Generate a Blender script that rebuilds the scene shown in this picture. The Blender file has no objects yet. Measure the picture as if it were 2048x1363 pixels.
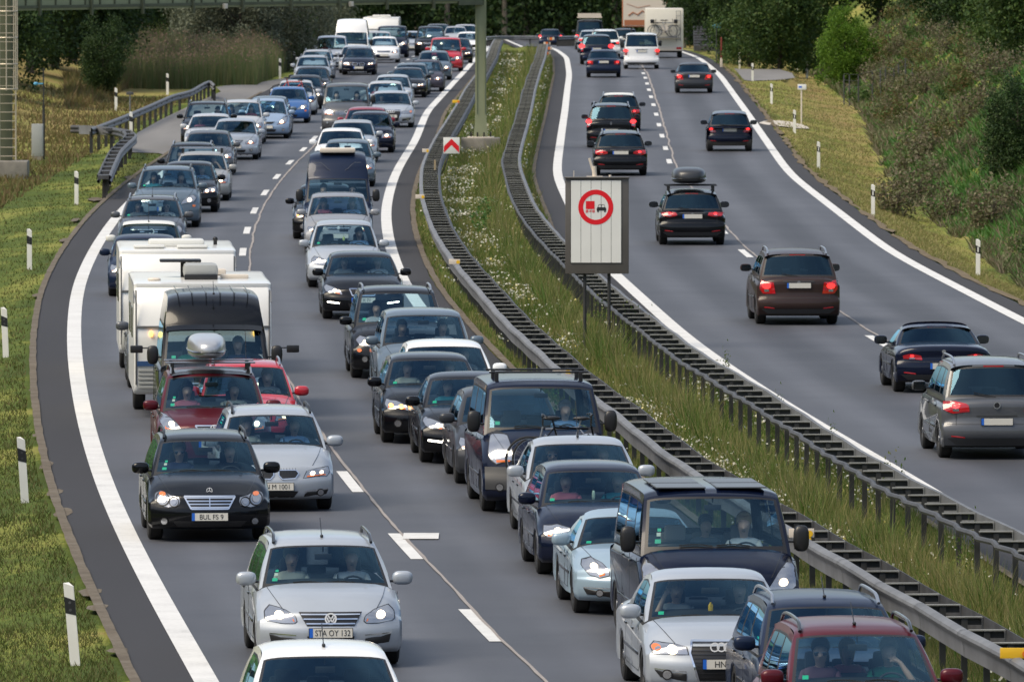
import bpy, bmesh, math, random
import numpy as np
from mathutils import Vector, Matrix
random.seed(7); RNG = np.random.default_rng(7)
sc = bpy.context.scene
R = math.radians
# ---------------------------------------------------------------- camera
F = 19783.0; CH = 9.38; PITCH = math.atan(892.5/F)
cam_d = bpy.data.cameras.new("camera"); cam = bpy.data.objects.new("camera", cam_d)
sc.collection.objects.link(cam); sc.camera = cam
cam.location = (0, 0, CH); cam.rotation_euler = (R(90)-PITCH, 0, 0)
cam_d.sensor_width = 36; cam_d.lens = 36*F/2048; cam_d.clip_start = 1; cam_d.clip_end = 9000
cam_d.dof.use_dof = True; cam_d.dof.focus_distance = 138; cam_d.dof.aperture_fstop = 13
# ---------------------------------------------------------------- light
SUN_EL, SUN_AZ = R(52), R(240)          # azimuth measured from +Y (ahead) towards +X
w = bpy.data.worlds.new("World"); sc.world = w; w.use_nodes = True
nt = w.node_tree; bg = nt.nodes["Background"]
sky = nt.nodes.new("ShaderNodeTexSky"); sky.sky_type = 'NISHITA'; sky.sun_disc = False
sky.sun_elevation = SUN_EL; sky.sun_rotation = SUN_AZ; sky.air_density = 1.0; sky.dust_density = 2.0; sky.ozone_density = 1.0
tc = nt.nodes.new("ShaderNodeTexCoord"); cn = nt.nodes.new("ShaderNodeTexNoise"); cn.inputs["Scale"].default_value = 2.2; cn.inputs["Detail"].default_value = 7
cmap = nt.nodes.new("ShaderNodeMapping"); cmap.inputs["Scale"].default_value = (1, 1, 2.5); nt.links.new(tc.outputs["Generated"], cmap.inputs[0]); nt.links.new(cmap.outputs[0], cn.inputs["Vector"])
cr_ = nt.nodes.new("ShaderNodeValToRGB"); cr_.color_ramp.elements[0].position = .38; cr_.color_ramp.elements[0].color = (.06,.06,.06,1); cr_.color_ramp.elements[1].position = .62; cr_.color_ramp.elements[1].color = (.72,.72,.72,1)
nt.links.new(cn.outputs[0], cr_.inputs[0]); cmx = nt.nodes.new("ShaderNodeMix"); cmx.data_type = 'RGBA'; nt.links.new(cr_.outputs[0], cmx.inputs[0]); nt.links.new(sky.outputs[0], cmx.inputs[6]); cmx.inputs[7].default_value = (5.0, 5.5, 6.3, 1)   # thin cloud cover
nt.links.new(cmx.outputs[2], bg.inputs[0]); bg.inputs[1].default_value = 0.115
sd = bpy.data.lights.new("sun", 'SUN'); sd.energy = 2.7; sd.angle = R(36); sd.color = (1, .87, .67)
so = bpy.data.objects.new("sun", sd); sc.collection.objects.link(so)
sdir = Vector((math.sin(SUN_AZ)*math.cos(SUN_EL), math.cos(SUN_AZ)*math.cos(SUN_EL), math.sin(SUN_EL)))
so.rotation_euler = sdir.to_track_quat('Z', 'Y').to_euler()
sc.view_settings.view_transform = 'Standard'; sc.view_settings.look = 'None'
sc.view_settings.exposure = 0.56; sc.view_settings.gamma = 1
sc.cycles.max_bounces = 8; sc.cycles.transparent_max_bounces = 16
sc.cycles.sample_clamp_indirect = 4
# ---------------------------------------------------------------- pixel <-> ground
def zr(Y):
    Y = np.asarray(Y, float)
    a = -2.9e-5*np.clip(Y-480, 0, 340)**2
    return a - np.clip(Y-820, 0, 5000)*2*2.9e-5*340*.25
def ray(px, py):
    u = (px-1024)/F; v = -(py-681.5)/F
    return np.array([u, math.cos(PITCH)+v*math.sin(PITCH), -math.sin(PITCH)+v*math.cos(PITCH)])
def at(px, py, h=0.0):
    """ground point (X, Y, Z) h metres above the road level seen at pixel px, py"""
    r = ray(px, py); t = 300.0
    for _ in range(30): t = (float(zr(t*r[1]))+h-CH)/r[2]
    return np.array([t*r[0], t*r[1], float(zr(t*r[1]))])
def atd(px, Y, h=0.0):
    z = float(zr(Y))+h
    # camera-space depth of a point at distance Y, height z
    dep = Y*math.cos(PITCH)+(CH-z)*math.sin(PITCH)
    return np.array([(px-1024)/F*dep, Y, float(zr(Y))])
# ---------------------------------------------------------------- meshes
COL = sc.collection
def mesh_arr(name, V, Fc, mats=(), mi=None, smooth=False, sharp=None):
    me = bpy.data.meshes.new(name)
    V = np.asarray(V, np.float32).reshape(-1, 3)
    if isinstance(Fc, np.ndarray) and Fc.ndim == 2:
        n, k = Fc.shape
        me.vertices.add(len(V)); me.vertices.foreach_set("co", V.ravel())
        me.loops.add(n*k); me.loops.foreach_set("vertex_index", Fc.astype(np.int32).ravel())
        me.polygons.add(n); me.polygons.foreach_set("loop_start", (np.arange(n)*k).astype(np.int32))
        me.update(calc_edges=True)
    else:
        me.from_pydata(V.tolist(), [], [list(map(int, f)) for f in Fc])
    for m in mats: me.materials.append(m)
    if mi is not None: me.polygons.foreach_set("material_index", np.asarray(mi, np.int32))
    if smooth:
        me.polygons.foreach_set("use_smooth", np.ones(len(me.polygons), bool))
        if sharp: me.set_sharp_from_angle(angle=R(sharp))
    me.validate()
    return me
class MB:
    def __init__(s): s.v = []; s.f = []; s.m = []
    def add(s, V, Fc, mi=0, M=None):
        o = len(s.v)
        if M is not None: V = [tuple(M @ Vector(p)) for p in V]
        s.v += [tuple(map(float, p)) for p in V]
        s.f += [[i+o for i in f] for f in Fc]
        s.m += [mi]*len(Fc) if isinstance(mi, int) else list(mi)
        return s
    def box(s, c, d, mi=0, M=None, bev=0.0):
        x, y, z = [q/2 for q in d]
        if bev <= 0:
            V = [(c[0]+a*x, c[1]+b*y, c[2]+e*z) for e in (-1, 1) for b in (-1, 1) for a in (-1, 1)]
            Fc = [(0,2,3,1),(4,5,7,6),(0,1,5,4),(2,6,7,3),(0,4,6,2),(1,3,7,5)]
            return s.add(V, Fc, mi, M)
        bm = bmesh.new(); bmesh.ops.create_cube(bm, size=1)
        bmesh.ops.scale(bm, vec=d, verts=bm.verts)
        bmesh.ops.bevel(bm, geom=list(bm.edges), offset=bev, segments=2, affect='EDGES', profile=.6)
        bmesh.ops.translate(bm, vec=c, verts=bm.verts)
        V = [tuple(q.co) for q in bm.verts]; Fc = [[q.index for q in f.verts] for f in bm.faces]; bm.free()
        return s.add(V, Fc, mi, M)
    def tube(s, path, r, n=6, mi=0, M=None, cap=True, flat=1.0):
        P = [Vector(p) for p in path]; rs = r if isinstance(r, (list, tuple)) else [r]*len(P)
        V = []; Fc = []
        for i, p in enumerate(P):
            t = (P[min(i+1, len(P)-1)]-P[max(i-1, 0)]).normalized()
            up = Vector((0,0,1)) if abs(t.z) < .9 else Vector((1,0,0))
            a = t.cross(up).normalized(); b = a.cross(t).normalized()
            for k in range(n):
                q = 2*math.pi*(k+.5)/n
                V.append(p+(a*math.cos(q)+b*math.sin(q)*flat)*rs[i])
        for i in range(len(P)-1):
            for k in range(n): Fc.append((i*n+k, i*n+(k+1)%n, (i+1)*n+(k+1)%n, (i+1)*n+k))
        if cap: Fc.append(tuple(range(n-1, -1, -1))); Fc.append(tuple((len(P)-1)*n+k for k in range(n)))
        return s.add(V, Fc, mi, M)
    def lathe(s, prof, n=20, mi=0, M=None, axis='z'):
        V = []; Fc = []
        for r, h in prof:
            for k in range(n):
                a = 2*math.pi*k/n; c, d = r*math.cos(a), r*math.sin(a)
                V.append((c, d, h) if axis == 'z' else ((c, h, d) if axis == 'y' else (h, c, d)))
        m = len(prof)
        for i in range(m-1):
            for k in range(n): Fc.append((i*n+k, i*n+(k+1)%n, (i+1)*n+(k+1)%n, (i+1)*n+k))
        return s.add(V, Fc, mi, M)
    def sup(s, c, d, e=2.6, nu=16, nv=10, mi=0, M=None, fn=None):
        """superellipsoid with half sizes d"""
        V = []; Fc = []
        p = 2.0/e
        sg = lambda q: math.copysign(abs(q)**p, q)
        for i in range(nv+1):
            a = -math.pi/2+math.pi*i/nv
            for k in range(nu):
                b = 2*math.pi*k/nu
                q = (d[0]*sg(math.cos(a))*sg(math.cos(b)), d[1]*sg(math.cos(a))*sg(math.sin(b)), d[2]*sg(math.sin(a)))
                if fn: q = fn(q)
                V.append((c[0]+q[0], c[1]+q[1], c[2]+q[2]))
        for i in range(nv):
            for k in range(nu): Fc.append((i*nu+k, i*nu+(k+1)%nu, (i+1)*nu+(k+1)%nu, (i+1)*nu+k))
        return s.add(V, Fc, mi, M)
    def mesh(s, name, mats, smooth=False, sharp=40):
        use = sorted({i for f in s.f for i in f}); mp_ = {a: b for b, a in enumerate(use)}
        me = mesh_arr(name, [s.v[i] for i in use], [[mp_[i] for i in f] for f in s.f], mats if isinstance(mats, (list, tuple)) else [mats], s.m, smooth, sharp)
        return me
def O(name, me, parent=None, loc=None, rot=None, scale=None):
    o = bpy.data.objects.new(name, me); COL.objects.link(o)
    if parent: o.parent = parent
    if loc is not None: o.location = loc
    if rot is not None: o.rotation_euler = rot
    if scale is not None: o.scale = scale
    return o
def tag(o, label=None, cat=None, group=None, kind=None):
    if label: o["label"] = label
    if cat: o["category"] = cat
    if group: o["group"] = group
    if kind: o["kind"] = kind
    return o
def thing(name, label, cat, loc=(0,0,0), rz=0, group=None):
    return tag(O(name, None, None, loc, (0,0,rz)), label, cat, group)
# ---------------------------------------------------------------- materials
def new(name):
    m = bpy.data.materials.new(name); m.use_nodes = True
    return m, m.node_tree, m.node_tree.nodes["Principled BSDF"]
def pm(name, col, rough=.5, metal=0, coat=0, emit=None, es=0, spec=.5, var=0, vs=8):
    m, t, b = new(name)
    b.inputs["Base Color"].default_value = (*col, 1); b.inputs["Roughness"].default_value = rough
    b.inputs["Metallic"].default_value = metal; b.inputs["Coat Weight"].default_value = coat
    b.inputs["Coat Roughness"].default_value = .04; b.inputs["Specular IOR Level"].default_value = spec
    if emit: b.inputs["Emission Color"].default_value = (*emit, 1); b.inputs["Emission Strength"].default_value = es
    if var:
        n = t.nodes.new("ShaderNodeTexNoise"); n.inputs["Scale"].default_value = vs; n.inputs["Detail"].default_value = 5
        g = t.nodes.new("ShaderNodeNewGeometry"); t.links.new(g.outputs["Position"], n.inputs["Vector"])
        r = t.nodes.new("ShaderNodeValToRGB"); r.color_ramp.elements[0].position = .3; r.color_ramp.elements[1].position = .7
        r.color_ramp.elements[0].color = (*[c*(1-var) for c in col], 1); r.color_ramp.elements[1].color = (*[min(1, c*(1+var)) for c in col], 1)
        t.links.new(n.outputs[0], r.inputs[0]); t.links.new(r.outputs[0], b.inputs["Base Color"])
    return m
_P = {}
PAINTS = dict(silver=((.37,.405,.45),.6,.24), lightblue=((.28,.38,.46),.55,.25), white=((.78,.79,.80),0,.25), black=((.003,.0035,.005),0,.22),
    navy=((.003,.006,.020),.1,.2), darkblue=((.006,.014,.040),.3,.2), blue=((.02,.10,.30),.4,.22), grey=((.075,.08,.09),.6,.3), darkgrey=((.035,.038,.045),.5,.25),
    bluegrey=((.09,.13,.17),.6,.28), red=((.45,.018,.03),.1,.22), maroon=((.075,.004,.010),.3,.2), crimson=((.23,.006,.022),.3,.2), champagne=((.33,.33,.32),.7,.3),
    brown=((.035,.020,.017),.4,.25), purplegrey=((.06,.055,.075),.5,.28), silverblue=((.25,.34,.47),.55,.26), midgrey=((.25,.26,.28),.7,.3), beige=((.62,.60,.54),0,.35),
    pearl=((.42,.44,.47),.35,.26), darkgreen=((.01,.03,.025),.3,.2))
def paint(n):
    if n not in _P:
        c, me, ro = PAINTS[n]; me *= .5; ro = ro+.16 if me > .1 else ro; _P[n] = pm("paint_"+n, c, ro, me, .7 if max(c) > .08 else .30, spec=.5 if max(c) > .08 else .22, var=.06, vs=1.2)
    return _P[n]
def glass_mat(name, tint, fac, rough=.02):
    m, t, b = new(name); t.nodes.remove(b)
    o = t.nodes["Material Output"]; mx = t.nodes.new("ShaderNodeMixShader")
    tr = t.nodes.new("ShaderNodeBsdfTransparent"); tr.inputs[0].default_value = (*tint, 1)
    gl = t.nodes.new("ShaderNodeBsdfGlossy"); gl.inputs[0].default_value = (.40,.74,1,1); gl.inputs[1].default_value = rough
    lw = t.nodes.new("ShaderNodeFresnel"); lw.inputs[0].default_value = 1.5
    ad = t.nodes.new("ShaderNodeMath"); ad.operation = 'MULTIPLY_ADD'; ad.inputs[1].default_value = 1.0; ad.inputs[2].default_value = fac
    t.links.new(lw.outputs[0], ad.inputs[0]); t.links.new(ad.outputs[0], mx.inputs[0])
    t.links.new(tr.outputs[0], mx.inputs[1]); t.links.new(gl.outputs[0], mx.inputs[2]); t.links.new(mx.outputs[0], o.inputs[0])
    return m
M_ = dict(
 glass=glass_mat("windscreen_glass", (.80,.94,.97), .03), tint=glass_mat("tinted_glass", (.42,.50,.52), .06), rearglass=glass_mat("dark_rear_glass", (.16,.22,.23), .02),
 cover=glass_mat("lamp_cover_glass", (.92,.92,.92), .02),
 black=pm("black_plastic", (.012,.012,.013), .4), trim=pm("dark_trim", (.02,.021,.023), .25, 0, .3), under=pm("underbody", (.006,.006,.006), .8),
 rubber=pm("tyre_rubber", (.012,.012,.012), .75), rim=pm("alloy_rim", (.42,.43,.45), .3, .9), chrome=pm("chrome", (.75,.76,.78), .12, 1),
 mirror=pm("mirror_glass_dark", (.10,.11,.12), .1, 1), silverp=pm("emblem_silver", (.88,.89,.90), .4, 0), refl=pm("lamp_reflector", (.42,.43,.45), .14, .8), lamp=pm("lit_headlamp", (1,.9,.75), .3, emit=(1,.80,.52), es=4.5), lampw=pm("lit_xenon_headlamp", (1,1,1), .3, emit=(1,.90,.74), es=16),
 drl=pm("daytime_running_light", (1,1,1), .3, emit=(1,.93,.8), es=6), orange=pm("orange_indicator", (.75,.17,.02), .2, coat=1), amber=pm("lit_amber_lamp", (.9,.4,.05), .3, emit=(1,.5,.12), es=2.2),
 red=pm("red_tail_lens", (.42,.006,.010), .12, coat=1), redlit=pm("lit_red_tail_lens", (.8,.02,.02), .15, coat=1, emit=(1,.03,.03), es=1.6),
 plate=pm("plate_white", (.62,.60,.54), .45), plateblue=pm("plate_blue", (.01,.12,.55), .45), ink=pm("plate_ink", (.01,.01,.01), .6),
 dash=pm("dashboard_black", (.016,.019,.022), .6), seat=pm("seat_cloth", (.020,.022,.026), .8), seatb=pm("seat_beige", (.20,.17,.15), .8), sticker=pm("green_sticker", (.01,.42,.22), .5),
 vign=pm("toll_sticker", (.5,.5,.42), .5), white=pm("white_plastic", (.75,.75,.73), .4), bumper=pm("grey_bumper_plastic", (.035,.036,.038), .5),
 galv=pm("galvanised_steel", (.155,.16,.17), .6, .25, var=.22, vs=1.7), galvd=pm("weathered_steel", (.065,.066,.07), .6, .3, var=.3, vs=2.5), spacer=pm("spacer_steel", (.24,.24,.22), .6, .1, var=.2, vs=3),
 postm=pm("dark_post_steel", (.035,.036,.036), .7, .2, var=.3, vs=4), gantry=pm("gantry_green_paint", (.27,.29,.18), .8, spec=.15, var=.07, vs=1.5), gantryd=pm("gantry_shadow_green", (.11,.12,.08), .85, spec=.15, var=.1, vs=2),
 concrete=pm("concrete", (.24,.22,.19), .85, var=.25, vs=2.5), ladder=pm("ladder_steel", (.50,.44,.34), .45, .3),
 signwhite=pm("sign_white", (.72,.72,.68), .45, var=.03, vs=2), signred=pm("sign_red", (.70,.006,.015), .4), signblack=pm("sign_black", (.015,.015,.015), .5), signgrey=pm("sign_housing_grey", (.115,.105,.095), .5, .3, var=.1, vs=3),
 signbrown=pm("sign_brown", (.36,.13,.055), .5), signcream=pm("sign_cream", (.62,.55,.46), .5), signyellow=pm("reflector_yellow", (.75,.45,.02), .4), blue=pm("sign_blue", (.10,.35,.55), .5),
 postwhite=pm("delineator_white", (.72,.71,.67), .55, var=.05, vs=3), postblack=pm("delineator_black", (.012,.012,.014), .5), wood=pm("wooden_stake", (.32,.25,.15), .8),
 skin=pm("skin", (.66,.40,.29), .55), skin2=pm("skin_tanned", (.52,.31,.21), .55), trouser=pm("dark_trousers", (.02,.025,.04), .8), cabinet=pm("cabinet_grey", (.33,.34,.33), .5, var=.06, vs=2),
 caravan=pm("caravan_white", (.74,.74,.72), .35, 0, .5, var=.04, vs=1.2), carstripe=pm("caravan_blue_stripe", (.03,.08,.2), .4), mhwhite=pm("motorhome_cream", (.70,.66,.56), .4, 0, .3, var=.05, vs=1.5),
 hairg=pm("grey_hair", (.30,.28,.25), .8), hairb=pm("dark_hair", (.018,.012,.01), .7), hairl=pm("blonde_hair", (.42,.29,.15), .7), rooftrim=pm("ribbed_roof_panel", (.10,.11,.12), .35, .3), lens=pm("dark_lens", (.01,.01,.01), .1, coat=1), bikered=pm("bike_red", (.65,.05,.02), .3), ivory=pm("pale_panel", (.66,.66,.62), .4),
)
SH = {}
def shirt(n):
    C = dict(white=(.6,.6,.6), grey=(.2,.21,.22), blue=(.05,.16,.42), green=(.01,.20,.12), pink=(.62,.16,.20), teal=(.05,.32,.36), cream=(.55,.52,.42), black=(.015,.015,.018), navy=(.03,.04,.10), red=(.4,.04,.05), plaid=(.16,.07,.10), lightblue=(.25,.40,.62))
    if n not in SH: SH[n] = pm("shirt_"+n, C[n], .8)
    return SH[n]
def ground_mat(name, cols, scale=.5, bump=.0, rough=.95, stretch=(1,1,1)):
    m, t, b = new(name); b.inputs["Roughness"].default_value = rough; b.inputs["Specular IOR Level"].default_value = .15
    g = t.nodes.new("ShaderNodeNewGeometry"); mp = t.nodes.new("ShaderNodeMapping"); mp.inputs["Scale"].default_value = stretch
    t.links.new(g.outputs["Position"], mp.inputs[0])
    n1 = t.nodes.new("ShaderNodeTexNoise"); n1.inputs["Scale"].default_value = scale; n1.inputs["Detail"].default_value = 8; n1.inputs["Roughness"].default_value = .62
    n2 = t.nodes.new("ShaderNodeTexNoise"); n2.inputs["Scale"].default_value = scale*14; n2.inputs["Detail"].default_value = 6; n2.inputs["Roughness"].default_value = .7
    t.links.new(mp.outputs[0], n1.inputs["Vector"]); t.links.new(mp.outputs[0], n2.inputs["Vector"])
    mx = t.nodes.new("ShaderNodeMath"); mx.operation = 'MULTIPLY_ADD'; mx.inputs[1].default_value = .45; 
    t.links.new(n2.outputs[0], mx.inputs[0])
    m2 = t.nodes.new("ShaderNodeMath"); m2.operation = 'MULTIPLY'; m2.inputs[1].default_value = .55
    t.links.new(n1.outputs[0], m2.inputs[0]); t.links.new(m2.outputs[0], mx.inputs[2])
    r = t.nodes.new("ShaderNodeValToRGB"); e = r.color_ramp.elements
    k = len(cols); e[0].position = .30; e[0].color = (*cols[0], 1); e[1].position = .70; e[1].color = (*cols[-1], 1)
    for i in range(1, k-1):
        q = e.new(.30+.40*i/(k-1)); q.color = (*cols[i], 1)
    t.links.new(mx.outputs[0], r.inputs[0]); t.links.new(r.outputs[0], b.inputs["Base Color"])
    if bump:
        bu = t.nodes.new("ShaderNodeBump"); bu.inputs["Strength"].default_value = bump; bu.inputs["Distance"].default_value = .1
        t.links.new(n2.outputs[0], bu.inputs["Height"]); t.links.new(bu.outputs[0], b.inputs["Normal"])
    return m
def asphalt(name, c, var=.12, rough=.62):
    m, t, b = new(name); b.inputs["Roughness"].default_value = rough; b.inputs["Specular IOR Level"].default_value = .25
    g = t.nodes.new("ShaderNodeNewGeometry")
    n1 = t.nodes.new("ShaderNodeTexNoise"); n1.inputs["Scale"].default_value = .35; n1.inputs["Detail"].default_value = 4
    mp = t.nodes.new("ShaderNodeMapping"); mp.inputs["Scale"].default_value = (1.6, .12, 1); t.links.new(g.outputs["Position"], mp.inputs[0]); t.links.new(mp.outputs[0], n1.inputs["Vector"])
    n2 = t.nodes.new("ShaderNodeTexNoise"); n2.inputs["Scale"].default_value = 28; n2.inputs["Detail"].default_value = 3; t.links.new(g.outputs["Position"], n2.inputs["Vector"])
    a = t.nodes.new("ShaderNodeMath"); a.operation = 'ADD'; t.links.new(n1.outputs[0], a.inputs[0])
    h = t.nodes.new("ShaderNodeMath"); h.operation = 'MULTIPLY'; h.inputs[1].default_value = .5; t.links.new(n2.outputs[0], h.inputs[0]); t.links.new(h.outputs[0], a.inputs[1])
    r = t.nodes.new("ShaderNodeValToRGB"); r.color_ramp.elements[0].position = .55; r.color_ramp.elements[1].position = .95
    r.color_ramp.elements[0].color = (*[q*(1-var) for q in c], 1); r.color_ramp.elements[1].color = (*[q*(1+var) for q in c], 1)
    t.links.new(a.outputs[0], r.inputs[0]); t.links.new(r.outputs[0], b.inputs["Base Color"])
    bu = t.nodes.new("ShaderNodeBump"); bu.inputs["Strength"].default_value = .25; bu.inputs["Distance"].default_value = .01
    t.links.new(n2.outputs[0], bu.inputs["Height"]); t.links.new(bu.outputs[0], b.inputs["Normal"])
    return m
A_main = asphalt("asphalt_carriageway", (.074,.079,.093)); A_sh = asphalt("asphalt_shoulder", (.036,.035,.038), .1, .8)
A_mark = ground_mat("road_marking_paint", [(.40,.40,.395),(.56,.56,.55),(.64,.64,.63),(.66,.66,.65)], 1.1, rough=.6)
A_crack = ground_mat("sealed_crack", [(.22,.19,.17),(.34,.31,.29)], 3, rough=.6)
A_kerb = ground_mat("kerb_concrete", [(.07,.055,.042),(.13,.11,.085),(.19,.17,.14)], 1.5)
A_layby = asphalt("asphalt_layby", (.17,.165,.16), .15, .8)
# ---------------------------------------------------------------- road curves X = f(Y)
def curve(pts, h=0.0, far=(), win=21, ext=(40, 1400)):
    P = [at(x, y, h) for x, y in pts]
    a = sorted([(p[1], p[0]) for p in P]+[(atd(x, Y, h)[1], atd(x, Y, h)[0]) for x, Y in far])
    Y = np.array([q[0] for q in a]); X = np.array([q[1] for q in a])
    g = np.arange(ext[0], ext[1]+1, 1.0); x = np.interp(g, Y, X)
    n = min(8, len(Y)-1)
    s0 = (X[3]-X[0])/(Y[3]-Y[0]); s1 = (X[-1]-X[-3])/(Y[-1]-Y[-3])
    x = np.where(g < Y[0], X[0]+(g-Y[0])*s0, x); x = np.where(g > Y[-1], X[-1]+(g-Y[-1])*s1, x)
    pad = 120; xp = np.concatenate([x[0]+(np.arange(-pad, 0))*(x[1]-x[0]), x, x[-1]+np.arange(1, pad+1)*(x[-1]-x[-2])])
    k = np.hanning(win+2)[1:-1]; k /= k.sum()
    for _ in range(2): xp = np.convolve(xp, k, 'same')
    x = xp[pad:-pad]
    return lambda q: np.interp(q, g, x)
CL = curve([(1075,1363),(958,1250),(808,1092),(695,963),(594,819),(525,695),(489,600),(482,560),(484,505),(493,461),(507,421),(529,386),(553,353),(579,325),(607,299),(630,276),
            (647,254),(673,223),(710,196),(747,168),(784,142)], far=[(822,590),(850,640),(868,720),(868,813),(800,1000)], win=31)
CR = curve([(2275,940),(2100,861),(1930,777),(1752,683),(1485,507),(1349,353),(1338,323),(1331,296.6),(1324,272),(1318,250),(1312.6,229),(1307,210),(1302,194),(1298,180),(1294,167.6),(1291,156),(1287,147)],
           far=[(1265,589),(1232,650),(1195,720),(1150,813),(1040,1000)], win=31)
def slope(c, Y): return float((c(Y+3)-c(Y-3))/6)
def strip(name, c, o0, o1, Y0, Y1, dz, mat, step=3.0, kind='structure', wob=0, wseed=0):
    Y = np.arange(Y0, Y1+step, step); X = c(Y); s = (c(Y+3)-c(Y-3))/6; L = np.sqrt(1+s*s)
    rr = np.random.default_rng(wseed)
    w0 = rr.normal(0, wob, len(Y)) if wob else 0; w1 = rr.normal(0, wob, len(Y)) if wob else 0
    V = []
    for o in (o0+w0, o1+w1):
        V.append(np.stack([X+o/L, Y-o*s/L, zr(Y)+dz], 1))
    n = len(Y); V = np.concatenate(V)
    i = np.arange(n-1); Fc = np.stack([i, i+n, i+n+1, i+1], 1)
    me = mesh_arr(name, V, Fc, [mat])
    # make normals face up
    if me.polygons[0].normal.z < 0: me.flip_normals()
    return tag(O(name, me), kind=kind)
LW = 3.92
def wear(mat):
    t = mat.node_tree; b = t.nodes["Principled BSDF"]; src = b.inputs["Base Color"].links[0].from_socket
    a = t.nodes.new("ShaderNodeAttribute"); a.attribute_name = "lat"
    # two tyre tracks per lane (1.0 m either side of each lane's middle) and a darker oil band between them
    f = t.nodes.new("ShaderNodeMath"); f.operation = 'ABSOLUTE'; t.links.new(a.outputs["Fac"], f.inputs[0])
    g = t.nodes.new("ShaderNodeMath"); g.operation = 'SUBTRACT'; g.inputs[1].default_value = 1.96; t.links.new(f.outputs[0], g.inputs[0])
    h = t.nodes.new("ShaderNodeMath"); h.operation = 'ABSOLUTE'; t.links.new(g.outputs[0], h.inputs[0])
    r = t.nodes.new("ShaderNodeValToRGB"); e = r.color_ramp.elements; e[0].position = 0; e[0].color = (.72,.72,.72,1); e[1].position = 1; e[1].color = (.93,.93,.94,1)
    for p_, v in ((.18,.78),(.38,1.12),(.52,1.17),(.70,.98)): q = e.new(p_); q.color = (v, v, v, 1)
    m1 = t.nodes.new("ShaderNodeMath"); m1.operation = 'DIVIDE'; m1.inputs[1].default_value = 1.96; t.links.new(h.outputs[0], m1.inputs[0])
    gg = t.nodes.new("ShaderNodeNewGeometry"); mp = t.nodes.new("ShaderNodeMapping"); mp.inputs["Scale"].default_value = (.5, .035, 1); t.links.new(gg.outputs["Position"], mp.inputs[0])
    nz = t.nodes.new("ShaderNodeTexNoise"); nz.inputs["Scale"].default_value = 1.0; nz.inputs["Detail"].default_value = 5; t.links.new(mp.outputs[0], nz.inputs["Vector"])
    ad = t.nodes.new("ShaderNodeMath"); ad.operation = 'MULTIPLY_ADD'; ad.inputs[1].default_value = .25; t.links.new(nz.outputs[0], ad.inputs[0]); t.links.new(m1.outputs[0], ad.inputs[2])
    sb = t.nodes.new("ShaderNodeMath"); sb.operation = 'SUBTRACT'; sb.inputs[1].default_value = .125; t.links.new(ad.outputs[0], sb.inputs[0]); t.links.new(sb.outputs[0], r.inputs[0])
    mx = t.nodes.new("ShaderNodeMix"); mx.data_type = 'RGBA'; mx.blend_type = 'MULTIPLY'; mx.inputs[0].default_value = 1
    t.links.new(src, mx.inputs[6]); t.links.new(r.outputs[0], mx.inputs[7])
    n3 = t.nodes.new("ShaderNodeTexNoise"); n3.inputs["Scale"].default_value = .22; n3.inputs["Detail"].default_value = 7; n3.inputs["Roughness"].default_value = .7; t.links.new(gg.outputs["Position"], n3.inputs["Vector"])
    r3 = t.nodes.new("ShaderNodeValToRGB"); r3.color_ramp.elements[0].position = .35; r3.color_ramp.elements[0].color = (.86,.86,.87,1); r3.color_ramp.elements[1].position = .65; r3.color_ramp.elements[1].color = (1.08,1.07,1.06,1)
    t.links.new(n3.outputs[0], r3.inputs[0]); m4 = t.nodes.new("ShaderNodeMix"); m4.data_type = 'RGBA'; m4.blend_type = 'MULTIPLY'; m4.inputs[0].default_value = 1
    t.links.new(mx.outputs[2], m4.inputs[6]); t.links.new(r3.outputs[0], m4.inputs[7]); t.links.new(m4.outputs[2], b.inputs["Base Color"])
wear(A_main)
def lat_strip(name, c, Y0, Y1, mat, step=3.0):
    Y = np.arange(Y0, Y1+step, step); X = c(Y); s = (c(Y+3)-c(Y-3))/6; L = np.sqrt(1+s*s); of = np.linspace(-LW-.15, LW+.15, 18); n = len(Y); m = len(of)
    V = np.stack([np.stack([X+o/L, Y-o*s/L, zr(Y)], 1) for o in of], 1).reshape(-1, 3)
    i = (np.arange(n-1)[:, None]*m+np.arange(m-1)[None, :]).ravel(); me = mesh_arr(name, V, np.stack([i, i+1, i+m+1, i+m], 1), [mat])
    at2 = me.attributes.new("lat", 'FLOAT', 'POINT'); at2.data.foreach_set("value", np.tile(of, n).astype(np.float32))
    return tag(O(name, me), kind='structure')
road_l = lat_strip("carriageway", CL, 60, 1300, A_main)
road_r = lat_strip("carriageway", CR, 60, 1300, A_main)
for c, a, b in ((CL, -LW-.80, -LW-.13), (CL, LW+.13, LW+.72), (CR, -LW-.75, -LW-.13), (CR, LW+.13, LW+.66)):
    strip("hard_shoulder", c, a, b, 60, 1300, .004, A_sh, wob=.012, wseed=int(a*10+90))
for c, sg in ((CL, -1), (CL, 1), (CR, -1), (CR, 1)):
    strip("edge_line", c, sg*LW-.15, sg*LW+.15, 60, 1300, .010, A_mark, 2.0)
def dashes(c, Ys, L=6.0):
    mb = MB()
    for y in Ys:
        ys = np.linspace(y-L/2, y+L/2, 4); X = c(ys); 
        V = [(X[i]+o, ys[i], float(zr(ys[i]))+.009) for o in (-.09, .09) for i in range(4)]
        mb.add(V, [(i, i+4, i+5, i+1) for i in range(3)])
    return tag(O("lane_dashes", mb.mesh("lane_dashes", A_mark)), kind='structure')
YL = [float(at(0, y)[1]) for y in (1250,1092,963,504,461,421.5,385.5,353.5,325,299,276)]
YL = YL[:3]+[174.5,191.5,208.5,225.5,242.5]+YL[3:]; YL = [YL[0]-16]+YL+[YL[-1]+18*i for i in range(1, 18)]
YR = [float(at(0, y)[1]) for y in (683,507,353,323,296.6,272,250,229,210,194,180,167.6,156,147)]
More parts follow.
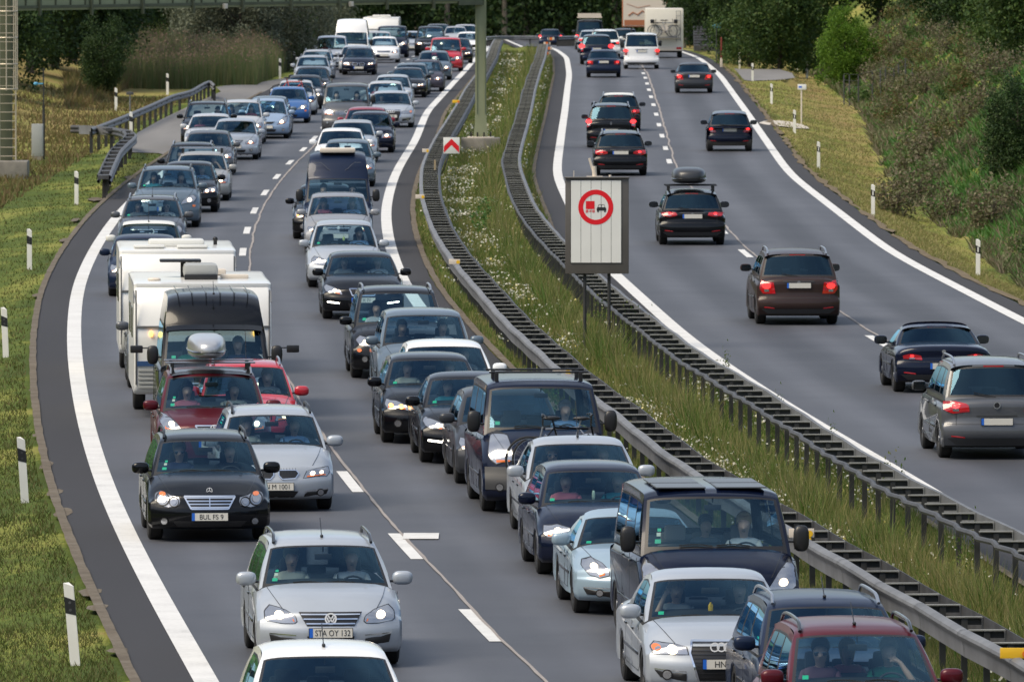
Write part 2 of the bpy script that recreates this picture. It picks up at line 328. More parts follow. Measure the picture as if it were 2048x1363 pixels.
d0, d1, d2 = YR[0], YR[1], YR[2]
YR = [d0-17*i for i in range(1, 6)]+[d0+(d1-d0)*i/3 for i in range(3)]+[d1+(d2-d1)*i/4 for i in range(4)]+YR[2:]+[YR[-1]+18*i for i in range(1, 16)]
dashes(CL, YL, 5.6); dashes(CR, YR, 5.6)
def crack(c, o, Y0, Y1, seed):
    rr = np.random.default_rng(seed); Y = np.arange(Y0, Y1, 1.0); n = len(Y)
    wv = np.convolve(rr.normal(0, .035, n+8), np.ones(5)/5, 'same')[4:-4]
    ww = .016+.014*rr.random(n)+.02*np.clip((Y-200)/300, 0, 1)
    V = np.concatenate([np.stack([c(Y)+o(Y)+wv+s*ww, Y, zr(Y)+.013], 1) for s in (-1, 1)])
    i = np.arange(n-1); me = mesh_arr("crack_sealing", V, np.stack([i, i+n, i+n+1, i+1], 1), [A_crack])
    if me.polygons[0].normal.z < 0: me.flip_normals()
    tag(O("crack_sealing", me), kind='structure')
crack(CL, lambda Y: .10+.0007*(Y-120), 90, 470, 1); crack(CR, lambda Y: .20+0*Y, 90, 560, 2)
mb = MB(); p = at(842, 1073); mb.box((p[0], p[1], .017), (.52, 1.3, .004)); tag(O("road_marking", mb.mesh("road_marking", A_mark)), kind='structure')
# kerb strips
strip("kerb_strip", CL, -LW-.93, -LW-.79, 60, 470, .03, A_kerb, 1.0, wob=.006, wseed=5)
strip("kerb_strip", CL, LW+.71, LW+.86, 60, 600, .03, A_kerb, 2.0, wob=.008, wseed=6)
strip("kerb_strip", CR, -LW-.86, -LW-.74, 60, 600, .03, A_kerb, 2.0, wob=.008, wseed=7)
strip("kerb_strip", CR, LW+.65, LW+.82, 60, 560, .02, ground_mat("verge_debris", [(.07,.055,.035),(.14,.11,.07),(.20,.17,.12)], 2), 2.0, wob=.06, wseed=8)
# lay-by / side turnings
FLAT = []
def poly_ground(name, px, dz, mat):
    V = [at(x, y) for x, y in px]; V = [(v[0], v[1], v[2]+dz) for v in V]; FLAT.append(np.array([(v[0], v[1]) for v in V]))
    me = mesh_arr(name, V, [list(range(len(V)))], [mat])
    if me.polygons[0].normal.z < 0: me.flip_normals()
    return tag(O(name, me), kind='structure')
poly_ground("lay_by", [(256,304),(317,306),(340,312),(420,270),(480,232),(540,205),(600,180),(640,150),(600,152),(558,158),(500,168),(450,171),(432,174),(442,183),(400,202),(355,223),(320,240),(275,265),(262,285)], -.004, A_layby)
poly_ground("access_lane", [(1468,137),(1480,138),(1560,139),(1584,146),(1590,156),(1560,160),(1500,162),(1488,160)], .0+.004, A_layby)
# ---------------------------------------------------------------- terrain
BND = curve([(1530,105),(1640,150),(1700,200),(1725,260),(1740,320),(1800,380),(1900,450),(2048,560)], far=[(1480,700)], win=41); _B0 = BND; BND = lambda q: _B0(q)+.35
def smooth(t): t = np.clip(t, 0, 1); return t*t*(3-2*t)
def noise2(X, Y, s, seed=0):
    # cheap value noise
    rr = np.random.default_rng(seed); T = rr.random((64, 64)); x = X/s; y = Y/s
    xi = np.floor(x).astype(int); yi = np.floor(y).astype(int); fx = smooth(x-xi); fy = smooth(y-yi)
    g = lambda a, b: T[a % 64, b % 64]
    return (g(xi, yi)*(1-fx)+g(xi+1, yi)*fx)*(1-fy)+(g(xi, yi+1)*(1-fx)+g(xi+1, yi+1)*fx)*fy
def inpoly(X, Y, P, grow=1.0):
    c = P.mean(0); Q = (P-c)*grow+c; ins = np.zeros(np.shape(X), bool); n = len(Q)
    for i in range(n):
        (x0, y0), (x1, y1) = Q[i], Q[(i+1) % n]
        if y0 == y1: continue
        ins ^= ((Y > min(y0, y1)) & (Y <= max(y0, y1)) & (X < x0+(Y-y0)*(x1-x0)/(y1-y0)))
    return ins
def paved(X, Y): return inpoly(X, Y, FLAT[0])|inpoly(X, Y, FLAT[1])
def terr(X, Y):
    X = np.asarray(X, float); Y = np.asarray(Y, float)
    z = zr(Y)-.035
    el = CL(Y)-LW-.95; er = CR(Y)+LW+.8
    dl = el-X                                   # distance outwards on the left
    far = smooth((Y-560)/200)
    z = z + np.where(dl > 0, -.25*smooth(dl/3)+2.2*smooth((dl-6)/12)*smooth((Y-260)/160) + (noise2(X, Y, 3.0, 3)-.5)*.18*smooth(dl/2), 0)
    b = BND(Y); dr = X-er; w = np.maximum(b-er, 2.0)
    z = z + np.where(dr > 0, -.55*smooth(dr/w) + (noise2(X, Y, 2.5, 5)-.5)*.15*smooth(dr/2), 0)
    dh = X-b
    z = z + np.where(dh > 0, 4.2*smooth(dh/7.0)*(1-.35*smooth((330-Y)/90)) + (noise2(X, Y, 3.0, 6)-.5)*.7*smooth(dh/2), 0)
    for P in FLAT: z = np.where(inpoly(X, Y, P, 1.12), zr(Y)-.03, z)
    # median bowl, well below the deck of the road
    ml = CL(Y)+LW+.8; mr = CR(Y)-LW-.8; q = np.clip((X-ml)/np.maximum(mr-ml, .5), 0, 1)
    z = z + np.where((X > ml) & (X < mr), .02+(noise2(X, Y, 2.0, 9)-.5)*.10*np.sin(np.pi*q) - .18*np.sin(np.pi*q), 0)
    return z
gx = np.unique(np.concatenate([np.linspace(-3000, -70, 14), np.arange(-68, -20, 2.5), np.arange(-20, 30, .7), np.arange(30, 80, 2.5), np.linspace(84, 3000, 14)]))
gy = np.unique(np.concatenate([np.linspace(-600, 60, 8), np.arange(63, 640, 2.5), np.arange(640, 1300, 8), np.linspace(1310, 6000, 12)]))
GX, GY = np.meshgrid(gx, gy); GZ = terr(GX, GY)
on_l = (GX > CL(GY)-LW-.85) & (GX < CL(GY)+LW+.80); on_r = (GX > CR(GY)-LW-.80) & (GX < CR(GY)+LW+.72)
GZ = np.where(on_l | on_r, zr(GY)-.06, GZ); GZ = np.where((np.abs(GX) > 300) | (GY < 40), -.3+zr(GY)*0-.0+np.where(GY > 400, zr(GY), 0), GZ)
nx, ny = len(gx), len(gy); ii = (np.arange(ny-1)[:, None]*nx+np.arange(nx-1)[None, :]).ravel()
G_m, t, b = new("verge_grass_ground"); b.inputs["Roughness"].default_value = .95; b.inputs["Specular IOR Level"].default_value = .1
me = mesh_arr("ground", np.stack([GX, GY, GZ], -1).reshape(-1, 3), np.stack([ii, ii+1, ii+nx+1, ii+nx], 1), [G_m], smooth=True)
# zone attribute painted from geography: 0 mown green, 1 dry/straw, used to mix soil/grass colours
ca = me.color_attributes.new("zone", 'FLOAT_COLOR', 'POINT')
dl = (CL(GY)-LW-.9)-GX; dr = GX-(CR(GY)+LW+.8); dh = GX-BND(GY)
dry = np.where(dl > 0, .28+.45*smooth((GY-330)/60)*smooth((dl-2)/4)+.25*np.exp(-dl/.35), 0)
dry = np.where(dr > 0, .50+.25*np.exp(-(dr/.4))+.3*smooth((dr-1.5)/2), dry); dry = np.where(dh > 0, .25+.25*noise2(GX, GY, 6, 11), dry)
inm = (GX > CL(GY)+LW+.7) & (GX < CR(GY)-LW-.7); dry = np.where(inm, .42, dry)
col = np.stack([dry, dh > 0, inm, np.ones_like(dry)], -1).reshape(-1, 4).astype(np.float32)
ca.data.foreach_set("color", col.ravel())
at_ = t.nodes.new("ShaderNodeAttribute"); at_.attribute_name = "zone"; sp = t.nodes.new("ShaderNodeSeparateColor"); t.links.new(at_.outputs["Color"], sp.inputs[0])
g = t.nodes.new("ShaderNodeNewGeometry")
def _n(s, d=6, st=(1,1,1)):
    mp = t.nodes.new("ShaderNodeMapping"); mp.inputs["Scale"].default_value = st; t.links.new(g.outputs["Position"], mp.inputs[0])
    n = t.nodes.new("ShaderNodeTexNoise"); n.inputs["Scale"].default_value = s; n.inputs["Detail"].default_value = d; n.inputs["Roughness"].default_value = .65
    t.links.new(mp.outputs[0], n.inputs["Vector"]); return n
n1 = _n(.35, 6, (1, .35, 1)); n2 = _n(9, 4, (1, .3, 1))
def _math(op, a, b_):
    q = t.nodes.new("ShaderNodeMath"); q.operation = op
    for i, v in enumerate((a, b_)):
        if isinstance(v, (int, float)): q.inputs[i].default_value = v
        else: t.links.new(v, q.inputs[i])
    return q.outputs[0]
val = _math('ADD', _math('ADD', sp.outputs[0], _math('MULTIPLY', _math('SUBTRACT', n1.outputs[0], .5), 1.5)), _math('MULTIPLY', _math('SUBTRACT', n2.outputs[0], .5), .55))
r = t.nodes.new("ShaderNodeValToRGB"); e = r.color_ramp.elements
e[0].position = 0; e[0].color = (.055,.080,.020,1); e[1].position = 1; e[1].color = (.23,.155,.07,1)
for q, c in ((.28,(.080,.110,.022)), (.5,(.20,.21,.050)), (.75,(.25,.205,.075))): z_ = e.new(q); z_.color = (*c, 1)
t.links.new(val, r.inputs[0]); t.links.new(r.outputs[0], b.inputs["Base Color"])
bu = t.nodes.new("ShaderNodeBump"); bu.inputs["Strength"].default_value = .6; bu.inputs["Distance"].default_value = .08
t.links.new(n2.outputs[0], bu.inputs["Height"]); t.links.new(bu.outputs[0], b.inputs["Normal"])
tag(O("ground", me), kind='structure')
# crumbled concrete slabs in the left verge and at the right gully
mb = MB()
for (x, y, sx, sy) in [(92,930,.28,2.6),(108,985,.30,2.4),(126,1025,.32,2.8),(75,870,.2,1.2),(64,780,.2,1.0),(180,1185,.35,1.8),(196,1215,.3,1.4),(236,1300,.34,1.2),(190,398,.6,4),(215,372,.3,2),(262,355,.5,4),(128,480,.3,3),(150,440,.3,3),(74,590,.3,2)]:
    p = at(x, y); n = 9; V = [(p[0]+sx*.5*math.cos(a)*random.uniform(.6,1.1), p[1]+sy*.5*math.sin(a)*random.uniform(.7,1.1), 0) for a in [2*math.pi*k/n for k in range(n)]]; V = [(x, y, max(float(terr(x, y)), -.02)+.03) for x, y, _ in V]
    mb.add(V, [tuple(range(n))])
tag(O("verge_slabs", mb.mesh("verge_slabs", A_kerb)), kind='structure')
mb = MB(); p = at(1567, 247); V = [(p[0]+1.05*math.cos(a)*random.uniform(.8,1.1), p[1]+6*math.sin(a)*random.uniform(.7,1.1), 0) for a in [2*math.pi*k/12 for k in range(12)]]; V = [(x, y, float(terr(x, y))+.05) for x, y, _ in V]
mb.add(V, [tuple(range(12))]); tag(O("gully_slab", mb.mesh("gully_slab", ground_mat('pale_gully_concrete', [(.38,.34,.30),(.52,.48,.43),(.58,.54,.50)], 2))), kind='structure')
# ================================================================ vehicles
def cat(P, n):
    """Catmull-Rom resample of a 2-D polyline to n points"""
    P = [Vector((*p, 0)) for p in P]; P = [2*P[0]-P[1]]+P+[2*P[-1]-P[-2]]
    out = []; m = len(P)-3
    for i in range(n):
        u = i/(n-1)*m; k = min(int(u), m-1); f = u-k; a, b, c, d = P[k:k+4]
        q = .5*((2*b)+(c-a)*f+(2*a-5*b+4*c-d)*f*f+(3*b-a-3*c+d)*f**3); out.append((q.x, q.y))
    return out
BASE = dict(L=4.3, W=1.76, H=1.47, xc=1.02, zc=.98, hz=.72, x1=1.72, x2=3.55, x3=4.0, zt=.97, r=.32, fa=.86, ra=3.45, Wb=.93, Wr=.73, Hw=None, deck=0, sweep=.22, nose='car')
ST = dict(
 hatch=dict(), small=dict(L=3.8, W=1.68, xc=.85, x1=1.5, x2=3.2, x3=3.6, ra=3.1, r=.3),
 estate=dict(L=4.6, x2=4.0, x3=4.42, ra=3.5, H=1.49), sedan=dict(L=4.6, H=1.43, xc=1.15, x1=1.9, x2=3.05, x3=3.75, zt=1.0, ra=3.65, fa=.9, deck=1, zc=.95),
 coupe=dict(L=4.5, H=1.37, xc=1.2, x1=1.95, x2=2.9, x3=3.75, zt=.97, ra=3.6, fa=.85, deck=1, zc=.93, Wr=.70),
 mpv=dict(L=4.45, W=1.80, H=1.64, xc=.86, zc=1.06, hz=.78, x1=1.72, x2=3.85, x3=4.25, zt=1.05, ra=3.55, Wr=.76),
 suv=dict(L=4.55, W=1.84, H=1.69, xc=1.02, zc=1.12, hz=.86, x1=1.78, x2=3.9, x3=4.35, zt=1.08, ra=3.55, r=.36, fa=.88, Wr=.76),
 mini=dict(L=3.75, W=1.68, H=1.41, xc=.95, x1=1.45, x2=3.2, x3=3.55, ra=3.1, r=.31, Wr=.78),
 van=dict(L=4.9, W=1.93, H=1.97, xc=.74, zc=1.26, hz=.95, x1=1.36, x2=4.7, x3=4.85, zt=1.2, r=.34, fa=.95, ra=4.0, Wb=.95, Wr=.84, nose='van'),
 cargo=dict(L=4.2, W=1.79, H=1.82, xc=.80, zc=1.10, hz=.82, x1=1.40, x2=4.0, x3=4.15, zt=1.1, r=.31, fa=.87, ra=3.5, Wb=.95, Wr=.82, nose='van'),
 high=dict(L=5.2, W=1.97, H=2.42, xc=.72, zc=1.28, hz=.98, x1=1.38, x2=5.0, x3=5.12, zt=1.3, r=.34, fa=.95, ra=4.2, Wb=.95, Wr=.80, Hw=1.86, nose='van'),
 roadster=dict(L=4.1, W=1.79, H=1.28, xc=1.25, zc=.88, hz=.66, x1=1.85, x2=2.6, x3=3.15, zt=.93, ra=3.25, fa=.82, deck=1, sweep=.34, Wr=.68),
)
class Car:
    """measures of one body style and the surface functions everything on it follows"""
    def __init__(s, st, **kw):
        q = dict(BASE); q.update(ST[st]); q.update(kw); s.__dict__.update(q); s.st = st
        s.hw = s.W/2
        if s.Hw is None: s.Hw = s.H-.075
        h, c = s.hz, s.zc; van = s.nose == 'van'
        if van: fr = [(-.16,.19),(-.03,.26),(0,.40),(-.01,.52),(-.05,.62),(-.09,h*.80),(-.17,h),(-.40,h+(c-h)*.55),(-s.xc-.02, c)]
        else: fr = [(-.14,.19),(-.03,.24),(0,.34),(0,.46),(-.035,h*.76),(-.08,h*.92),(-.16,h),(-.42,h+(c-h)*.52),(-.75,h+(c-h)*.82),(-s.xc-.02, c)]
        s.front = cat(fr, 34)
        L, zt = s.L, s.zt
        if s.deck: bk = [(-s.x3+.05, zt),(-s.x3-.2, zt-.0),(-L+.16, zt-.03),(-L+.04, zt-.10),(-L+.05,.68),(-L,.52),(-L+.01,.36),(-L+.10,.24)]
        else: bk = [(-s.x3+.02, zt-.02),(-L+.06, zt-.10 if not van else zt-.1),(-L+.05,.70),(-L,.54),(-L,.40),(-L+.10,.24)]
        s.back = cat(bk, 22)
    def g(s, x, z, t):
        a = abs(t); wf = max(0.0, 1+x/1.15); wr = max(0.0, 1-(x+s.L)/.9)
        wt = float(smooth((z-.52)/.26)); wb = float(smooth((.38-z)/.2))
        up = 1 if z > .55 else 0
        x2 = x - s.sweep*a**2.6*wf + .13*a**3*wr
        z2 = z - wt*(.035*a*a+.075*a**7)
        y2 = t*s.hw*(1-.035*wt*a**2-.03*wb-.035*wf-.02*wr)
        return (x2, y2, z2)
    def drop(s, z, a):
        wt = float(smooth((z-.52)/.26)); return wt*(.035*a*a+.075*a**7)
    def fx(s, y, z, prof=None, rear=False):
        P = s.back if rear else s.front
        a = min(1.0, abs(y)/(s.hw*.965)); z0 = z
        for _ in range(4): z0 = z+s.drop(z0, a)
        if rear:
            Q = sorted([(q[1], q[0]) for q in P if q[0] < -s.L+.17]); x = float(np.interp(z0, [q[0] for q in Q], [q[1] for q in Q]))
            return x+.13*a**3*max(0.0, 1-(x+s.L)/.9)
        x = float(np.interp(z0, [q[1] for q in P], [q[0] for q in P])); wf = max(0.0, 1+x/1.15)
        return x-s.sweep*a**2.6*wf
    # greenhouse
    def gy(s, z):
        h = (z-(s.zc-.1))/(s.H-s.zc+.1); h = max(0.0, min(1.0, h))
        return s.hw*(s.Wb+(s.Wr-s.Wb)*h**1.15)
    def gg(s, x, z, t, ws=0.0):
        h = max(0.0, min(1.0, (z-(s.zc-.1))/(s.H-s.zc+.1))); a = abs(t)
        return (x-ws*.13*a**2.2, t*s.gy(z), z-h*(.03*a*a+.045*a**8))
    def wsp(s, t, v):
        """windscreen point: t -1..1 across, v 0 (base) .. 1 (header)"""
        x = -(s.xc+(s.x1-s.xc)*v); z = s.zc-.1+(s.Hw-s.zc+.1)*v; x += .03*math.sin(math.pi*v)
        return s.gg(x, z, t, 1)
def loft(rows, cols_t, fn, mb, mi):
    """grid of points fn(row, t); mi(i, j) -> material or None (hole)"""
    V = [fn(r, t) for r in rows for t in cols_t]; n = len(cols_t); Fc = []; m = []
    for i in range(len(rows)-1):
        for j in range(n-1):
            k = mi(i, j)
            if k is None: continue
            Fc.append((i*n+j, i*n+j+1, (i+1)*n+j+1, (i+1)*n+j)); m.append(k)
    mb.add(V, Fc, m)
TT = [-1,-.985,-.955,-.91,-.84,-.72,-.5,-.25,0,.25,.5,.72,.84,.91,.955,.985,1]
def body_mesh(c):
    mb = MB(); Rr = c.r+.055
    def arch(ax, first=False):
        d = math.sqrt(Rr*Rr-(c.r-.215)**2); a0 = math.asin((c.r-.215)/Rr)
        return [(-ax+math.cos(q)*Rr, c.r+math.sin(q)*Rr) for q in np.linspace(math.pi+a0, -a0, 11)]
    bot = [(-c.L+.14,.205)]+arch(c.ra)+[(-(c.ra-.62+c.fa+.62)/2,.195)]+arch(c.fa)+[(-.16,.20)]
    top = c.front+c.back
    loop = top+bot[:-1]
    nl = len(loop); ntop = len(top); nf = len(c.front)
    K = loop+[loop[0]]
    def mi(i, j):
        if i >= ntop-1: return 1
        if i == nf-1: return 1 if not c.deck else 1
        return 0
    loft(K, TT, lambda r, t: c.g(r[0], r[1], t), mb, mi)
    # side caps
    P = np.array(loop); nx_ = np.roll(P, -1, 0)-np.roll(P, 1, 0); nx_ /= np.maximum(np.linalg.norm(nx_, axis=1, keepdims=True), 1e-6)
    N = np.stack([nx_[:, 1], -nx_[:, 0]], 1)         # inward normal candidates
    cen = P.mean(0); 
    # orientation: area sign
    ar = np.sum(P[:, 0]*np.roll(P[:, 1], -1)-np.roll(P[:, 0], -1)*P[:, 1]); N = N if ar < 0 else -N
    off = np.array([.055 if k < ntop else .012 for k in range(nl)])
    for sg in (-1, 1):
        V = []; 
        for k, (x, z) in enumerate(loop): V.append(c.g(x, z, sg))
        for e, yo in ((1, .0), (1.6, .006)):
            for k, (x, z) in enumerate(loop):
                q = c.g(x, z, sg); ins = off[k]*e
                V.append((q[0]+N[k][0]*ins, sg*(abs(q[1])*.0+ (c.hw*(1-.0)+yo if k < ntop or z > .25 else c.hw*.985)), q[2]+N[k][1]*ins))
        Fc = []; m = []
        for ring in (0, 1):
            for k in range(nl):
                a, b = ring*nl+k, ring*nl+(k+1) % nl
                Fc.append((a, b, b+nl, a+nl)); m.append(0)
        Fc.append(tuple(range(2*nl, 3*nl))); m.append(0)
        if sg < 0: Fc = [tuple(reversed(f)) for f in Fc]
        mb.add(V, Fc, m)
    return mb
def green_profile(c):
    b = c.zc-.1
    ws = [(-(c.xc+(c.x1-c.xc)*v)+.03*math.sin(math.pi*v), b+(c.Hw-b)*v, 'w') for v in (0,.04,.12,.16,.3,.5,.7,.88,.93,.965,1)]
    if c.st == 'high': rp = [(-c.x1, c.Hw),(-c.x1-.06, c.Hw+.10),(-c.x1-.28, c.H-.22),(-c.x1-.62, c.H-.03),(-c.x1-1.3, c.H),(-(c.x1+c.x2)/2, c.H),(-c.x2+.3, c.H-.01),(-c.x2, c.H-.06)]
    else: rp = [(-c.x1, c.Hw),(-c.x1-.10, c.H-.045),(-c.x1-.35, c.H-.008),(-(c.x1+c.x2)/2, c.H),(-c.x2+.4, c.H-.02),(-c.x2, c.H-.075)]
    rf = [(x, z, 'r') for x, z in cat(rp, 14)][1:]
    z2 = rp[-1][1]; zb = c.zt-.1
    rw = [(-(c.x2+(c.x3-c.x2)*v), z2+(zb-z2)*v, 'b') for v in (.05,.10,.3,.55,.8,.86,1)]
    return ws, rf, rw, z2
def greenhouse(c, near=True, tinted=False):
    """returns cabin frame mesh-builder, windscreen, rear window and the two side-window builders"""
    ws, rf, rw, z2 = green_profile(c); rows = ws+rf+rw; nw, nr = len(ws), len(rf)
    fr = MB(); gw = MB(); gr = MB(); sides = [MB(), MB()]
    G0, G1 = 3, len(TT)-4
    def fn(r, t):
        wf = 1 if r[2] == 'w' else (0 if r[2] == 'b' else math.exp(-((-r[0]-c.x1)/.25)))
        wf = max(0, wf); p = c.gg(r[0], r[1], t, wf)
        if r[2] == 'b' : p = (p[0]+.10*abs(t)**2.2*min(1, 1), p[1], p[2])
        return p
    lo_w, hi_w = 1, nw-3
    def part(i, j):
        if i < nw-1:
            inr = G0 <= j < G1
            if inr and 3 <= i < nw-3: return 'gw'
            if (G0-1 <= j <= G1) and i < nw-2: return 'frit'
            return 'body'
        if i >= nw+nr-1:
            k = i-(nw+nr)
            if G0 <= j < G1 and 1 <= k <= 3: return 'gr' if c.st not in ('x',) else 'body'
            if G0-1 <= j <= G1 and 0 <= k <= 4: return 'frit'
            return 'body'
        return 'body'
    loft(rows, TT, fn, fr, lambda i, j: {'body': 0, 'frit': 1}.get(part(i, j)))
    loft(rows, TT, fn, gw, lambda i, j: 0 if part(i, j) == 'gw' else None)
    loft(rows, TT, fn, gr, lambda i, j: 0 if part(i, j) == 'gr' else None)
    if c.st == 'roadster':
        pass
    # sides
    roofc = [(ws[-1][0], ws[-1][1])]+[(x, z) for x, z, _ in rf]
    rx = np.array([-p[0] for p in roofc]); rz_ = np.array([p[1] for p in roofc])
    van = c.nose == 'van'
    if c.st in ('van','high','cargo'): cu = [0,.03,.06,.235,.25,.26,.55,.57,.60,.90,.95,1]; glass_c = (2, 5, 8); black_c = (3, 4) if c.st != 'x' else ()
    elif c.st in ('estate','mpv','suv'): cu = [0,.02,.05,.36,.385,.40,.66,.68,.70,.86,.93,1]; glass_c = (2, 5, 8); black_c = (3, 4, 6, 7)
    elif c.st in ('roadster','coupe'): cu = [0,.03,.08,.2,.4,.6,.64,.7,.8,.9,.95,1]; glass_c = (2,3,4); black_c = ()
    else: cu = [0,.02,.05,.43,.455,.47,.74,.76,.78,.83,.93,1]; glass_c = (2, 5); black_c = (3, 4, 6)
    ch = [0,.14,.18,.4,.65,.84,.88,.94,1]
    if c.st == 'high': ch = [0,.08,.10,.25,.42,.56,.60,.8,1]
    b = c.zc-.1; zb3 = c.zt-.1
    for si, sg in enumerate((-1, 1)):
        def sp(u, h):
            B = (-(c.xc+(c.x3-c.xc)*u), b+(zb3-b)*u)
            X = c.x1+(c.x2-c.x1)*u; T = (-X, float(np.interp(X, rx, rz_)))
            x = B[0]+(T[0]-B[0])*h; z = B[1]+(T[1]-B[1])*h
            if u == 0: 
                x += .03*math.sin(math.pi*h)
            w0 = max(0, 1-u*3.5) if True else 0
            xo = -.13*w0 if u < .3 else 0
            e = .10*max(0, (u-.75)/.25) if h < 1 or True else 0
            hh = max(0.0, min(1.0, (z-b)/(c.H-b)))
            bul = .018*math.sin(math.pi*min(1, h))
            k = h
            wtop = math.exp(-((X-c.x1)/.25)) if h > .999 else None
            fx = -.13*(math.exp(-((X-c.x1)/.25))*h + (1-h)*max(0, 1-u*4))
            re = .10*(1-h*0)*(1 if u == 1 else max(0, (u-.8)/.2))*(1 if h < 1 else 0 if u < 1 else 0)
            if u == 1 and h == 1: re = 0
            return (x+fx+re, sg*(c.gy(z)+(bul if 0 < u < 1 and 0 < h < 1 else 0)), z-hh*.075)
        def kind(i, j):
            if i in glass_c and 2 <= j <= 4: return 'g'
            if i in glass_c and j in (1, 5): return 'k'
            if i in black_c and 1 <= j <= 5: return 'k'
            return 'b'
        V = [sp(u, h) for u in cu for h in ch]; n = len(ch)
        for tgt, want in ((fr, ('b', 'k')), (sides[si], ('g',))):
            Fc = []; m = []
            for i in range(len(cu)-1):
                for j in range(n-1):
                    k = kind(i, j)
                    if k in want:
                        f = (i*n+j, i*n+j+1, (i+1)*n+j+1, (i+1)*n+j)
                        Fc.append(f if sg > 0 else tuple(reversed(f))); m.append(1 if k == 'k' else 0)
            tgt.add(V, Fc, m)
    return fr, gw, gr, sides
# --- 2-D shapes in the front (or rear) view, laid on the body surface
def scan(poly, ny_=6, nz=6):
    """tessellate a polygon that is convex along y into a grid"""
    zs = [p[1] for p in poly]; z0, z1 = min(zs), max(zs); V = []
    for i in range(nz+1):
        z = z0+(z1-z0)*(i/nz); z = min(max(z, z0+1e-4), z1-1e-4); xs = []
        for k in range(len(poly)):
            a, b = poly[k], poly[(k+1) % len(poly)]
            if (a[1]-z)*(b[1]-z) <= 0 and a[1] != b[1]: xs.append(a[0]+(b[0]-a[0])*(z-a[1])/(b[1]-a[1]))
        y0, y1 = min(xs), max(xs)
        for j in range(ny_+1): V.append((y0+(y1-y0)*j/ny_, z))
    Fc = [(i*(ny_+1)+j, i*(ny_+1)+j+1, (i+1)*(ny_+1)+j+1, (i+1)*(ny_+1)+j) for i in range(nz) for j in range(ny_)]
    return V, Fc
def ring2(cy, cz, r0, r1, n=20, sy=1.0):
    V = [(cy+r*math.cos(2*math.pi*k/n)*sy, cz+r*math.sin(2*math.pi*k/n)) for r in (r0, r1) for k in range(n)]
    return V, [(k, (k+1) % n, n+(k+1) % n, n+k) for k in range(n)]
def disc2(cy, cz, r, n=16, sy=1.0):
    V = [(cy+r*math.cos(2*math.pi*k/n)*sy, cz+r*math.sin(2*math.pi*k/n)) for k in range(n)]; return V, [tuple(range(n))]
def bar2(p, q, w):
    d = Vector((q[0]-p[0], q[1]-p[1])); n = Vector((-d.y, d.x)).normalized()*w/2; V = []; m = max(2, int(d.length/.06)+1)
    for i in range(m+1):
        a = Vector(p)+d*(i/m); V += [(a.x+n.x, a.y+n.y), (a.x-n.x, a.y-n.y)]
    return V, [(2*i, 2*i+1, 2*i+3, 2*i+2) for i in range(m)]
def put(c, mb, vf, off, mi=0, rear=False, flatx=None):
    V, Fc = vf; s = -1 if rear else 1
    W_ = [((c.fx(y, z, rear=rear) if flatx is None else flatx)+s*off, y, z) for y, z in V]
    mb.add(W_, Fc, mi)
def mir(poly): return [(-y, z) for y, z in poly]
FONT = None
def text_mesh(txt, size, mat, cx, sx=1.0):
    cu = bpy.data.curves.new("t", 'FONT'); cu.body = txt; cu.size = size; cu.align_x = 'CENTER'; cu.align_y = 'CENTER'; cu.extrude = .001; cu.space_character = cx
    o = bpy.data.objects.new("t", cu); COL.objects.link(o); dg = bpy.context.evaluated_depsgraph_get()
    me = bpy.data.meshes.new_from_object(o.evaluated_get(dg)); bpy.data.objects.remove(o); me.materials.clear(); me.materials.append(mat)
    return me
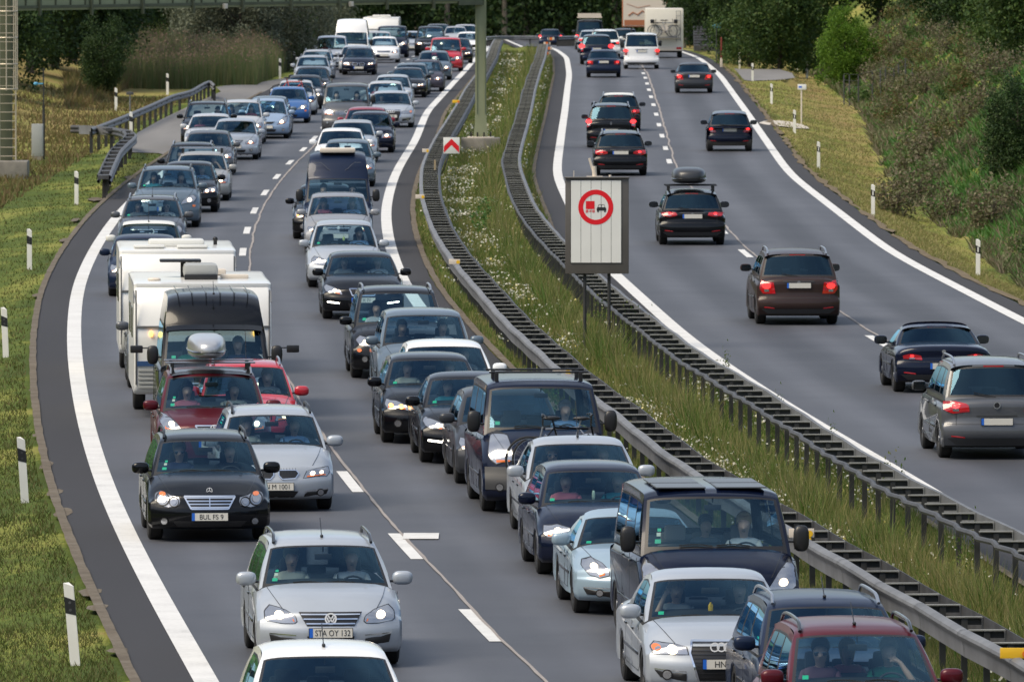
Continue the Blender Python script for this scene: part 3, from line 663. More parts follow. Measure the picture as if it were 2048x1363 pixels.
# front designs: head lamp polygon (y positive side), grille polygon, bars, emblem ... z for hz=.72 body, scaled
FR = dict(
 vw=dict(hl=[(.41,.575),(.43,.645),(.56,.72),(.72,.755),(.785,.69),(.785,.585),(.60,.555),(.44,.555)], gr=[(-.385,.69),(.385,.69),(.29,.525),(-.29,.525)], bars=3, barc='silver', emb='vw', pz=.44, li=[(-.29,.40),(.29,.40),(.25,.265),(-.25,.265)], si=[(.42,.40),(.74,.42),(.71,.29),(.42,.27)], lm=[(.62,.655,.07)], chin=1),
 merc=dict(hl=[(.43,.585),(.44,.65),(.53,.665),(.60,.70),(.70,.735),(.78,.70),(.79,.61),(.72,.53),(.60,.51),(.47,.515)], ovals=[(.68,.63,.10),(.52,.59,.072)], gr=[(-.37,.67),(.37,.67),(.27,.49),(-.27,.49)], bars=4, barc='chrome', frame=1, emb='star', pz=.375, li=[(-.54,.315),(.54,.315),(.46,.225),(-.46,.225)], fog=[(.66,.305,.045)], hump=1),
 bmw=dict(hl=[(.42,.52),(.47,.62),(.66,.67),(.80,.68),(.82,.60),(.76,.53)], gr2=[(.04,.64),(.30,.64),(.345,.59),(.29,.515),(.09,.505),(.04,.56)], emb='roundel', pz=.39, li=[(-.34,.32),(.34,.32),(.26,.22),(-.26,.22)], si=[(.44,.30),(.80,.34),(.76,.25),(.42,.23)], fog=[(.68,.295,.045)], lm=[(.56,.59,.045),(.70,.605,.045)]),
 bmw1=dict(hl=[(.44,.585),(.47,.66),(.62,.735),(.80,.76),(.83,.68),(.78,.60)], gr2=[(.04,.69),(.30,.69),(.34,.64),(.28,.58),(.08,.575),(.04,.61)], emb='roundel', pz=.44, li=[(-.40,.37),(.40,.37),(.34,.26),(-.34,.26)], fog=[(.62,.36,.055)], lm=[(.56,.645,.06),(.73,.665,.065)], amber=1),
 audi=dict(hl=[(.42,.58),(.44,.665),(.58,.70),(.78,.715),(.83,.66),(.80,.58)], gr=[(-.37,.735),(.37,.735),(.40,.60),(.30,.26),(-.30,.26),(-.40,.60)], bars=11, barc='black', frame=1, emb='rings', pz=.47, si=[(.44,.37),(.80,.40),(.72,.30),(.44,.27)], fog=[(.66,.345,.048)], lm=[(.60,.635,.078)], ind=(.77,.655,.05)),
 hyundai=dict(hl=[(.50,.60),(.56,.70),(.70,.80),(.82,.84),(.84,.74),(.76,.63)], gr=[(-.30,.69),(.30,.69),(.24,.62),(-.24,.62)], bars=1, barc='chrome', frame=1, emb='h', pz=.44, li=[(-.42,.56),(.42,.56),(.30,.30),(-.30,.30)], fog=[(.66,.36,.05)], lm=[(.66,.71,.06)]),
 volvo=dict(hl=[(.46,.56),(.48,.63),(.60,.70),(.80,.77),(.85,.72),(.80,.62),(.62,.57)], gr=[(-.30,.69),(.30,.69),(.24,.54),(-.24,.54)], bars=4, barc='black', frame=1, emb=None, pz=.44, li=[(-.34,.37),(.34,.37),(.3,.27),(-.3,.27)], drl=[((.52,.37),(.78,.40))], lm=[(.62,.645,.055)]),
 golf4=dict(hl=[(.44,.55),(.46,.68),(.62,.72),(.80,.70),(.82,.60),(.76,.55)], gr=[(-.36,.70),(.36,.70),(.34,.60),(-.34,.60)], bars=3, barc='black', emb='vw', pz=.45, li=[(-.45,.36),(.45,.36),(.42,.27),(-.42,.27)], lm=[(.62,.635,.07)]),
 slk=dict(hl=[(.46,.57),(.46,.65),(.53,.74),(.66,.81),(.76,.80),(.79,.70),(.70,.58),(.58,.545)], gr=[(-.30,.66),(.30,.66),(.24,.50),(-.24,.50)], bars=2, barc='chrome', emb='star', pz=.34, li=[(-.30,.34),(.30,.34),(.26,.24),(-.26,.24)], si=[(.40,.38),(.78,.39),(.72,.27),(.40,.26)], fog=[(.58,.325,.04)], lm=[(.64,.70,.06),(.57,.62,.05)]),
 gen=dict(hl=[(.46,.56),(.48,.655),(.62,.72),(.80,.75),(.83,.67),(.78,.58)], gr=[(-.40,.70),(.40,.70),(.34,.60),(-.34,.60)], bars=2, barc='chrome', emb='dot', pz=.44, li=[(-.40,.37),(.40,.37),(.32,.27),(-.32,.27)], fog=[(.66,.35,.045)], lm=[(.64,.645,.07)]),
 opel=dict(hl=[(.42,.57),(.44,.655),(.60,.69),(.78,.69),(.80,.63),(.72,.57)], gr=[(-.34,.70),(.34,.70),(.26,.62),(-.26,.62)], bars=1, barc='silver', emb='dot', pz=.47, li=[(-.44,.36),(.44,.36),(.38,.27),(-.38,.27)], fog=[(.62,.35,.045)], lm=[(.60,.63,.065)]),
 focus=dict(hl=[(.40,.56),(.40,.60),(.54,.72),(.72,.77),(.80,.70),(.72,.60)], gr=[(-.26,.66),(.26,.66),(.22,.60),(-.22,.60)], bars=1, barc='chrome', emb='dot', pz=.45, li=[(-.42,.36),(.42,.36),(.36,.26),(-.36,.26)], fog=[(.64,.36,.05)], lm=[(.62,.66,.075)], ind=(.74,.52,.045)),
 jazz=dict(hl=[(.42,.55),(.46,.62),(.64,.80),(.78,.90),(.82,.78),(.74,.60)], gr=[(-.34,.66),(.34,.66),(.22,.57),(-.22,.57)], bars=1, barc='black', emb='dot', pz=.46, li=[(-.40,.37),(.40,.37),(.34,.27),(-.34,.27)], fog=[(.66,.35,.04)], lm=[(.60,.66,.085)]),
 vivaro=dict(hl=[(.46,.58),(.48,.74),(.53,.90),(.66,.93),(.76,.88),(.80,.72),(.80,.64),(.70,.575)], gr=[(-.40,.60),(.40,.60),(.40,.55),(-.40,.55)], bars=1, barc='chrome', emb='dot', pz=.44, li=[(-.44,.40),(.44,.40),(.40,.28),(-.40,.28)], fog=[(.66,.31,.05)], lm=[(.64,.76,.09)], bump=1),
 custom=dict(hl=[(.50,.55),(.54,.62),(.66,.76),(.80,.86),(.85,.78),(.84,.62),(.72,.54)], gr=[(-.46,.66),(.46,.66),(.36,.44),(-.36,.44)], bars=4, barc='chrome', frame=1, emb='dot', pz=.37, li=[(-.44,.32),(.44,.32),(.40,.25),(-.40,.25)], fog=[(.68,.34,.05)], lm=[(.70,.66,.07)]),
 tvan=dict(hl=[(.44,.56),(.46,.66),(.60,.74),(.80,.77),(.83,.68),(.78,.57)], gr=[(-.40,.70),(.40,.70),(.38,.58),(-.38,.58)], bars=3, barc='chrome', emb='vwdot', pz=.43, li=[(-.48,.36),(.48,.36),(.42,.26),(-.42,.26)], fog=[(.68,.34,.05)], lm=[(.62,.65,.08)]),
)
def emblem(c, mb, kind, cz, off, rear=False):
    P = lambda vf, mi=0, o=off: put(c, mb, vf, o, mi, rear, flatx=c.fx(0, cz, rear=rear))
    if kind == 'vw':
        P(disc2(0, cz, .070), 1); P(ring2(0, cz, .054, .074), 0, off+.004)
        for s in (-1, 1):
            for a, b in (((.030*s, cz+.042), (.012*s, cz+.004)), ((.012*s, cz+.004), (0, cz+.016)), ((.046*s, cz+.018), (.022*s, cz-.042)), ((.022*s, cz-.042), (0, cz-.004))): P(bar2(a, b, .016), 0, off+.006)
    elif kind == 'star':
        P(ring2(0, cz, .036, .044), 0)
        for a in (90, 210, 330): P(bar2((0, cz), (.04*math.cos(R(a)), cz+.04*math.sin(R(a))), .008), 0, off+.003)
    elif kind == 'roundel':
        P(disc2(0, cz, .042), 1); P(ring2(0, cz, .036, .043), 0, off+.003)
        for s, a in ((1, 2), (-1, 2)): P(([(0, cz), (.024*s, cz), (.017*s, cz+.017*s), (0, cz+.024*s)], [(0,1,2,3)]), 2, off+.004)
        for s in (1, -1): P(([(0, cz), (-.024*s, cz), (-.017*s, cz+.017*s), (0, cz+.024*s)], [(0,1,2,3)]), 0, off+.004)
    elif kind == 'rings':
        for k in range(4): P(ring2(-.117+.078*k, cz, .040, .056), 0, off+.012+.002*k)
    elif kind == 'h':
        P(ring2(0, cz, .036, .048, sy=1.5), 0)
        for s in (-1, 1): P(bar2((.022*s-.008, cz-.03), (.022*s+.008, cz+.03), .013), 0, off+.003)
        P(bar2((-.022, cz-.004), (.022, cz+.004), .012), 0, off+.003)
    elif kind == 'dot': P(disc2(0, cz, .038), 0)
    elif kind == 'vwdot': P(disc2(0, cz, .06), 1); P(ring2(0, cz, .045, .06), 0, off+.003)
    elif kind == 'diamond':
        P(([(0, cz+.07), (.042, cz), (0, cz-.07), (-.042, cz)], [(0,1,2,3)]), 0)
_MC = {}
def cached(key, fn):
    if key not in _MC: _MC[key] = fn()
    return _MC[key]
def mo(name, key, fn, parent, paintm=None, slot=0, **k):
    me = cached(key, fn); o = O(name, me, parent, **k)
    if paintm is not None:
        o.material_slots[slot].link = 'OBJECT'; o.material_slots[slot].material = paintm
    return o
def wheel_meshes(r, w=.21):
    t = MB(); t.lathe([(r*.62,-w/2),(r*.80,-w/2-.008),(r*.94,-w/2+.005),(r,-w/2+.03),(r,w/2-.03),(r*.94,w/2-.005),(r*.80,w/2+.008),(r*.62,w/2),(r*.60,0),(r*.62,-w/2)], 26, axis='y')
    m = MB(); m.lathe([(r*.64, w/2-.002),(r*.60, w/2-.012),(r*.58, w/2-.06),(.03, w/2-.075)], 24, axis='y', mi=1)
    for k in range(5):
        a = 2*math.pi*k/5; d = (math.cos(a), math.sin(a)); n = (-d[1], d[0])
        V = [(d[0]*q+n[0]*e, w/2-.018, d[1]*q+n[1]*e) for q, e in ((.02,.035),(r*.6,.045),(r*.6,-.045),(.02,-.035))]; V += [(x, y-.03, z) for x, y, z in V]
        m.add(V, [(0,1,2,3),(0,4,5,1),(1,5,6,2),(2,6,7,3)])
    m.lathe([(.055, w/2-.03),(.05, w/2-.008),(.001, w/2-.006)], 12, axis='y')
    return t, m
def person(parent_label, pose, role, M, cloth, hair, lens=0, group='people seen inside the cars', skin='skin', txt=None, sc_=1.0):
    b, cl, hr = PERS[pose]
    o = O("person", b); o.matrix_world = M
    o.scale = (sc_, sc_, sc_)
    for i, mt in ((0, M_[skin]), (1, shirt(cloth)), (2, M_['trouser'])):
        o.material_slots[i].link = 'OBJECT'; o.material_slots[i].material = mt
    tag(o, txt, "person", group)
    h = O("hair", hr['long' if hair.endswith('+') else 'short'], o); h.material_slots[0].link = 'OBJECT'; h.material_slots[0].material = M_[{'g':'hairg','b':'hairb','l':'hairl'}[hair[0]]]
    O("sunglasses" if lens else "eyes", hr['glasses'] if lens else hr['eyes'], o)
    return o
# --- one seated body per pose, grown from a skeleton
def skin_body(arms, hands_c):
    V = [(0,0,0),(-.04,0,.18),(-.09,0,.36),(-.10,0,.46),(-.095,0,.515),(-.082,0,.55),(-.058,0,.605),(-.045,0,.665),(-.055,0,.72),(-.06,0,.76)]
    Rr = [(.17,.14),(.145,.12),(.165,.13),(.13,.10),(.060,.058),(.052,.054),(.070,.076),(.095,.105),(.092,.100),(.06,.06)]
    E = [(i, i+1) for i in range(9)]
    V.append((.056,0,.655)); Rr.append((.015,.018)); E.append((7,10)); V.append((.072,0,.643)); Rr.append((.011,.011)); E.append((10,11))
    for s, (el, wr, hd) in ((1, arms[0]), (-1, arms[1])):
        i = len(V); V += [(-.10, s*.175, .475), el, ((el[0]+wr[0])/2, (el[1]+wr[1])/2, (el[2]+wr[2])/2), wr, hd]
        Rr += [(.062,.062),(.042,.042),(.038,.038),(.026,.026),(.036,.018)]
        E += [(3,i),(i,i+1),(i+1,i+2),(i+2,i+3),(i+3,i+4)]
        h = Vector(hd); f = (h-Vector(wr)).normalized(); side = Vector((0,1,0)) if abs(f.y) < .8 else Vector((1,0,0))
        side = (side-f*side.dot(f)).normalized(); nrm = f.cross(side)
        for k in range(4):
            q = h+f*.03+side*(.022*(k-1.5)); l = (.055,.065,.06,.05)[k]
            j = len(V); a = q+f*l*.6-nrm*.01; b_ = q+f*l*.9-nrm*.035*(-1 if f.z > .5 else 1)
            V += [tuple(q), tuple(a), tuple(b_)]; Rr += [(.010,.010),(.009,.009),(.007,.007)]; E += [(i+4,j),(j,j+1),(j+1,j+2)]
        q = h-side*.035*s; j = len(V); V += [tuple(q), tuple(q+f*.03-side*.02*s)]; Rr += [(.012,.012),(.009,.009)]; E += [(i+4,j),(j,j+1)]
    for s in (1, -1):
        i = len(V); V += [(.08,s*.09,-.01),(.42,s*.14,.06),(.52,s*.13,-.16),(.58,s*.12,-.34),(.70,s*.13,-.38)]
        Rr += [(.088,.085),(.060,.058),(.055,.055),(.038,.04),(.035,.03)]; E += [(0,i),(i,i+1),(i+1,i+2),(i+2,i+3),(i+3,i+4)]
    me = bpy.data.meshes.new("person"); me.from_pydata([tuple(v) for v in V], E, []); o = bpy.data.objects.new("tmp", me); COL.objects.link(o)
    m = o.modifiers.new("s", 'SKIN')
    for k, r_ in enumerate(Rr): me.skin_vertices[0].data[k].radius = r_
    me.skin_vertices[0].data[0].use_root = True
    su = o.modifiers.new("u", 'SUBSURF'); su.levels = 1; su.render_levels = 1
    dg = bpy.context.evaluated_depsgraph_get(); out = bpy.data.meshes.new_from_object(o.evaluated_get(dg)); bpy.data.objects.remove(o)
    out.materials.clear(); [out.materials.append(x) for x in (M_['skin'], shirt('grey'), M_['trouser'])]
    n = len(out.polygons); cen = np.zeros(n*3, np.float32); out.polygons.foreach_get("center", cen); cen = cen.reshape(-1, 3)
    mi = np.where(cen[:, 2] > .525, 0, 1); mi = np.where(cen[:, 2] < .05, 2, mi); mi = np.where((cen[:, 2] < .14) & (cen[:, 0] > .12), 2, mi)
    for s, (el, wr, hd) in ((1, arms[0]), (-1, arms[1])):
        e_, w_ = np.array(el), np.array(wr); ax = w_-e_; L = np.linalg.norm(ax); tt = (cen-e_)@ax/L/L
        dist = np.linalg.norm(cen-(e_+np.clip(tt, 0, 2)[:, None]*ax), axis=1); mi = np.where((tt > -.15) & (dist < .09) & (cen[:, 1]*s > 0), 0, mi)
    out.polygons.foreach_set("material_index", mi.astype(np.int32)); out.polygons.foreach_set("use_smooth", np.ones(n, bool)); out.name = "person"
    return out
def hair_meshes():
    h = {}
    for nm, lo in (('short', .66), ('long', .50)):
        mb = MB()
        def fn(q, lo=lo): 
            x, y, z = q
            if x > .045 and z < .045: x = .045+(x-.045)*.1
            if z < 0: z *= (.75 if lo > .6 else 2.0)
            if lo < .6 and z < -.05: y *= .9
            return (x, y, z)
        mb.sup((-.095, 0, .745), (.122,.108,.122), 2.1, 14, 10, 0, None, fn); h[nm] = mb.mesh("hair", M_['hairb'], True)
    e = MB(); [e.sup((.018, s*.032, .678), (.012,.016,.009), 2, 8, 6) for s in (-1, 1)]; e.sup((.034, 0, .610), (.006,.024,.006), 2, 8, 6)
    h['eyes'] = e.mesh("eyes", M_['lens'], True)
    e = MB(); [e.sup((.046, s*.038, .680), (.008,.034,.023), 2.6, 10, 6) for s in (-1, 1)]; e.box((.048, 0, .688), (.006,.03,.006)); [e.box((-.02, s*.086, .686), (.11,.004,.008)) for s in (-1, 1)]
    h['glasses'] = e.mesh("sunglasses", M_['lens'], True)
    return h
_h = hair_meshes()
PERS = {
 'drive': (skin_body([((.10,.26,.26),(.34,.19,.36),(.41,.16,.39)), ((.10,-.26,.26),(.34,-.19,.36),(.41,-.16,.39))], 0), None, _h),
 'lap': (skin_body([((.02,.25,.22),(.22,.12,.13),(.28,.08,.12)), ((.02,-.25,.22),(.22,-.12,.13),(.28,-.08,.12))], 0), None, _h),
 'phone': (skin_body([((.02,.25,.22),(.22,.12,.13),(.28,.08,.12)), ((.10,-.26,.36),(.04,-.15,.62),(.01,-.11,.68))], 0), None, _h),
 'chin': (skin_body([((.16,.28,.34),(.12,.12,.58),(.09,.06,.62)), ((.10,-.26,.26),(.34,-.14,.36),(.41,-.10,.39))], 0), None, _h),
}
def build_car(style, design, col, label, cat_='car', name=None, rear=False, lod=2, lights='on', rails=0, bars=0, plate=None, roofpaint=None, people=(), tow=0, kw=None, group=None, antenna=0, sun=0, key='', rcol=None, rdes=None, glass='glass', sticker=0, camp=0, winge=0, seat='seat'):
    kw = kw or {}; c = Car(style, **kw); P = paint(col); ck = (style, tuple(sorted(kw.items())))
    nm = name or {'hatch':'hatchback_car','small':'hatchback_car','estate':'estate_car','sedan':'sedan_car','coupe':'coupe_car','mpv':'minivan','suv':'suv_car','mini':'hatchback_car','van':'passenger_van','cargo':'delivery_van','high':'high_roof_van','roadster':'roadster_car'}[style]
    root = thing(nm, label, cat_, group=group)
    k = (ck,)
    sc_z = c.hz/.72; sy = c.hw/.88
    S = lambda poly: [(y*sy, z*sc_z) for y, z in poly]
    gh = cached(('gh',)+k, lambda: greenhouse(c))
    # body (lower shell + cabin frame = one mesh)
    def bod():
        mb = body_mesh(c); fr = gh[0]; mb.add(fr.v, fr.f, [0 if q == 0 else 2 for q in fr.m]); me = mb.mesh("body", [P, M_['under'], M_['black']], True, 38); return me
    body = mo("body", ('body',)+k, bod, root, P)
    gm = M_[glass]
    def G(mb, nm_): return lambda: mb.mesh(nm_, [gm], True, 60)
    mo("windscreen", ('ws', glass)+k, G(gh[1], "windscreen"), root, gm)
    if c.st != 'roadster' or True: mo("rear_window", ('rwn', glass)+k, G(gh[2], "rear_window"), root, M_['tint'] if cat_ == 'van' else gm)
    for i in (0, 1): mo("side_window", ('sw', i)+k, G(gh[3][i], "side_window"), root, M_['tint'])
    # dashboard + seats
    def dashm():
        mb = MB(); mb.box((-(c.xc+.42), 0, c.zc-.16), (.85, c.W*.80, .10), 0, bev=.03); mb.sup((-(c.xc+.62), c.hw*.42, c.zc-.08), (.16,.20,.07), 2.6)
        for t0 in (-.5, .0): mb.tube([Vector(c.wsp(t0+i*.09, .155+.02*math.sin(i*.7)))+Vector((.02,0,.015)) for i in range(6)], .011, 4, 0)
        mb.box((-(c.x1-.06), 0, c.Hw-.16), (.03,.21,.07), 0, bev=.01); mb.tube([(-(c.x1-.03), 0, c.Hw-.10), (-(c.x1-.05), 0, c.Hw-.04)], .01, 5)
        return mb.mesh("dashboard", M_['dash'], True, 40)
    mo("dashboard", ('dash',)+k, dashm, root)
    if lod >= 1:
        sx = -(c.x1+.30); sz = min(c.zc-.62, c.H-1.06) if c.nose != 'van' else c.zc-.62
        def seatm():
            mb = MB()
            for s in (-1, 1): mb.box((0, s*c.hw*.42, .30), (.13,.46,.62), 0, Matrix.Rotation(R(-14), 4, 'Y'), .05); mb.box((-.14, s*c.hw*.42, .74), (.10,.27,.20), 0, None, .045); 
            mb.box((-.95, 0, .26), (.13,c.W*.74,.6), 0, Matrix.Identity(4), .05)
            for s in (-1, 0, 1): mb.box((-1.0, s*.40, .62), (.09,.24,.15), 0, None, .04)
            return mb.mesh("seat", M_[seat], True, 40)
        mo("seat", ('seat', seat)+k, seatm, root, loc=(sx-.12, 0, sz))
        def stw():
            mb = MB(); n = 20; mb.tube([(0, .17*math.cos(2*math.pi*i/n), .17*math.sin(2*math.pi*i/n)) for i in range(n+1)], .014, 6, cap=False); mb.sup((0.02,0,0), (.03,.06,.05)); mb.box((0.01,0,0), (.015,.32,.03)); return mb.mesh("steering_wheel", M_['dash'], True)
        mo("steering_wheel", ('stw',), stw, root, loc=(sx+.44, c.hw*.42, sz+.50), rot=(0, R(-25), 0))
    # wheels
    tw = cached(('tw', c.r), lambda: tuple(q.mesh(n, m, True, 35) for q, n, m in zip(wheel_meshes(c.r), ("wheel", "rim"), (M_['rubber'], [M_['rim'], M_['black']]))))
    for ax in (c.fa, c.ra):
        for s in (-1, 1):
            wo = O("wheel", tw[0], root, (-ax, s*(c.hw-.115), c.r), (0, 0, 0 if s > 0 else math.pi))
            if lod >= 1: O("rim", tw[1], wo)
    # mirrors
    mx = -(c.xc+(.38 if c.nose != 'van' else .30)); mz = c.zc+(.03 if c.nose != 'van' else .10)
    big = c.nose == 'van' and style != 'cargo'
    mcol = P if not big else M_['black']
    for s in (-1, 1):
        def mirm(s=s):
            mb = MB(); d = (.075,.125,.085) if not big else (.07,.10,.165)
            mb.sup((0, s*(.12 if not big else .14), 0), d, 3.0, 16, 10); mb.box((-.01, s*.02, -.04), (.05,.14,.03), 1, None, .01)
            return mb.mesh("door_mirror", [P, M_['black']], True, 40)
        m_ = mo("door_mirror", ('mir', s, big), mirm, root, mcol, loc=(mx, s*(c.hw*.955), mz))
        if lod >= 1:
            d = (.10,.065) if not big else (.08,.14); y0 = s*(.12 if not big else .14)
            mo("mirror_glass", ('mg', s, big), lambda: mesh_arr("mirror_glass", [(-.077, y0-d[0], -d[1]), (-.077, y0+d[0], -d[1]), (-.077, y0+d[0], d[1]), (-.077, y0-d[0], d[1])], [(0,1,2,3)], [M_['mirror']]), m_)
    # front
    D = FR[design]
    if not rear or lod >= 2:
        for s in (-1, 1):
            def hlm(s=s):
                mb = MB(); V, Fc = scan([(s*y*sy, z*sc_z) for y, z in D['hl']], 8, 8); put(c, mb, (V, Fc), .006, 0)
                cy = sum(q[0] for q in D['hl'])/len(D['hl']); cz = sum(q[1] for q in D['hl'])/len(D['hl'])
                edge = [(s*(cy+(y-cy)*1.06)*sy, (cz+(z-cz)*1.08)*sc_z) for y, z in D['hl']]; put(c, mb, scan(edge, 8, 8), .003, 1)
                if D.get('ovals'):
                    for oy, oz, r_ in D['ovals']: put(c, mb, ring2(s*oy*sy, oz*sc_z, r_*.86, r_*1.02, 20), .016, 1); put(c, mb, disc2(s*oy*sy, oz*sc_z, r_*.55, 16), .018, 0)
                    put(c, mb, disc2(s*D['ovals'][0][0]*sy, (D['ovals'][0][1]+.07)*sc_z, .03, 12, 1.6), .02, 2)
                elif D.get('ind'): put(c, mb, disc2(s*D['ind'][0]*sy, D['ind'][1]*sc_z, D['ind'][2]*.8, 12, 1.3), .013, 2)
                else: put(c, mb, scan([(s*y*sy, z*sc_z) for y, z in [(D['hl'][0][0]+.05, D['hl'][0][1]+.012), (D['hl'][-1][0], D['hl'][-1][1]+.012), (D['hl'][-1][0], D['hl'][-1][1]+.045), (D['hl'][0][0]+.05, D['hl'][0][1]+.04)]], 4, 2), .012, 2)
                return mb.mesh("headlight", [M_['refl'], M_['black'], M_['orange']], True, 50)
            h_ = mo("headlight", ('hl', s, design)+k, hlm, root)
            on = (lights == 'on') or (lights == 'r' and s < 0) or (lights == 'l' and s > 0)
            if on and D.get('lm'):
                def lm(s=s):
                    mb = MB()
                    for i, (ly, lz, lr) in enumerate(D['lm']): put(c, mb, disc2(s*ly*sy, lz*sc_z, lr*(.66 if i == 0 else .5), 16, 1.15), .022)
                    return mb.mesh("lamp", [M_['lamp'], M_['amber']])
                mo("lamp", ('lm', s, design)+k, lm, h_, M_['amber'] if D.get('amber') and s < 0 and col == 'black' else M_['lamp'])
        if 'gr' in D or 'gr2' in D:
            def grm():
                mb = MB(); off = .008; W_ = {'chrome': 1, 'silver': 1, 'black': 2}[D.get('barc', 'black')]
                if 'gr2' in D:
                    for s in (-1, 1):
                        poly = [(s*y*sy, z*sc_z) for y, z in D['gr2']]
                        put(c, mb, scan(poly, 4, 5), off, 0); n = len(poly)
                        for i in range(n): put(c, mb, bar2(poly[i], poly[(i+1) % n], .014), off+.008, 1)
                        for i in range(6): yy = s*(.07+.045*i)*sy; put(c, mb, bar2((yy, .585*sc_z), (yy, .67*sc_z), .006), off+.004, 2)
                else:
                    poly = S(D['gr']); put(c, mb, scan(poly, 8, 6), off, 0); zs = [p[1] for p in poly]; z0, z1 = min(zs), max(zs); n = D.get('bars', 2)
                    for i in range(n):
                        z = z0+(z1-z0)*(i+.5)/n; xs = [q[0] for q in scan(poly, 1, 40)[0] if abs(q[1]-z) < (z1-z0)/38]
                        if xs: put(c, mb, bar2((min(xs)+.01, z), (max(xs)-.01, z), .016 if n < 6 else .009), off+.010, W_)
                    if D.get('frame'):
                        m = len(poly)
                        for i in range(m): put(c, mb, bar2(poly[i], poly[(i+1) % m], .022), off+.012, 1)
                    if design == 'merc': put(c, mb, bar2((0, z0), (0, z1), .014), off+.014, 1)
                return mb.mesh("grille", [M_['black'], M_['chrome'], M_['trim']], True, 50)
            g_ = mo("grille", ('gr', design)+k, grm, root)
            if D.get('emb') and lod >= 1:
                zz = {'vw': .61, 'golf4': .655, 'merc': .745, 'bmw': .70, 'bmw1': .75, 'audi': .665, 'hyundai': .665, 'slk': .58}.get(design, .665)*sc_z
                mo("emblem", ('em', design)+k, lambda: (lambda mb: (emblem(c, mb, D['emb'], zz, .03), mb.mesh("emblem", [M_['silverp'], M_['black'], M_['plateblue']]))[1])(MB()), g_)
        if D.get('li') or D.get('si'):
            def im():
                mb = MB()
                if D.get('li'):
                    put(c, mb, scan(S(D['li']), 8, 3), .006, 0); zs = [p[1]*sc_z for p in D['li']]
                    for i in range(3): z = min(zs)+(max(zs)-min(zs))*(i+.5)/3; put(c, mb, bar2((-.28*sy, z), (.28*sy, z), .008), .012, 1)
                    q = S(D['li']); 
                    if D.get('chin'): put(c, mb, bar2((q[3][0]-.03, q[3][1]-.02), (q[2][0]+.03, q[2][1]-.02), .02), .012, 2)
                if D.get('si'):
                    for s in (-1, 1):
                        put(c, mb, scan([(s*y*sy, z*sc_z) for y, z in D['si']], 5, 3), .006, 0); a, b = D['si'][0], D['si'][1]
                        put(c, mb, bar2((s*a[0]*sy, (a[1]+.012)*sc_z), (s*b[0]*sy, (b[1]+.012)*sc_z), .012), .012, 2)
                return mb.mesh("air_intake", [M_['black'], M_['trim'], M_['chrome']], True, 50)
            mo("air_intake", ('im', design)+k, im, root)
        if D.get('bump'):
            def bm_():
                mb = MB(); put(c, mb, scan(S([(-.86,.54),(.86,.54),(.86,.28),(-.86,.28)]), 22, 6), .012, 0); return mb.mesh("front_bumper", [M_['bumper']], True)
            mo("front_bumper", ('bmp', design)+k, bm_, root)
        for i, (fy, fz, fr_) in enumerate(D.get('fog', [])):
            if lod >= 1:
                for s in (-1, 1): mo("fog_lamp", ('fog', s, i, design)+k, lambda: (lambda mb: (put(c, mb, disc2(s*fy*sy, fz*sc_z, fr_*1.3), .014, 1), put(c, mb, disc2(s*fy*sy, fz*sc_z, fr_), .018, 0), mb.mesh("fog_lamp", [M_['refl'], M_['black']]))[-1])(MB()), root)
        if D.get('drl'):
            for s in (-1, 1): mo("daytime_running_light", ('drl', s, design)+k, lambda: (lambda mb: (put(c, mb, bar2((s*D['drl'][0][0][0]*sy, D['drl'][0][0][1]*sc_z), (s*D['drl'][0][1][0]*sy, D['drl'][0][1][1]*sc_z), .03), .016, 0), mb.mesh("daytime_running_light", [M_['drl']]))[-1])(MB()), root)
        pz = D['pz']*sc_z; px_ = max(c.fx(.2, pz), c.fx(.2, pz+.05), c.fx(.2, pz-.05))+.02
        def plm():
            mb = MB(); mb.box((0, 0, 0), (.012,.54,.125), 2, None, .004); mb.box((.007, 0, 0), (.004,.52,.11), 0); mb.box((.0085, -.24, 0), (.005,.042,.11), 1); return mb.mesh("licence_plate", [M_['plate'], M_['plateblue'], M_['black']])
        pl = mo("licence_plate", ('pl',), plm, root, loc=(px_, 0, pz), rot=(0, R(-4), 0))
        if plate:
            tm = text_mesh(plate, .112, M_['ink'], 1.0)
            O("plate_text", tm, pl, (.011, .022, -.004), (R(90), 0, R(90)), (.74 if len(plate) > 8 else .84, .92, 1))
    # hood seams, door seams
    if lod >= 1:
        for s_ in (-1, 1):
          def seam(s_=s_):
            mb = MB()
            for s in (s_,):
                a = (s*.52*c.hw/.88, c.hz*1.0); q = []
                for i in range(13):
                    v = i/12; yy = s*(.56+.17*v)*c.hw/.88; z = c.hz*.97+(c.zc-.045-c.hz*.97)*v
                    q.append((c.fx(yy, z)+.0, yy, z+.003))
                mb.tube(q, .004, 4)
                yd = s*(c.hw+.004)
                xs = [-(c.xc+.20), -(c.xc+(c.x3-c.xc)*.40), -(c.xc+(c.x3-c.xc)*.74)] if c.nose != 'van' else [-(c.xc+.12), -(c.xc+1.12), -(c.xc+2.2)]
                for x in xs[:2] if style in ('roadster', 'coupe') else xs: mb.box((x, yd, (.30+c.zc-.12)/2), (.008,.006,c.zc-.42))
                mb.box(((xs[0]+xs[-1])/2, yd, .30), (abs(xs[-1]-xs[0]),.006,.008))
                for x in xs[1:]: mb.box((x+.14, s*(c.hw+.014), c.zc-.20), (.17,.026,.026), 0, None, .008)
                mb.box((-(c.fa+c.ra)/2, s*(c.hw+.008), .50*c.r/.32), (c.ra-c.fa-.9,.018,.035), 0, None, .006)
            return mb.mesh("door_trim", M_['trim'], True, 40)
          mo("door_trim", ('seam', style, s_)+k, seam, root)
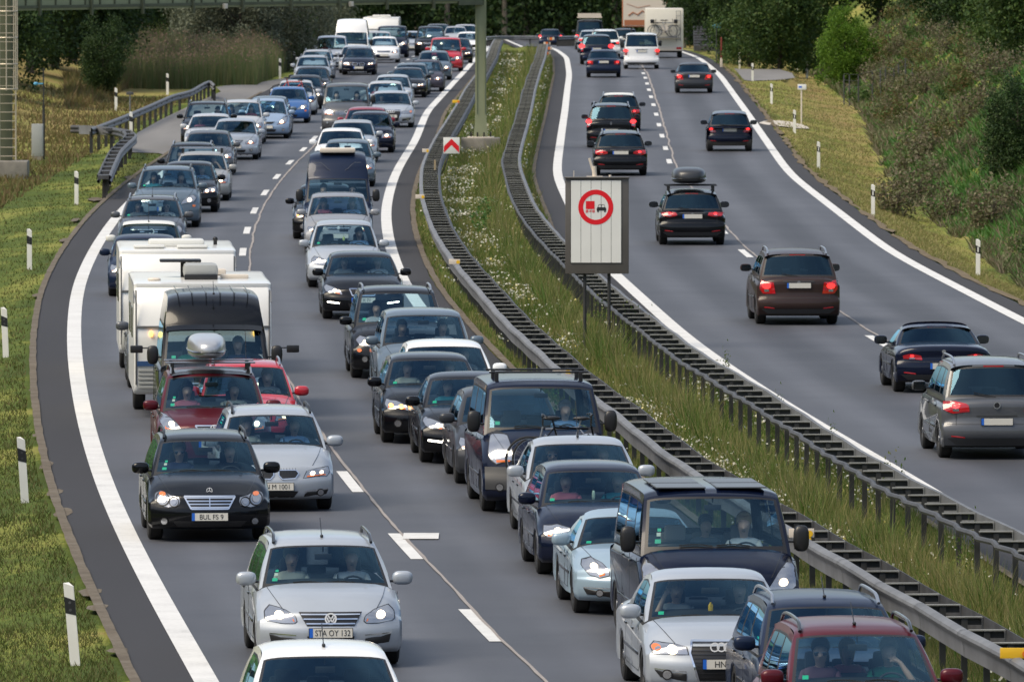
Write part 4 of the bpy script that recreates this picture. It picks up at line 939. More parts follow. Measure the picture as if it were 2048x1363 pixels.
    # rear
    if rear or lod >= 2:
        RD = rdes or 'gen'; rk = RD
        tails = dict(gen=[(.58,.70),(.60,.86),(.80,.87),(.83,.78),(.80,.68)], golf=[(.42,.74),(.43,.82),(.60,.86),(.82,.86),(.84,.74),(.70,.70)], tall=[(.74,.72),(.74,1.02),(.86,1.02),(.87,.70)], van=[(.72,.62),(.72,.92),(.86,.92),(.86,.62)],
                     alfa=[(.40,.80),(.44,.88),(.62,.90),(.84,.88),(.80,.79),(.6,.76)], skoda=[(.50,.62),(.54,.86),(.80,.88),(.84,.72),(.76,.62)], audi=[(.54,.66),(.54,.84),(.80,.86),(.84,.74),(.80,.66)], peu=[(.52,.70),(.62,.88),(.82,.90),(.85,.80),(.74,.70)], porsche=[(.40,.66),(.42,.75),(.62,.78),(.76,.75),(.74,.67)], volvo=[(.72,.66),(.70,.90),(.78,1.12),(.84,1.08),(.86,.80),(.82,.66)], touran=[(.44,.72),(.46,.86),(.66,.90),(.86,.90),(.86,.76),(.7,.71)])[RD]
        zk = (c.zt-.02)/.95
        for s in (-1, 1):
            def tl(s=s):
                mb = MB(); poly = [(s*y*sy, z*zk) for y, z in tails]; V, Fc = scan(poly, 7, 6); put(c, mb, (V, Fc), .012, 0, True)
                zs = [p[1] for p in poly]; ys = [abs(p[0]) for p in poly]; cy, cz = s*sum(ys)/len(ys), sum(zs)/len(zs); h = (max(zs)-min(zs))
                put(c, mb, scan([(cy-.05, cz-h*.32), (cy+.05, cz-h*.32), (cy+.05, cz-h*.12), (cy-.05, cz-h*.12)], 2, 2), .018, 2, True)
                put(c, mb, disc2(cy, cz+h*.12, h*.22, 12, 1.5), .018, 1, True)
                return mb.mesh("tail_light", [M_['red'], M_['redlit'], M_['refl']], True, 50)
            mo("tail_light", ('tl', s, RD)+k, tl, root)
            if lod >= 1: mo("rear_reflector", ('rr', s)+k, lambda: (lambda mb: (put(c, mb, scan([(s*.52*sy,.40),(s*.74*sy,.41),(s*.74*sy,.365),(s*.52*sy,.36)], 4, 2), .012, 0, True), mb.mesh("rear_reflector", [M_['red']]))[-1])(MB()), root)
        prz = .78*zk if RD not in ('touran', 'tall') else .64
        if style == 'roadster': prz = .52
        def rb():
            mb = MB(); put(c, mb, scan([(-.80*sy,.36),(.80*sy,.36),(.66*sy,.255),(-.66*sy,.255)], 14, 3), .010, 0, True)
            if style != 'roadster': put(c, mb, bar2((-.34, prz+.09), (.34, prz+.09), .025), .014, 0, True)
            for s in (-1, 1): put(c, mb, bar2((s*.80*sy, .60), (0, .60), .006), .006, 0, True)
            if not c.deck:
                for s in (-1, 1): mb.tube([(c.fx(s*.66*sy, z, rear=True)-.004, s*.66*sy, z) for z in np.linspace(.58, c.zt-.1, 6)], .004, 4)
            return mb.mesh("rear_bumper_trim", [M_['bumper']], True, 50)
        mo("rear_bumper_trim", ('rb', RD)+k, rb, root)
        rx_ = min(c.fx(.2, prz, rear=True), c.fx(0, prz-.05, rear=True))-.02
        def plm2():
            mb = MB(); mb.box((0, 0, 0), (.012,.54,.125), 2, None, .004); mb.box((-.007, 0, 0), (.004,.52,.11), 0); mb.box((-.0085, .24, 0), (.005,.042,.11), 1); return mb.mesh("rear_licence_plate", [M_['plate'], M_['plateblue'], M_['black']])
        mo("rear_licence_plate", ('pl2',), plm2, root, loc=(rx_, 0, prz))
        if lod >= 1 and rear:
            ek = {'golf': 'vwdot', 'touran': 'vwdot', 'audi': 'rings', 'alfa': 'dot', 'tall': 'diamond'}.get(RD, 'dot')
            def em2():
                mb = MB(); emblem(c, mb, ek, min(c.zt-.14, .90*zk), .02, True); return mb.mesh("rear_emblem", [M_['chrome'], M_['black'], M_['plateblue']])
            mo("rear_emblem", ('em2', ek)+k, em2, root)
            def hm():
                mb = MB(); z2 = green_profile(c)[3]; mb.box((-c.x2-.01, 0, z2-.03), (.03,.34,.022), 0); return mb.mesh("high_brake_light", M_['red'])
            mo("high_brake_light", ('hm',)+k, hm, root)
            if not c.deck:
                def wp():
                    mb = MB(); z2 = green_profile(c)[3]; f = lambda v, y: (-(c.x2+(c.x3-c.x2)*v)-.03+.1*abs(y)**2.2, y, z2+(c.zt-.1-z2)*v)
                    mb.tube([f(.86, 0), f(.80, .18), f(.74, .36)], .010, 4); return mb.mesh("rear_wiper", M_['black'])
                mo("rear_wiper", ('wp',)+k, wp, root)
    ws, rf, rw, z2 = cached(('gp',)+k, lambda: green_profile(c))
    if rails:
        for s in (-1, 1):
            def rl(s=s):
                mb = MB(); pts = []
                for i in range(15):
                    v = i/14; x = -(c.x1+.12)-(c.x2-.12-c.x1-.12)*v; zr_ = float(np.interp(-x, [-q[0] for q in rf], [q[1] for q in rf])); up = .012+.062*min(1, math.sin(math.pi*min(max(v, .0), 1))*3.5)
                    pts.append((x, s*(c.gy(zr_)-.055), zr_-.045+up))
                mb.tube(pts, .020, 7); return mb.mesh("roof_rail", M_['trim'], True)
            mo("roof_rail", ('rl', s)+k, rl, root, M_['trim'] if rails == 1 else (M_['rim'] if rails == 2 else M_['black']))
    if bars:
        for ix, xx in enumerate((-(c.x1+.45), -(c.x1+1.3))):
          def br(xx=xx):
            mb = MB()
            for x in (xx,):
                mb.box((x, 0, c.H+.10), (.06, c.W*.80, .03), 0, None, .01)
                for s in (-1, 1): mb.box((x, s*c.hw*.68, c.H+.02), (.08,.06,.16), 1, None, .01)
            return mb.mesh("roof_bar", [M_['rim'], M_['black']])
          mo("roof_bar", ('br', bars, ix)+k, br, root, M_['rim'] if bars == 1 else M_['black'])
    if antenna:
        mo("antenna", ('an',)+k, lambda: (lambda mb: (mb.tube([(-(c.x1+.25), 0, c.H-.01), (-(c.x1+.62), 0, c.H+(.20 if antenna == 1 else .5))], .006, 5), mb.sup((-(c.x1+.25), 0, c.H), (.04,.02,.02)), mb.mesh("antenna", M_['black']))[-1])(MB()), root)
    if sticker and lod >= 1:
        def stk():
            mb = MB()
            p = [Vector(c.wsp(-.84+a*.0, 0)) for a in (0,)]
            def quad(t0, t1, v0, v1, mi):
                mb.add([Vector(c.wsp(t, v))+Vector((-.012,0,-.006)) for t, v in ((t0, v0), (t1, v0), (t1, v1), (t0, v1))], [(0,1,2,3)], mi)
            quad(-.82, -.74, .22, .29, 0)
            if sticker > 1: quad(-.80, -.745, .34, .40, 1); quad(-.79, -.74, .42, .47, 0)
            return mb.mesh("windscreen_sticker", [M_['sticker'], M_['vign']])
        mo("windscreen_sticker", ('st', sticker)+k, stk, root)
    root_info = c
    return root, c
ALLP = []
def place(root, c, X, Y, crv, rear=False, yaw=0.0, dz=0.0):
    """front (or rear, when the car drives away) at X, Y; heading follows the carriageway"""
    s = slope(crv, Y); f = Vector((-s, -1, 0)).normalized() if not rear else Vector((s, 1, 0)).normalized()
    rz = math.atan2(f.y, f.x)+R(yaw); f = Vector((math.cos(rz), math.sin(rz), 0))
    p = Vector((X, Y, 0))
    if rear: p = p+f*c.L
    pitch = 0.0
    z0 = float(zr(p.y)); z1 = float(zr((p-f*c.L).y)); pitch = math.atan2(z1-z0, c.L)
    root.location = (p.x, p.y, z0+dz); root.rotation_euler = (0, pitch, rz)
    return Matrix.Translation((p.x, p.y, z0+dz)) @ Matrix.Rotation(rz, 4, 'Z') @ Matrix.Rotation(pitch, 4, 'Y')
# ================================================================ the traffic jam (left carriageway, coming towards the camera)
# (px of the front's centre, py of the front tyres | distance), style, front, colour, label, options, people (seat, pose, clothing, hair, glasses, label)
GJ = 'vehicles in the traffic jam'
J = [
 (662,1328,'estate','vw','silver','foremost silver estate car with round emblem at the lower left of the jam',dict(rails=1,plate='STA OY 132',antenna=1,sticker=2,lights='on'),
   [('P','lap','cream','g',0,'grey haired woman in pale top on the passenger side of the foremost silver estate'),('D','drive','white','g',0,'grey haired man in white shirt driving the foremost silver estate')]),
 (668,('d',102.2),'hatch','gen','white','white car cut off by the bottom edge, only its roof and windscreen showing',dict(antenna=1),[]),
 (420,1078,'estate','merc','black','black estate car with chrome slatted grille and oval headlamps in the left lane',dict(rails=3,plate='BUL FS 9',sticker=2,lights='off'),
   [('P','lap','navy','l',1,'fair haired woman with glasses beside the driver of the black oval lamped estate'),('D','drive','black','b',0,'man driving the black estate with oval lamps')]),
 (553,1018,'estate','bmw','silver','silver estate car with black kidney grille beside the black estate',dict(rails=3,plate='N M 1001',sticker=0),
   [('P','lap','cream','l+',0,'woman with pale headscarf in the silver kidney grille estate'),('D','drive','lightblue','b',0,'man in light blue shirt driving the silver kidney grille estate')]),
 (430,948,'suv','hyundai','maroon','dark red SUV carrying a silver roof box in the left lane',dict(bars=1,rails=2,sticker=2,kw=dict(H=1.64,zc=1.06)),
   [('P','lap','pink','b',0,'woman in pink top inside the dark red SUV'),('D','drive','cream','b',0,'driver leaning forward inside the dark red SUV')]),
 (499,904,'small','gen','red','bright red hatchback squeezed behind the dark red SUV',dict(rails=2,antenna=2,kw=dict(L=4.0,H=1.5)),
   [('D','drive','grey','l+',0,'woman with long fair hair driving the bright red hatchback')]),
 (433,('d',171.0),'high','tvan','black','black high roof van with wide towing mirrors pulling a caravan',dict(sticker=1,antenna=1,lights='on'),
   [('P','lap','green','b',0,'man in dark green polo shirt in the black high roof van'),('D','drive','navy','g',0,'driver of the black high roof van')]),
 (352,('d',187.5),'suv','gen','grey','grey SUV mostly hidden between the two caravans it tows one of',dict(),[]),
 (290,592,'mini','gen','darkblue','dark blue small car directly ahead of the farther caravan',dict(kw=dict(W=1.72)),[]),
 (297,561,'mini','slk','darkgreen','small dark green car with cream roof and white mirror caps',dict(antenna=2,rcol='white'),[]),
 (303,508,'estate','vw','grey','grey estate car with two people in front behind the small car with cream roof',dict(rails=2,antenna=1,sticker=1),
   [('P','lap','grey','b',0,'passenger in the grey estate behind the cream roofed car'),('D','drive','white','g',1,'driver with sunglasses in the grey estate behind the cream roofed car')]),
 (333,454,'suv','focus','bluegrey','blue grey SUV with big round headlamp and black mirrors in the left lane',dict(rails=1,sticker=1),
   [('P','lap','teal','b',0,'passenger waving an arm in the blue grey SUV'),('D','drive','grey','b',0,'driver of the blue grey SUV')]),
 (376,424,'hatch','bmw1','black','black hatchback with open front window in the left lane',dict(),[('D','drive','lightblue','l',0,'fair haired driver of the black left lane hatchback')]),
 (401,401,'hatch','golf4','champagne','pale silver hatchback with bare roof bars across its roof',dict(bars=1),[('D','chin','black','b',0,'driver resting an arm under the silver roof bars')]),
 (381,('d',309.5),'estate','gen','black','black estate car with silver roof rails at the left edge of the jam',dict(rails=2,kw=dict(H=1.58)),[('P','lap','navy','b',0,'passenger in the black estate at the left edge')]),
 (414,350,'hatch','gen','grey','dark grey hatchback half hidden behind the car with roof bars',dict(),[('D','drive','black','b',0,'driver of the half hidden dark grey hatchback')]),
 (468,319,'sedan','opel','silver','silver saloon with black grille opening and yellowish plate in the left lane',dict(plate='PAN 20',kw=dict(W=1.71)),[('P','lap','grey','b',0,'passenger in the silver left lane saloon'),('D','drive','grey','b',0,'driver of the silver left lane saloon')]),
 (417,('d',357.5),'sedan','gen','pearl','pale grey saloon behind the silver saloon at the left edge',dict(),[('P','lap','pink','l',0,'passenger in the pale grey saloon')]),
 (411,('d',366),'suv','gen','black','black SUV with lit headlamp next to the lay by',dict(rails=1),[('D','drive','grey','b',0,'driver of the black SUV by the lay by')]),
 (479,288,'mpv','gen','pearl','pale silver minivan with black roof rails in the left lane',dict(rails=1),[('P','lap','grey','b',0,'passenger in the pale silver minivan'),('D','drive','red','b',0,'driver in red top in the pale silver minivan')]),
 (532,277,'hatch','jazz','silverblue','silver blue hatchback with tall triangular headlamp in the left lane',dict(kw=dict(H=1.52,xc=.82,x1=1.7)),[('D','drive','grey','b',0,'driver of the silver blue hatchback')]),
 (536,('d',385.5),'estate','gen','bluegrey','blue grey car behind the silver blue hatchback',dict(),[('D','drive','black','b',0,'driver of the blue grey car in the left lane')]),
 (575,246,'hatch','focus','blue','bright blue hatchback with two bicycles on its tail rack',dict(lights='on'),[('D','drive','grey','l',0,'driver of the bright blue hatchback')]),
 (590,230,'hatch','gen','pearl','pale silver car right behind the blue hatchback with bicycles',dict(),[]),
 (607,218,'hatch','golf4','darkgrey','dark grey hatchback with lit left headlamp behind the bicycles',dict(),[]),
 (622,196,'sedan','gen','black','black saloon behind the bicycles with black mirrors',dict(),[('D','drive','grey','b',0,'driver of the black saloon behind the bicycles')]),
 (624,172,'estate','gen','silver','silver estate car in the far left lane below the white van',dict(rails=1,kw=dict(W=1.8)),[]),
 (632,('d',503),'estate','gen','pearl','pale estate car farthest back of the pair beside the white van',dict(rails=2),[]),
 (662,139,'cargo','golf4','white','white delivery van with black lower bumper at the left of the far traffic',dict(lights='r'),[('P','lap','red','b',0,'passenger in the white delivery van')]),
 (717,150,'sedan','bmw','navy','dark navy saloon alone with a clear gap in front of it in the distance',dict(),[('P','lap','grey','b',0,'passenger in the distant navy saloon'),('D','drive','grey','b',0,'driver of the distant navy saloon')]),
 (709,('d',522),'small','gen','silver','small pale car wedged between white van and navy saloon',dict(),[]),
 (702,('d',543),'high','gen','white','white high roof van towering over the far left lane',dict(kw=dict(H=2.65,Hw=1.95)),[]),
 (754,121,'suv','gen','pearl','silver grey SUV with bright lamps and bull bar beside the white high roof van',dict(),[('D','drive','grey','b',0,'driver of the silver grey SUV with bright lamps')]),
 (767,('d',563),'estate','gen','white','white car tucked behind the silver grey SUV in the distance',dict(),[]),
 (783,('d',590),'van','tvan','navy','dark blue van with lit headlamp near the front of a white caravan',dict(kw=dict(H=1.9)),[('D','drive','green','b',0,'driver of the far dark blue van')]),
 (822,('d',612),'sedan','gen','silver','far silver saloon between the dark blue van and the black SUV',dict(),[]),
 (860,('d',600),'suv','gen','black','far black SUV with dark bonnet behind the red delivery van',dict(kw=dict(W=1.88,H=1.8)),[('P','lap','cream','l',0,'passenger in the far black SUV')]),
 (891,143,'cargo','golf4','red','red delivery van with black bumper in the right lane in the distance',dict(kw=dict(L=4.0)),[('D','drive','white','b',0,'driver of the red delivery van')]),
 (867,160,'hatch','gen','bluegrey','blue grey hatchback just in front of the red delivery van',dict(),[]),
 (850,183,'estate','opel','purplegrey','dark purple grey estate car in the right lane in the distance',dict(rails=1),[('D','drive','grey','b',0,'driver of the dark purple grey estate')]),
 (821,('d',463),'hatch','gen','bluegrey','grey hatchback left of the dark purple grey estate',dict(),[]),
 (814,195,'coupe','bmw','black','black convertible with low roof in the right lane',dict(),[]),
 (784,('d',432),'estate','gen','silver','silver estate tucked behind two silver cars left of the black convertible',dict(),[]),
 (770,('d',417),'estate','gen','pearl','pale silver estate behind the silver saloon with four ring grille',dict(),[('P','lap','pink','b',0,'passenger in the pale estate behind the four ring saloon')]),
 (781,255,'sedan','audi','silver','silver saloon with four ring grille in the right lane in the distance',dict(plate='H A 88',kw=dict(L=4.8,W=1.85,H=1.46),lights='off'),[('P','lap','grey','b',0,'passenger of the distant four ring saloon'),('D','drive','grey','b',0,'driver of the distant four ring saloon')]),
 (692,268,'van','tvan','grey','grey passenger van with two people in front in the middle distance',dict(lights='r',sticker=1,kw=dict(W=1.9)),[('P','lap','white','b',0,'passenger with dark hair in the grey passenger van'),('D','drive','plaid','b',0,'driver of the grey passenger van')]),
 (731,('d',367),'hatch','gen','crimson','dark red hatchback with red mirrors hidden behind the dark hatchback',dict(),[]),
 (739,305,'hatch','golf4','navy','dark navy hatchback with one bright headlamp in the right lane',dict(),[('P','lap','grey','b',0,'passenger of the dark navy hatchback with one bright lamp'),('D','drive','grey','b',0,'driver of the dark navy hatchback with one bright lamp')]),
 (703,325,'hatch','gen','silver','silver hatchback behind the white hatchback in the right lane',dict(),[]),
 (681,('d',333.5),'hatch','gen','white','white hatchback with white mirrors in the right lane',dict(),[]),
 (694,373,'estate','gen','bluegrey','blue grey estate with dark roof just behind the high roof camper van',dict(),[('P','lap','black','b',0,'passenger of the blue grey estate behind the camper van')]),
 (650,('d',269),'hatch','bmw1','black','black hatchback with angled headlamps peeping out left of the camper van',dict(),[]),
 (676,('d',262.3),'high','tvan','darkblue','dark blue camper van with raised roof and pale roof hatch',dict(kw=dict(W=1.84,L=4.8,H=2.5,Hw=1.84,xc=.72),sticker=1,camp=1),
   [('P','lap','pink','b',0,'woman in the dark blue camper van'),('D','drive','teal','b',1,'man with sunglasses driving the dark blue camper van')]),
 (677,509,'mpv','opel','midgrey','brown grey minivan with curved windscreen behind the silver hatchback',dict(kw=dict(H=1.58,W=1.76)),[('P','phone','pink','b',0,'passenger with raised hand in the brown grey minivan'),('D','drive','lightblue','g',0,'driver of the brown grey minivan')]),
 (690,574,'hatch','vw','silver','silver hatchback with yellow tag on its mirror in the right lane',dict(kw=dict(H=1.56,zc=1.0),sticker=1),[('D','drive','lightblue','b',0,'driver with arm out in the silver right lane hatchback')]),
 (727,637,'hatch','volvo','black','black hatchback with wide chrome edged grille in the right lane',dict(kw=dict(L=4.35,W=1.79,H=1.44),plate='M X 71'),[('P','lap','grey','b',0,'passenger smiling in the black hatchback with chrome edged grille'),('D','drive','white','g',0,'driver of the black hatchback with chrome edged grille')]),
 (801,755,'mpv','focus','black','black people carrier with silver roof rails in the right lane',dict(rails=2,kw=dict(L=4.8,W=1.88,H=1.72),sticker=1),[('P','lap','white','b',0,'passenger holding a phone in the black people carrier')]),
 (855,800,'mpv','opel','bluegrey','blue grey minivan with bare feet on its dashboard and white roof stripe',dict(rails=0,lights='r',kw=dict(H=1.64)),[('P','lap','black','b',0,'passenger resting feet in the blue grey minivan'),('D','drive','white','b',0,'bearded man in vest driving the blue grey minivan')]),
 (899,853,'hatch','vw','white','white hatchback with white right mirror beside the guard rail',dict(),[('D','drive','grey','b',0,'driver of the white hatchback by the guard rail')]),
 (869,884,'hatch','bmw1','black','black hatchback with glowing amber headlamp and kidney grille',dict(sticker=1,antenna=0),[('P','lap','cream','b',0,'woman looking down in the black hatchback with amber lamp'),('D','drive','plaid','b',0,'driver of the black hatchback with amber lamp')]),
 (957,924,'sedan','volvo','black','black saloon with reading passenger and white running light strip',dict(kw=dict(W=1.86),sticker=1),[('P','lap','teal','b',0,'man in turquoise shirt reading in the black saloon')]),
 (1025,966,'hatch','gen','darkgrey','dark car almost wholly hidden left of the black van with roof bars',dict(),[]),
 (1094,1022,'van','vivaro','navy','black van with dark roof bars, grey bumper and big pale headlamp',dict(bars=2,lights='off',sticker=1,kw=dict(W=1.9)),[('D','drive','lightblue','g',0,'driver in pale blue shirt in the black van with roof bars')]),
 (1178,1082,'sedan','gen','silver','silver saloon with tail mounted bicycles behind it and tall antenna',dict(antenna=2,sticker=1,kw=dict(H=1.45)),[('P','lap','grey','g',1,'passenger with glasses in the silver saloon with the tall antenna'),('D','drive','grey','b',0,'driver of the silver saloon with the tall antenna')]),
 (1206,1147,'hatch','golf4','navy','dark blue hatchback with a bottle hanging from its mirror',dict(sticker=1,kw=dict(W=1.73)),[('P','lap','pink','b+',0,'dark haired woman in pink top in the dark blue hatchback'),('D','drive','teal','b',0,'driver in green top in the dark blue hatchback')]),
 (1291,1224,'roadster','slk','lightblue','pale blue two seater coupe beside the dark blue van',dict(sticker=1),[]),
 (1445,1298,'van','custom','navy','dark navy passenger van with steel roof and wide black mirrors at lower right',dict(sticker=2,kw=dict(W=1.98),seat='seatb'),
   [('D','drive','white','l',0,'driver in white vest in the dark navy passenger van'),('R','lap','grey','b',0,'person on the middle bench of the dark navy passenger van')]),
 (1450,1398,'sedan','audi','silver','silver saloon with four rings and woman on the phone at lower right',dict(plate='HN ZD',sticker=1,kw=dict(W=1.78)),
   [('P','phone','grey','l',0,'fair haired woman holding a phone to her ear in the silver saloon'),('D','drive','black','b',0,'driver with cap in the silver four ring saloon')]),
 (1686,('d',109.2),'estate','gen','darkblue','dark blue estate with grey roof rails behind the wine red car',dict(rails=2,antenna=1),[]),
 (1751,('d',103.7),'estate','gen','maroon','wine red car with grey roof rails at the lower right edge',dict(rails=1,sticker=1,antenna=1,kw=dict(H=1.58,zc=1.04,xc=.95,x1=1.85)),
   [('P','lap','plaid','b',1,'man with sunglasses and checked shirt in the wine red car'),('D','chin','green','g',0,'driver in green polo with hand at his chin in the wine red car'),('R','lap','pink','l+',0,'child between the seats of the wine red car')]),
 # the tail of the queue near the crest
 (913,('d',560),'sedan','bmw','black','black saloon with amber lamp right of the red delivery van',dict(),[]),
 (938,('d',600),'hatch','gen','white','far white car next to the gantry column',dict(),[]),
 (911,('d',700),'hatch','gen','pearl','far pale car with rounded roof at the crest',dict(),[]),
 (931,('d',760),'suv','gen','pearl','far silver SUV at the crest beside the gantry column',dict(kw=dict(W=1.95)),[]),
 (876,('d',745),'suv','gen','grey','far grey SUV at the crest left of the gantry column',dict(kw=dict(W=1.95)),[]),
]
CARS = {}
def seat_people(c, M, ppl, lod, grp):
    sx = -(c.x1+.30); sz = min(c.zc-.62, c.H-1.06) if c.nose != 'van' else c.zc-.62
    for (st_, pose, cl, hair, gl, lab) in ppl:
        y = {'D': c.hw*.42, 'P': -c.hw*.42, 'R': .03}[st_]; x = sx+.10 - (.85 if st_ == 'R' else 0)
        s = .88 if st_ == 'R' else .97
        person(None, pose, st_, M @ Matrix.Translation((x, y, sz+.185)) @ Matrix.Rotation(R(random.uniform(-8, 8)), 4, 'Z'), cl, hair, gl, grp, 'skin2' if random.random() < .3 else 'skin', lab, s)
for i, (x, y, st, des, col, lab, opt, ppl) in enumerate(J):
    if isinstance(y, tuple): p = atd(x, y[1])
    else: p = at(x, y); p = np.array([p[0], p[1]-.72, 0]); p = np.array([ (x-1024)/F*math.hypot(p[1], CH), p[1], 0])
    lod = 1 if p[1] < 400 else 0
    o = dict(opt); rc = o.pop('rcol', None)
    root, c = build_car(st, des, col, lab, 'van' if st in ('van','cargo','high') else 'car', lod=lod, group=GJ, **o)
    M = place(root, c, p[0], p[1], CL, yaw=0); CARS[i] = (root, c, M)
    if rc:
        me = MB(); ws, rf, rw, z2 = green_profile(c)
        loft([(x_, z_+.006) for x_, z_, _ in rf[1:-1]], TT[2:-2], lambda r, t: c.gg(r[0], r[1], t, 0), me, lambda i_, j_: 0)
        O("roof_panel", me.mesh("roof_panel", M_['ivory'], True), root)
        for ch in root.children:
            if ch.name.startswith('door_mirror'): ch.material_slots[0].material = M_['ivory']
    seat_people(c, M, ppl, lod, 'people sitting in the jammed vehicles')
def carof(lab):
    for i, q in enumerate(J):
        if lab in q[5]: return CARS[i]
# ================================================================ right carriageway, driving away
GR = 'vehicles driving away on the right carriageway'
K = [
 (1994,915,'mpv','touran','grey','grey minivan at the right edge driving away with red tail lights',dict(rails=2)),
 (1888,783,'roadster','porsche','navy','dark blue soft top sports car ahead of the grey minivan',dict()),
 (1598,648,'suv','skoda','brown','brown grey SUV with pale roof in the middle of the right carriageway',dict(rails=2,kw=dict(W=1.8,H=1.62))),
 (1385,489,'hatch','alfa','black','black hatchback with a roof box driving away',dict(bars=2)),
 (1241,351,'estate','golf','black','black estate car with square red tail lights behind the sign',dict(rails=2,kw=dict(W=1.78))),
 (1222,295,'mpv','tall','black','black people carrier with tall narrow tail lights',dict(rails=2)),
 (1237,262,'estate','golf','black','black estate car with white roof ahead of the people carrier',dict(rails=2,rcol='white')),
 (1459,302,'hatch','peu','navy','navy blue hatchback alone in the right lane driving away',dict(kw=dict(L=3.85,W=1.66))),
 (1388,186,'sedan','skoda','darkgrey','dark grey saloon in the right lane driving away',dict(kw=dict(W=1.77))),
 (1207,155,'sedan','audi','darkblue','blue saloon with red and orange tail lights driving away',dict(kw=dict(W=1.77))),
 (1283,138,'van','van','white','white passenger van driving away ahead of the motorhome',dict(kw=dict(W=1.9))),
 (1193,129,'suv','volvo','navy','dark navy SUV with tall angled tail lights',dict()),
 (1210,('d',590),'suv','gen','white','white SUV ahead of the dark navy SUV driving away',dict(rails=1)),
 (1184,('d',625),'sedan','gen','silver','silver saloon in the distance left of the white SUV',dict()),
 (1180,('d',655),'cargo','van','darkgrey','dark van with a pale slatted roof rack in the distance',dict(kw=dict(W=1.9,H=2.0))),
 (1251,('d',640),'hatch','gen','darkgrey','dark car glimpsed between white van and white SUV',dict()),
 (1101,('d',800),'estate','tall','darkblue','farthest dark blue estate turning left at the crest',dict(kw=dict(W=1.85))),
]
KC = {}
for i, (x, y, st, rdes, col, lab, opt) in enumerate(K):
    if isinstance(y, tuple): p = atd(x, y[1])
    else: p = at(x, y); p = np.array([(x-1024)/F*math.hypot(p[1]-.7, CH), p[1]-.7, 0])
    o = dict(opt); rc = o.pop('rcol', None)
    root, c = build_car(st, 'gen', col, lab, 'van' if st in ('van','cargo','high') else 'car', lod=1 if p[1] < 480 else 0, rear=True, rdes=rdes, group=GR, **o)
    M = place(root, c, p[0], p[1], CR, rear=True); KC[i] = (root, c, M)
    for ch in root.children:
        if ch.name.startswith('rear_window') : ch.material_slots[0].link = 'OBJECT'; ch.material_slots[0].material = M_['rearglass']
    if rc:
        me = MB(); ws, rf, rw, z2 = green_profile(c)
        loft([(x_, z_+.006) for x_, z_, _ in rf[1:-1]], TT[2:-2], lambda r, t: c.gg(r[0], r[1], t, 0), me, lambda i_, j_: 0)
        O("roof_panel", me.mesh("roof_panel", M_['ivory'], True), root)
# roof boxes (things of their own)
def roof_box(M, L, W, H, mat, lab):
    mb = MB()
    def fn(q): 
        x, y, z = q; k = 1-.22*max(0, x/(L/2)); return (x, y*k, z*(1-.18*max(0, x/(L/2))) if z > 0 else z*.55)
    mb.sup((0,0,0), (L/2, W/2, H/2*1.25), 3.4, 28, 14, 0, None, fn); o = O("roof_box", mb.mesh("roof_box", mat, True)); 
    m2 = MB(); m2.sup((0,0,-.012), (L/2+.012, W/2+.012, .022), 6, 28, 6, 0, None, lambda q: (q[0], q[1]*(1-.22*max(0, q[0]/(L/2))), q[2])); O("box_seam", m2.mesh("box_seam", M_['trim'], True), o)
    o.matrix_world = M; return tag(o, lab, "roof box")
r_, c_, M0 = carof('dark red SUV carrying'); roof_box(M0 @ Matrix.Translation((-2.5, -.05, c_.H+.31)), 2.1, .62, .40, pm("box_silver", (.45,.46,.48), .3, .5, .3), 'silver roof box lying on the roof bars of the dark red SUV')
r_, c_, M0 = KC[3]; roof_box(M0 @ Matrix.Translation((-2.55, .05, c_.H+.30)), 2.1, .92, .46, pm("box_grey", (.03,.032,.035), .4, .2, .3), 'dark grey roof box on the black hatchback driving away')
# glass roof of the dark red SUV, camper hatch, tow mirrors, ladder rack
r_, c_, M0 = carof('dark red SUV carrying'); me = MB(); ws, rf, rw, z2 = green_profile(c_)
loft([(x_, z_+.005) for x_, z_, _ in rf[0:6]], TT[3:-3], lambda r, t: c_.gg(r[0], r[1], t, 0), me, lambda i_, j_: 0); O("glass_roof", me.mesh("glass_roof", M_['trim'], True), r_)
r_, c_, M0 = carof('raised roof and pale'); mb = MB(); mb.box((-2.15, 0, 2.55), (.8,.95,.12), 0, None, .04); O("roof_hatch", mb.mesh("roof_hatch", M_['signcream'], True), r_)
mb = MB(); q = [(-1.52, t*.62, 2.02+.22*min(1, max(0, (abs(t)-.35)*3))) for t in np.linspace(-1, 1, 15)]; mb.tube([(x-.0+(.02), y, z) for x, y, z in q], .007, 4); O("roof_decal", mb.mesh("roof_decal", M_['galv']), r_)
r_, c_, M0 = carof('wide towing mirrors')
for s in (-1, 1):
    mb = MB(); mb.box((0, s*.42, .10), (.05,.22,.13), 0, None, .02); mb.tube([(0, s*.2, .12), (0, s*.34, .12)], .012, 5); O("towing_mirror", mb.mesh("towing_mirror", M_['black'], True, 40), r_, (-1.02, s*c_.hw*.955, c_.zc+.10))
mb = MB(); P_ = [Vector(c_.wsp(t, 1.0)) for t in np.linspace(-.97, .97, 13)]
V = []; [V.extend([p+Vector((.02,0,.03)), p+Vector((.16,0,-.05))]) for p in P_]; mb.add(V, [(2*i, 2*i+1, 2*i+3, 2*i+2) for i in range(12)]); V2 = [v-Vector((.01,0,.02)) for v in V]; mb.add(V2, [(2*i, 2*i+2, 2*i+3, 2*i+1) for i in range(12)])
O("sun_visor", mb.mesh("sun_visor", paint('black'), True), r_)
mb = MB()
for y in np.linspace(-.62, .62, 6): mb.box((-3.3, y, c_.H+.002), (3.2,.018,.012), 0)
O("roof_ribs", mb.mesh("roof_ribs", paint('black')), r_)
r_, c_, M0 = carof('dark navy passenger van'); mb = MB()
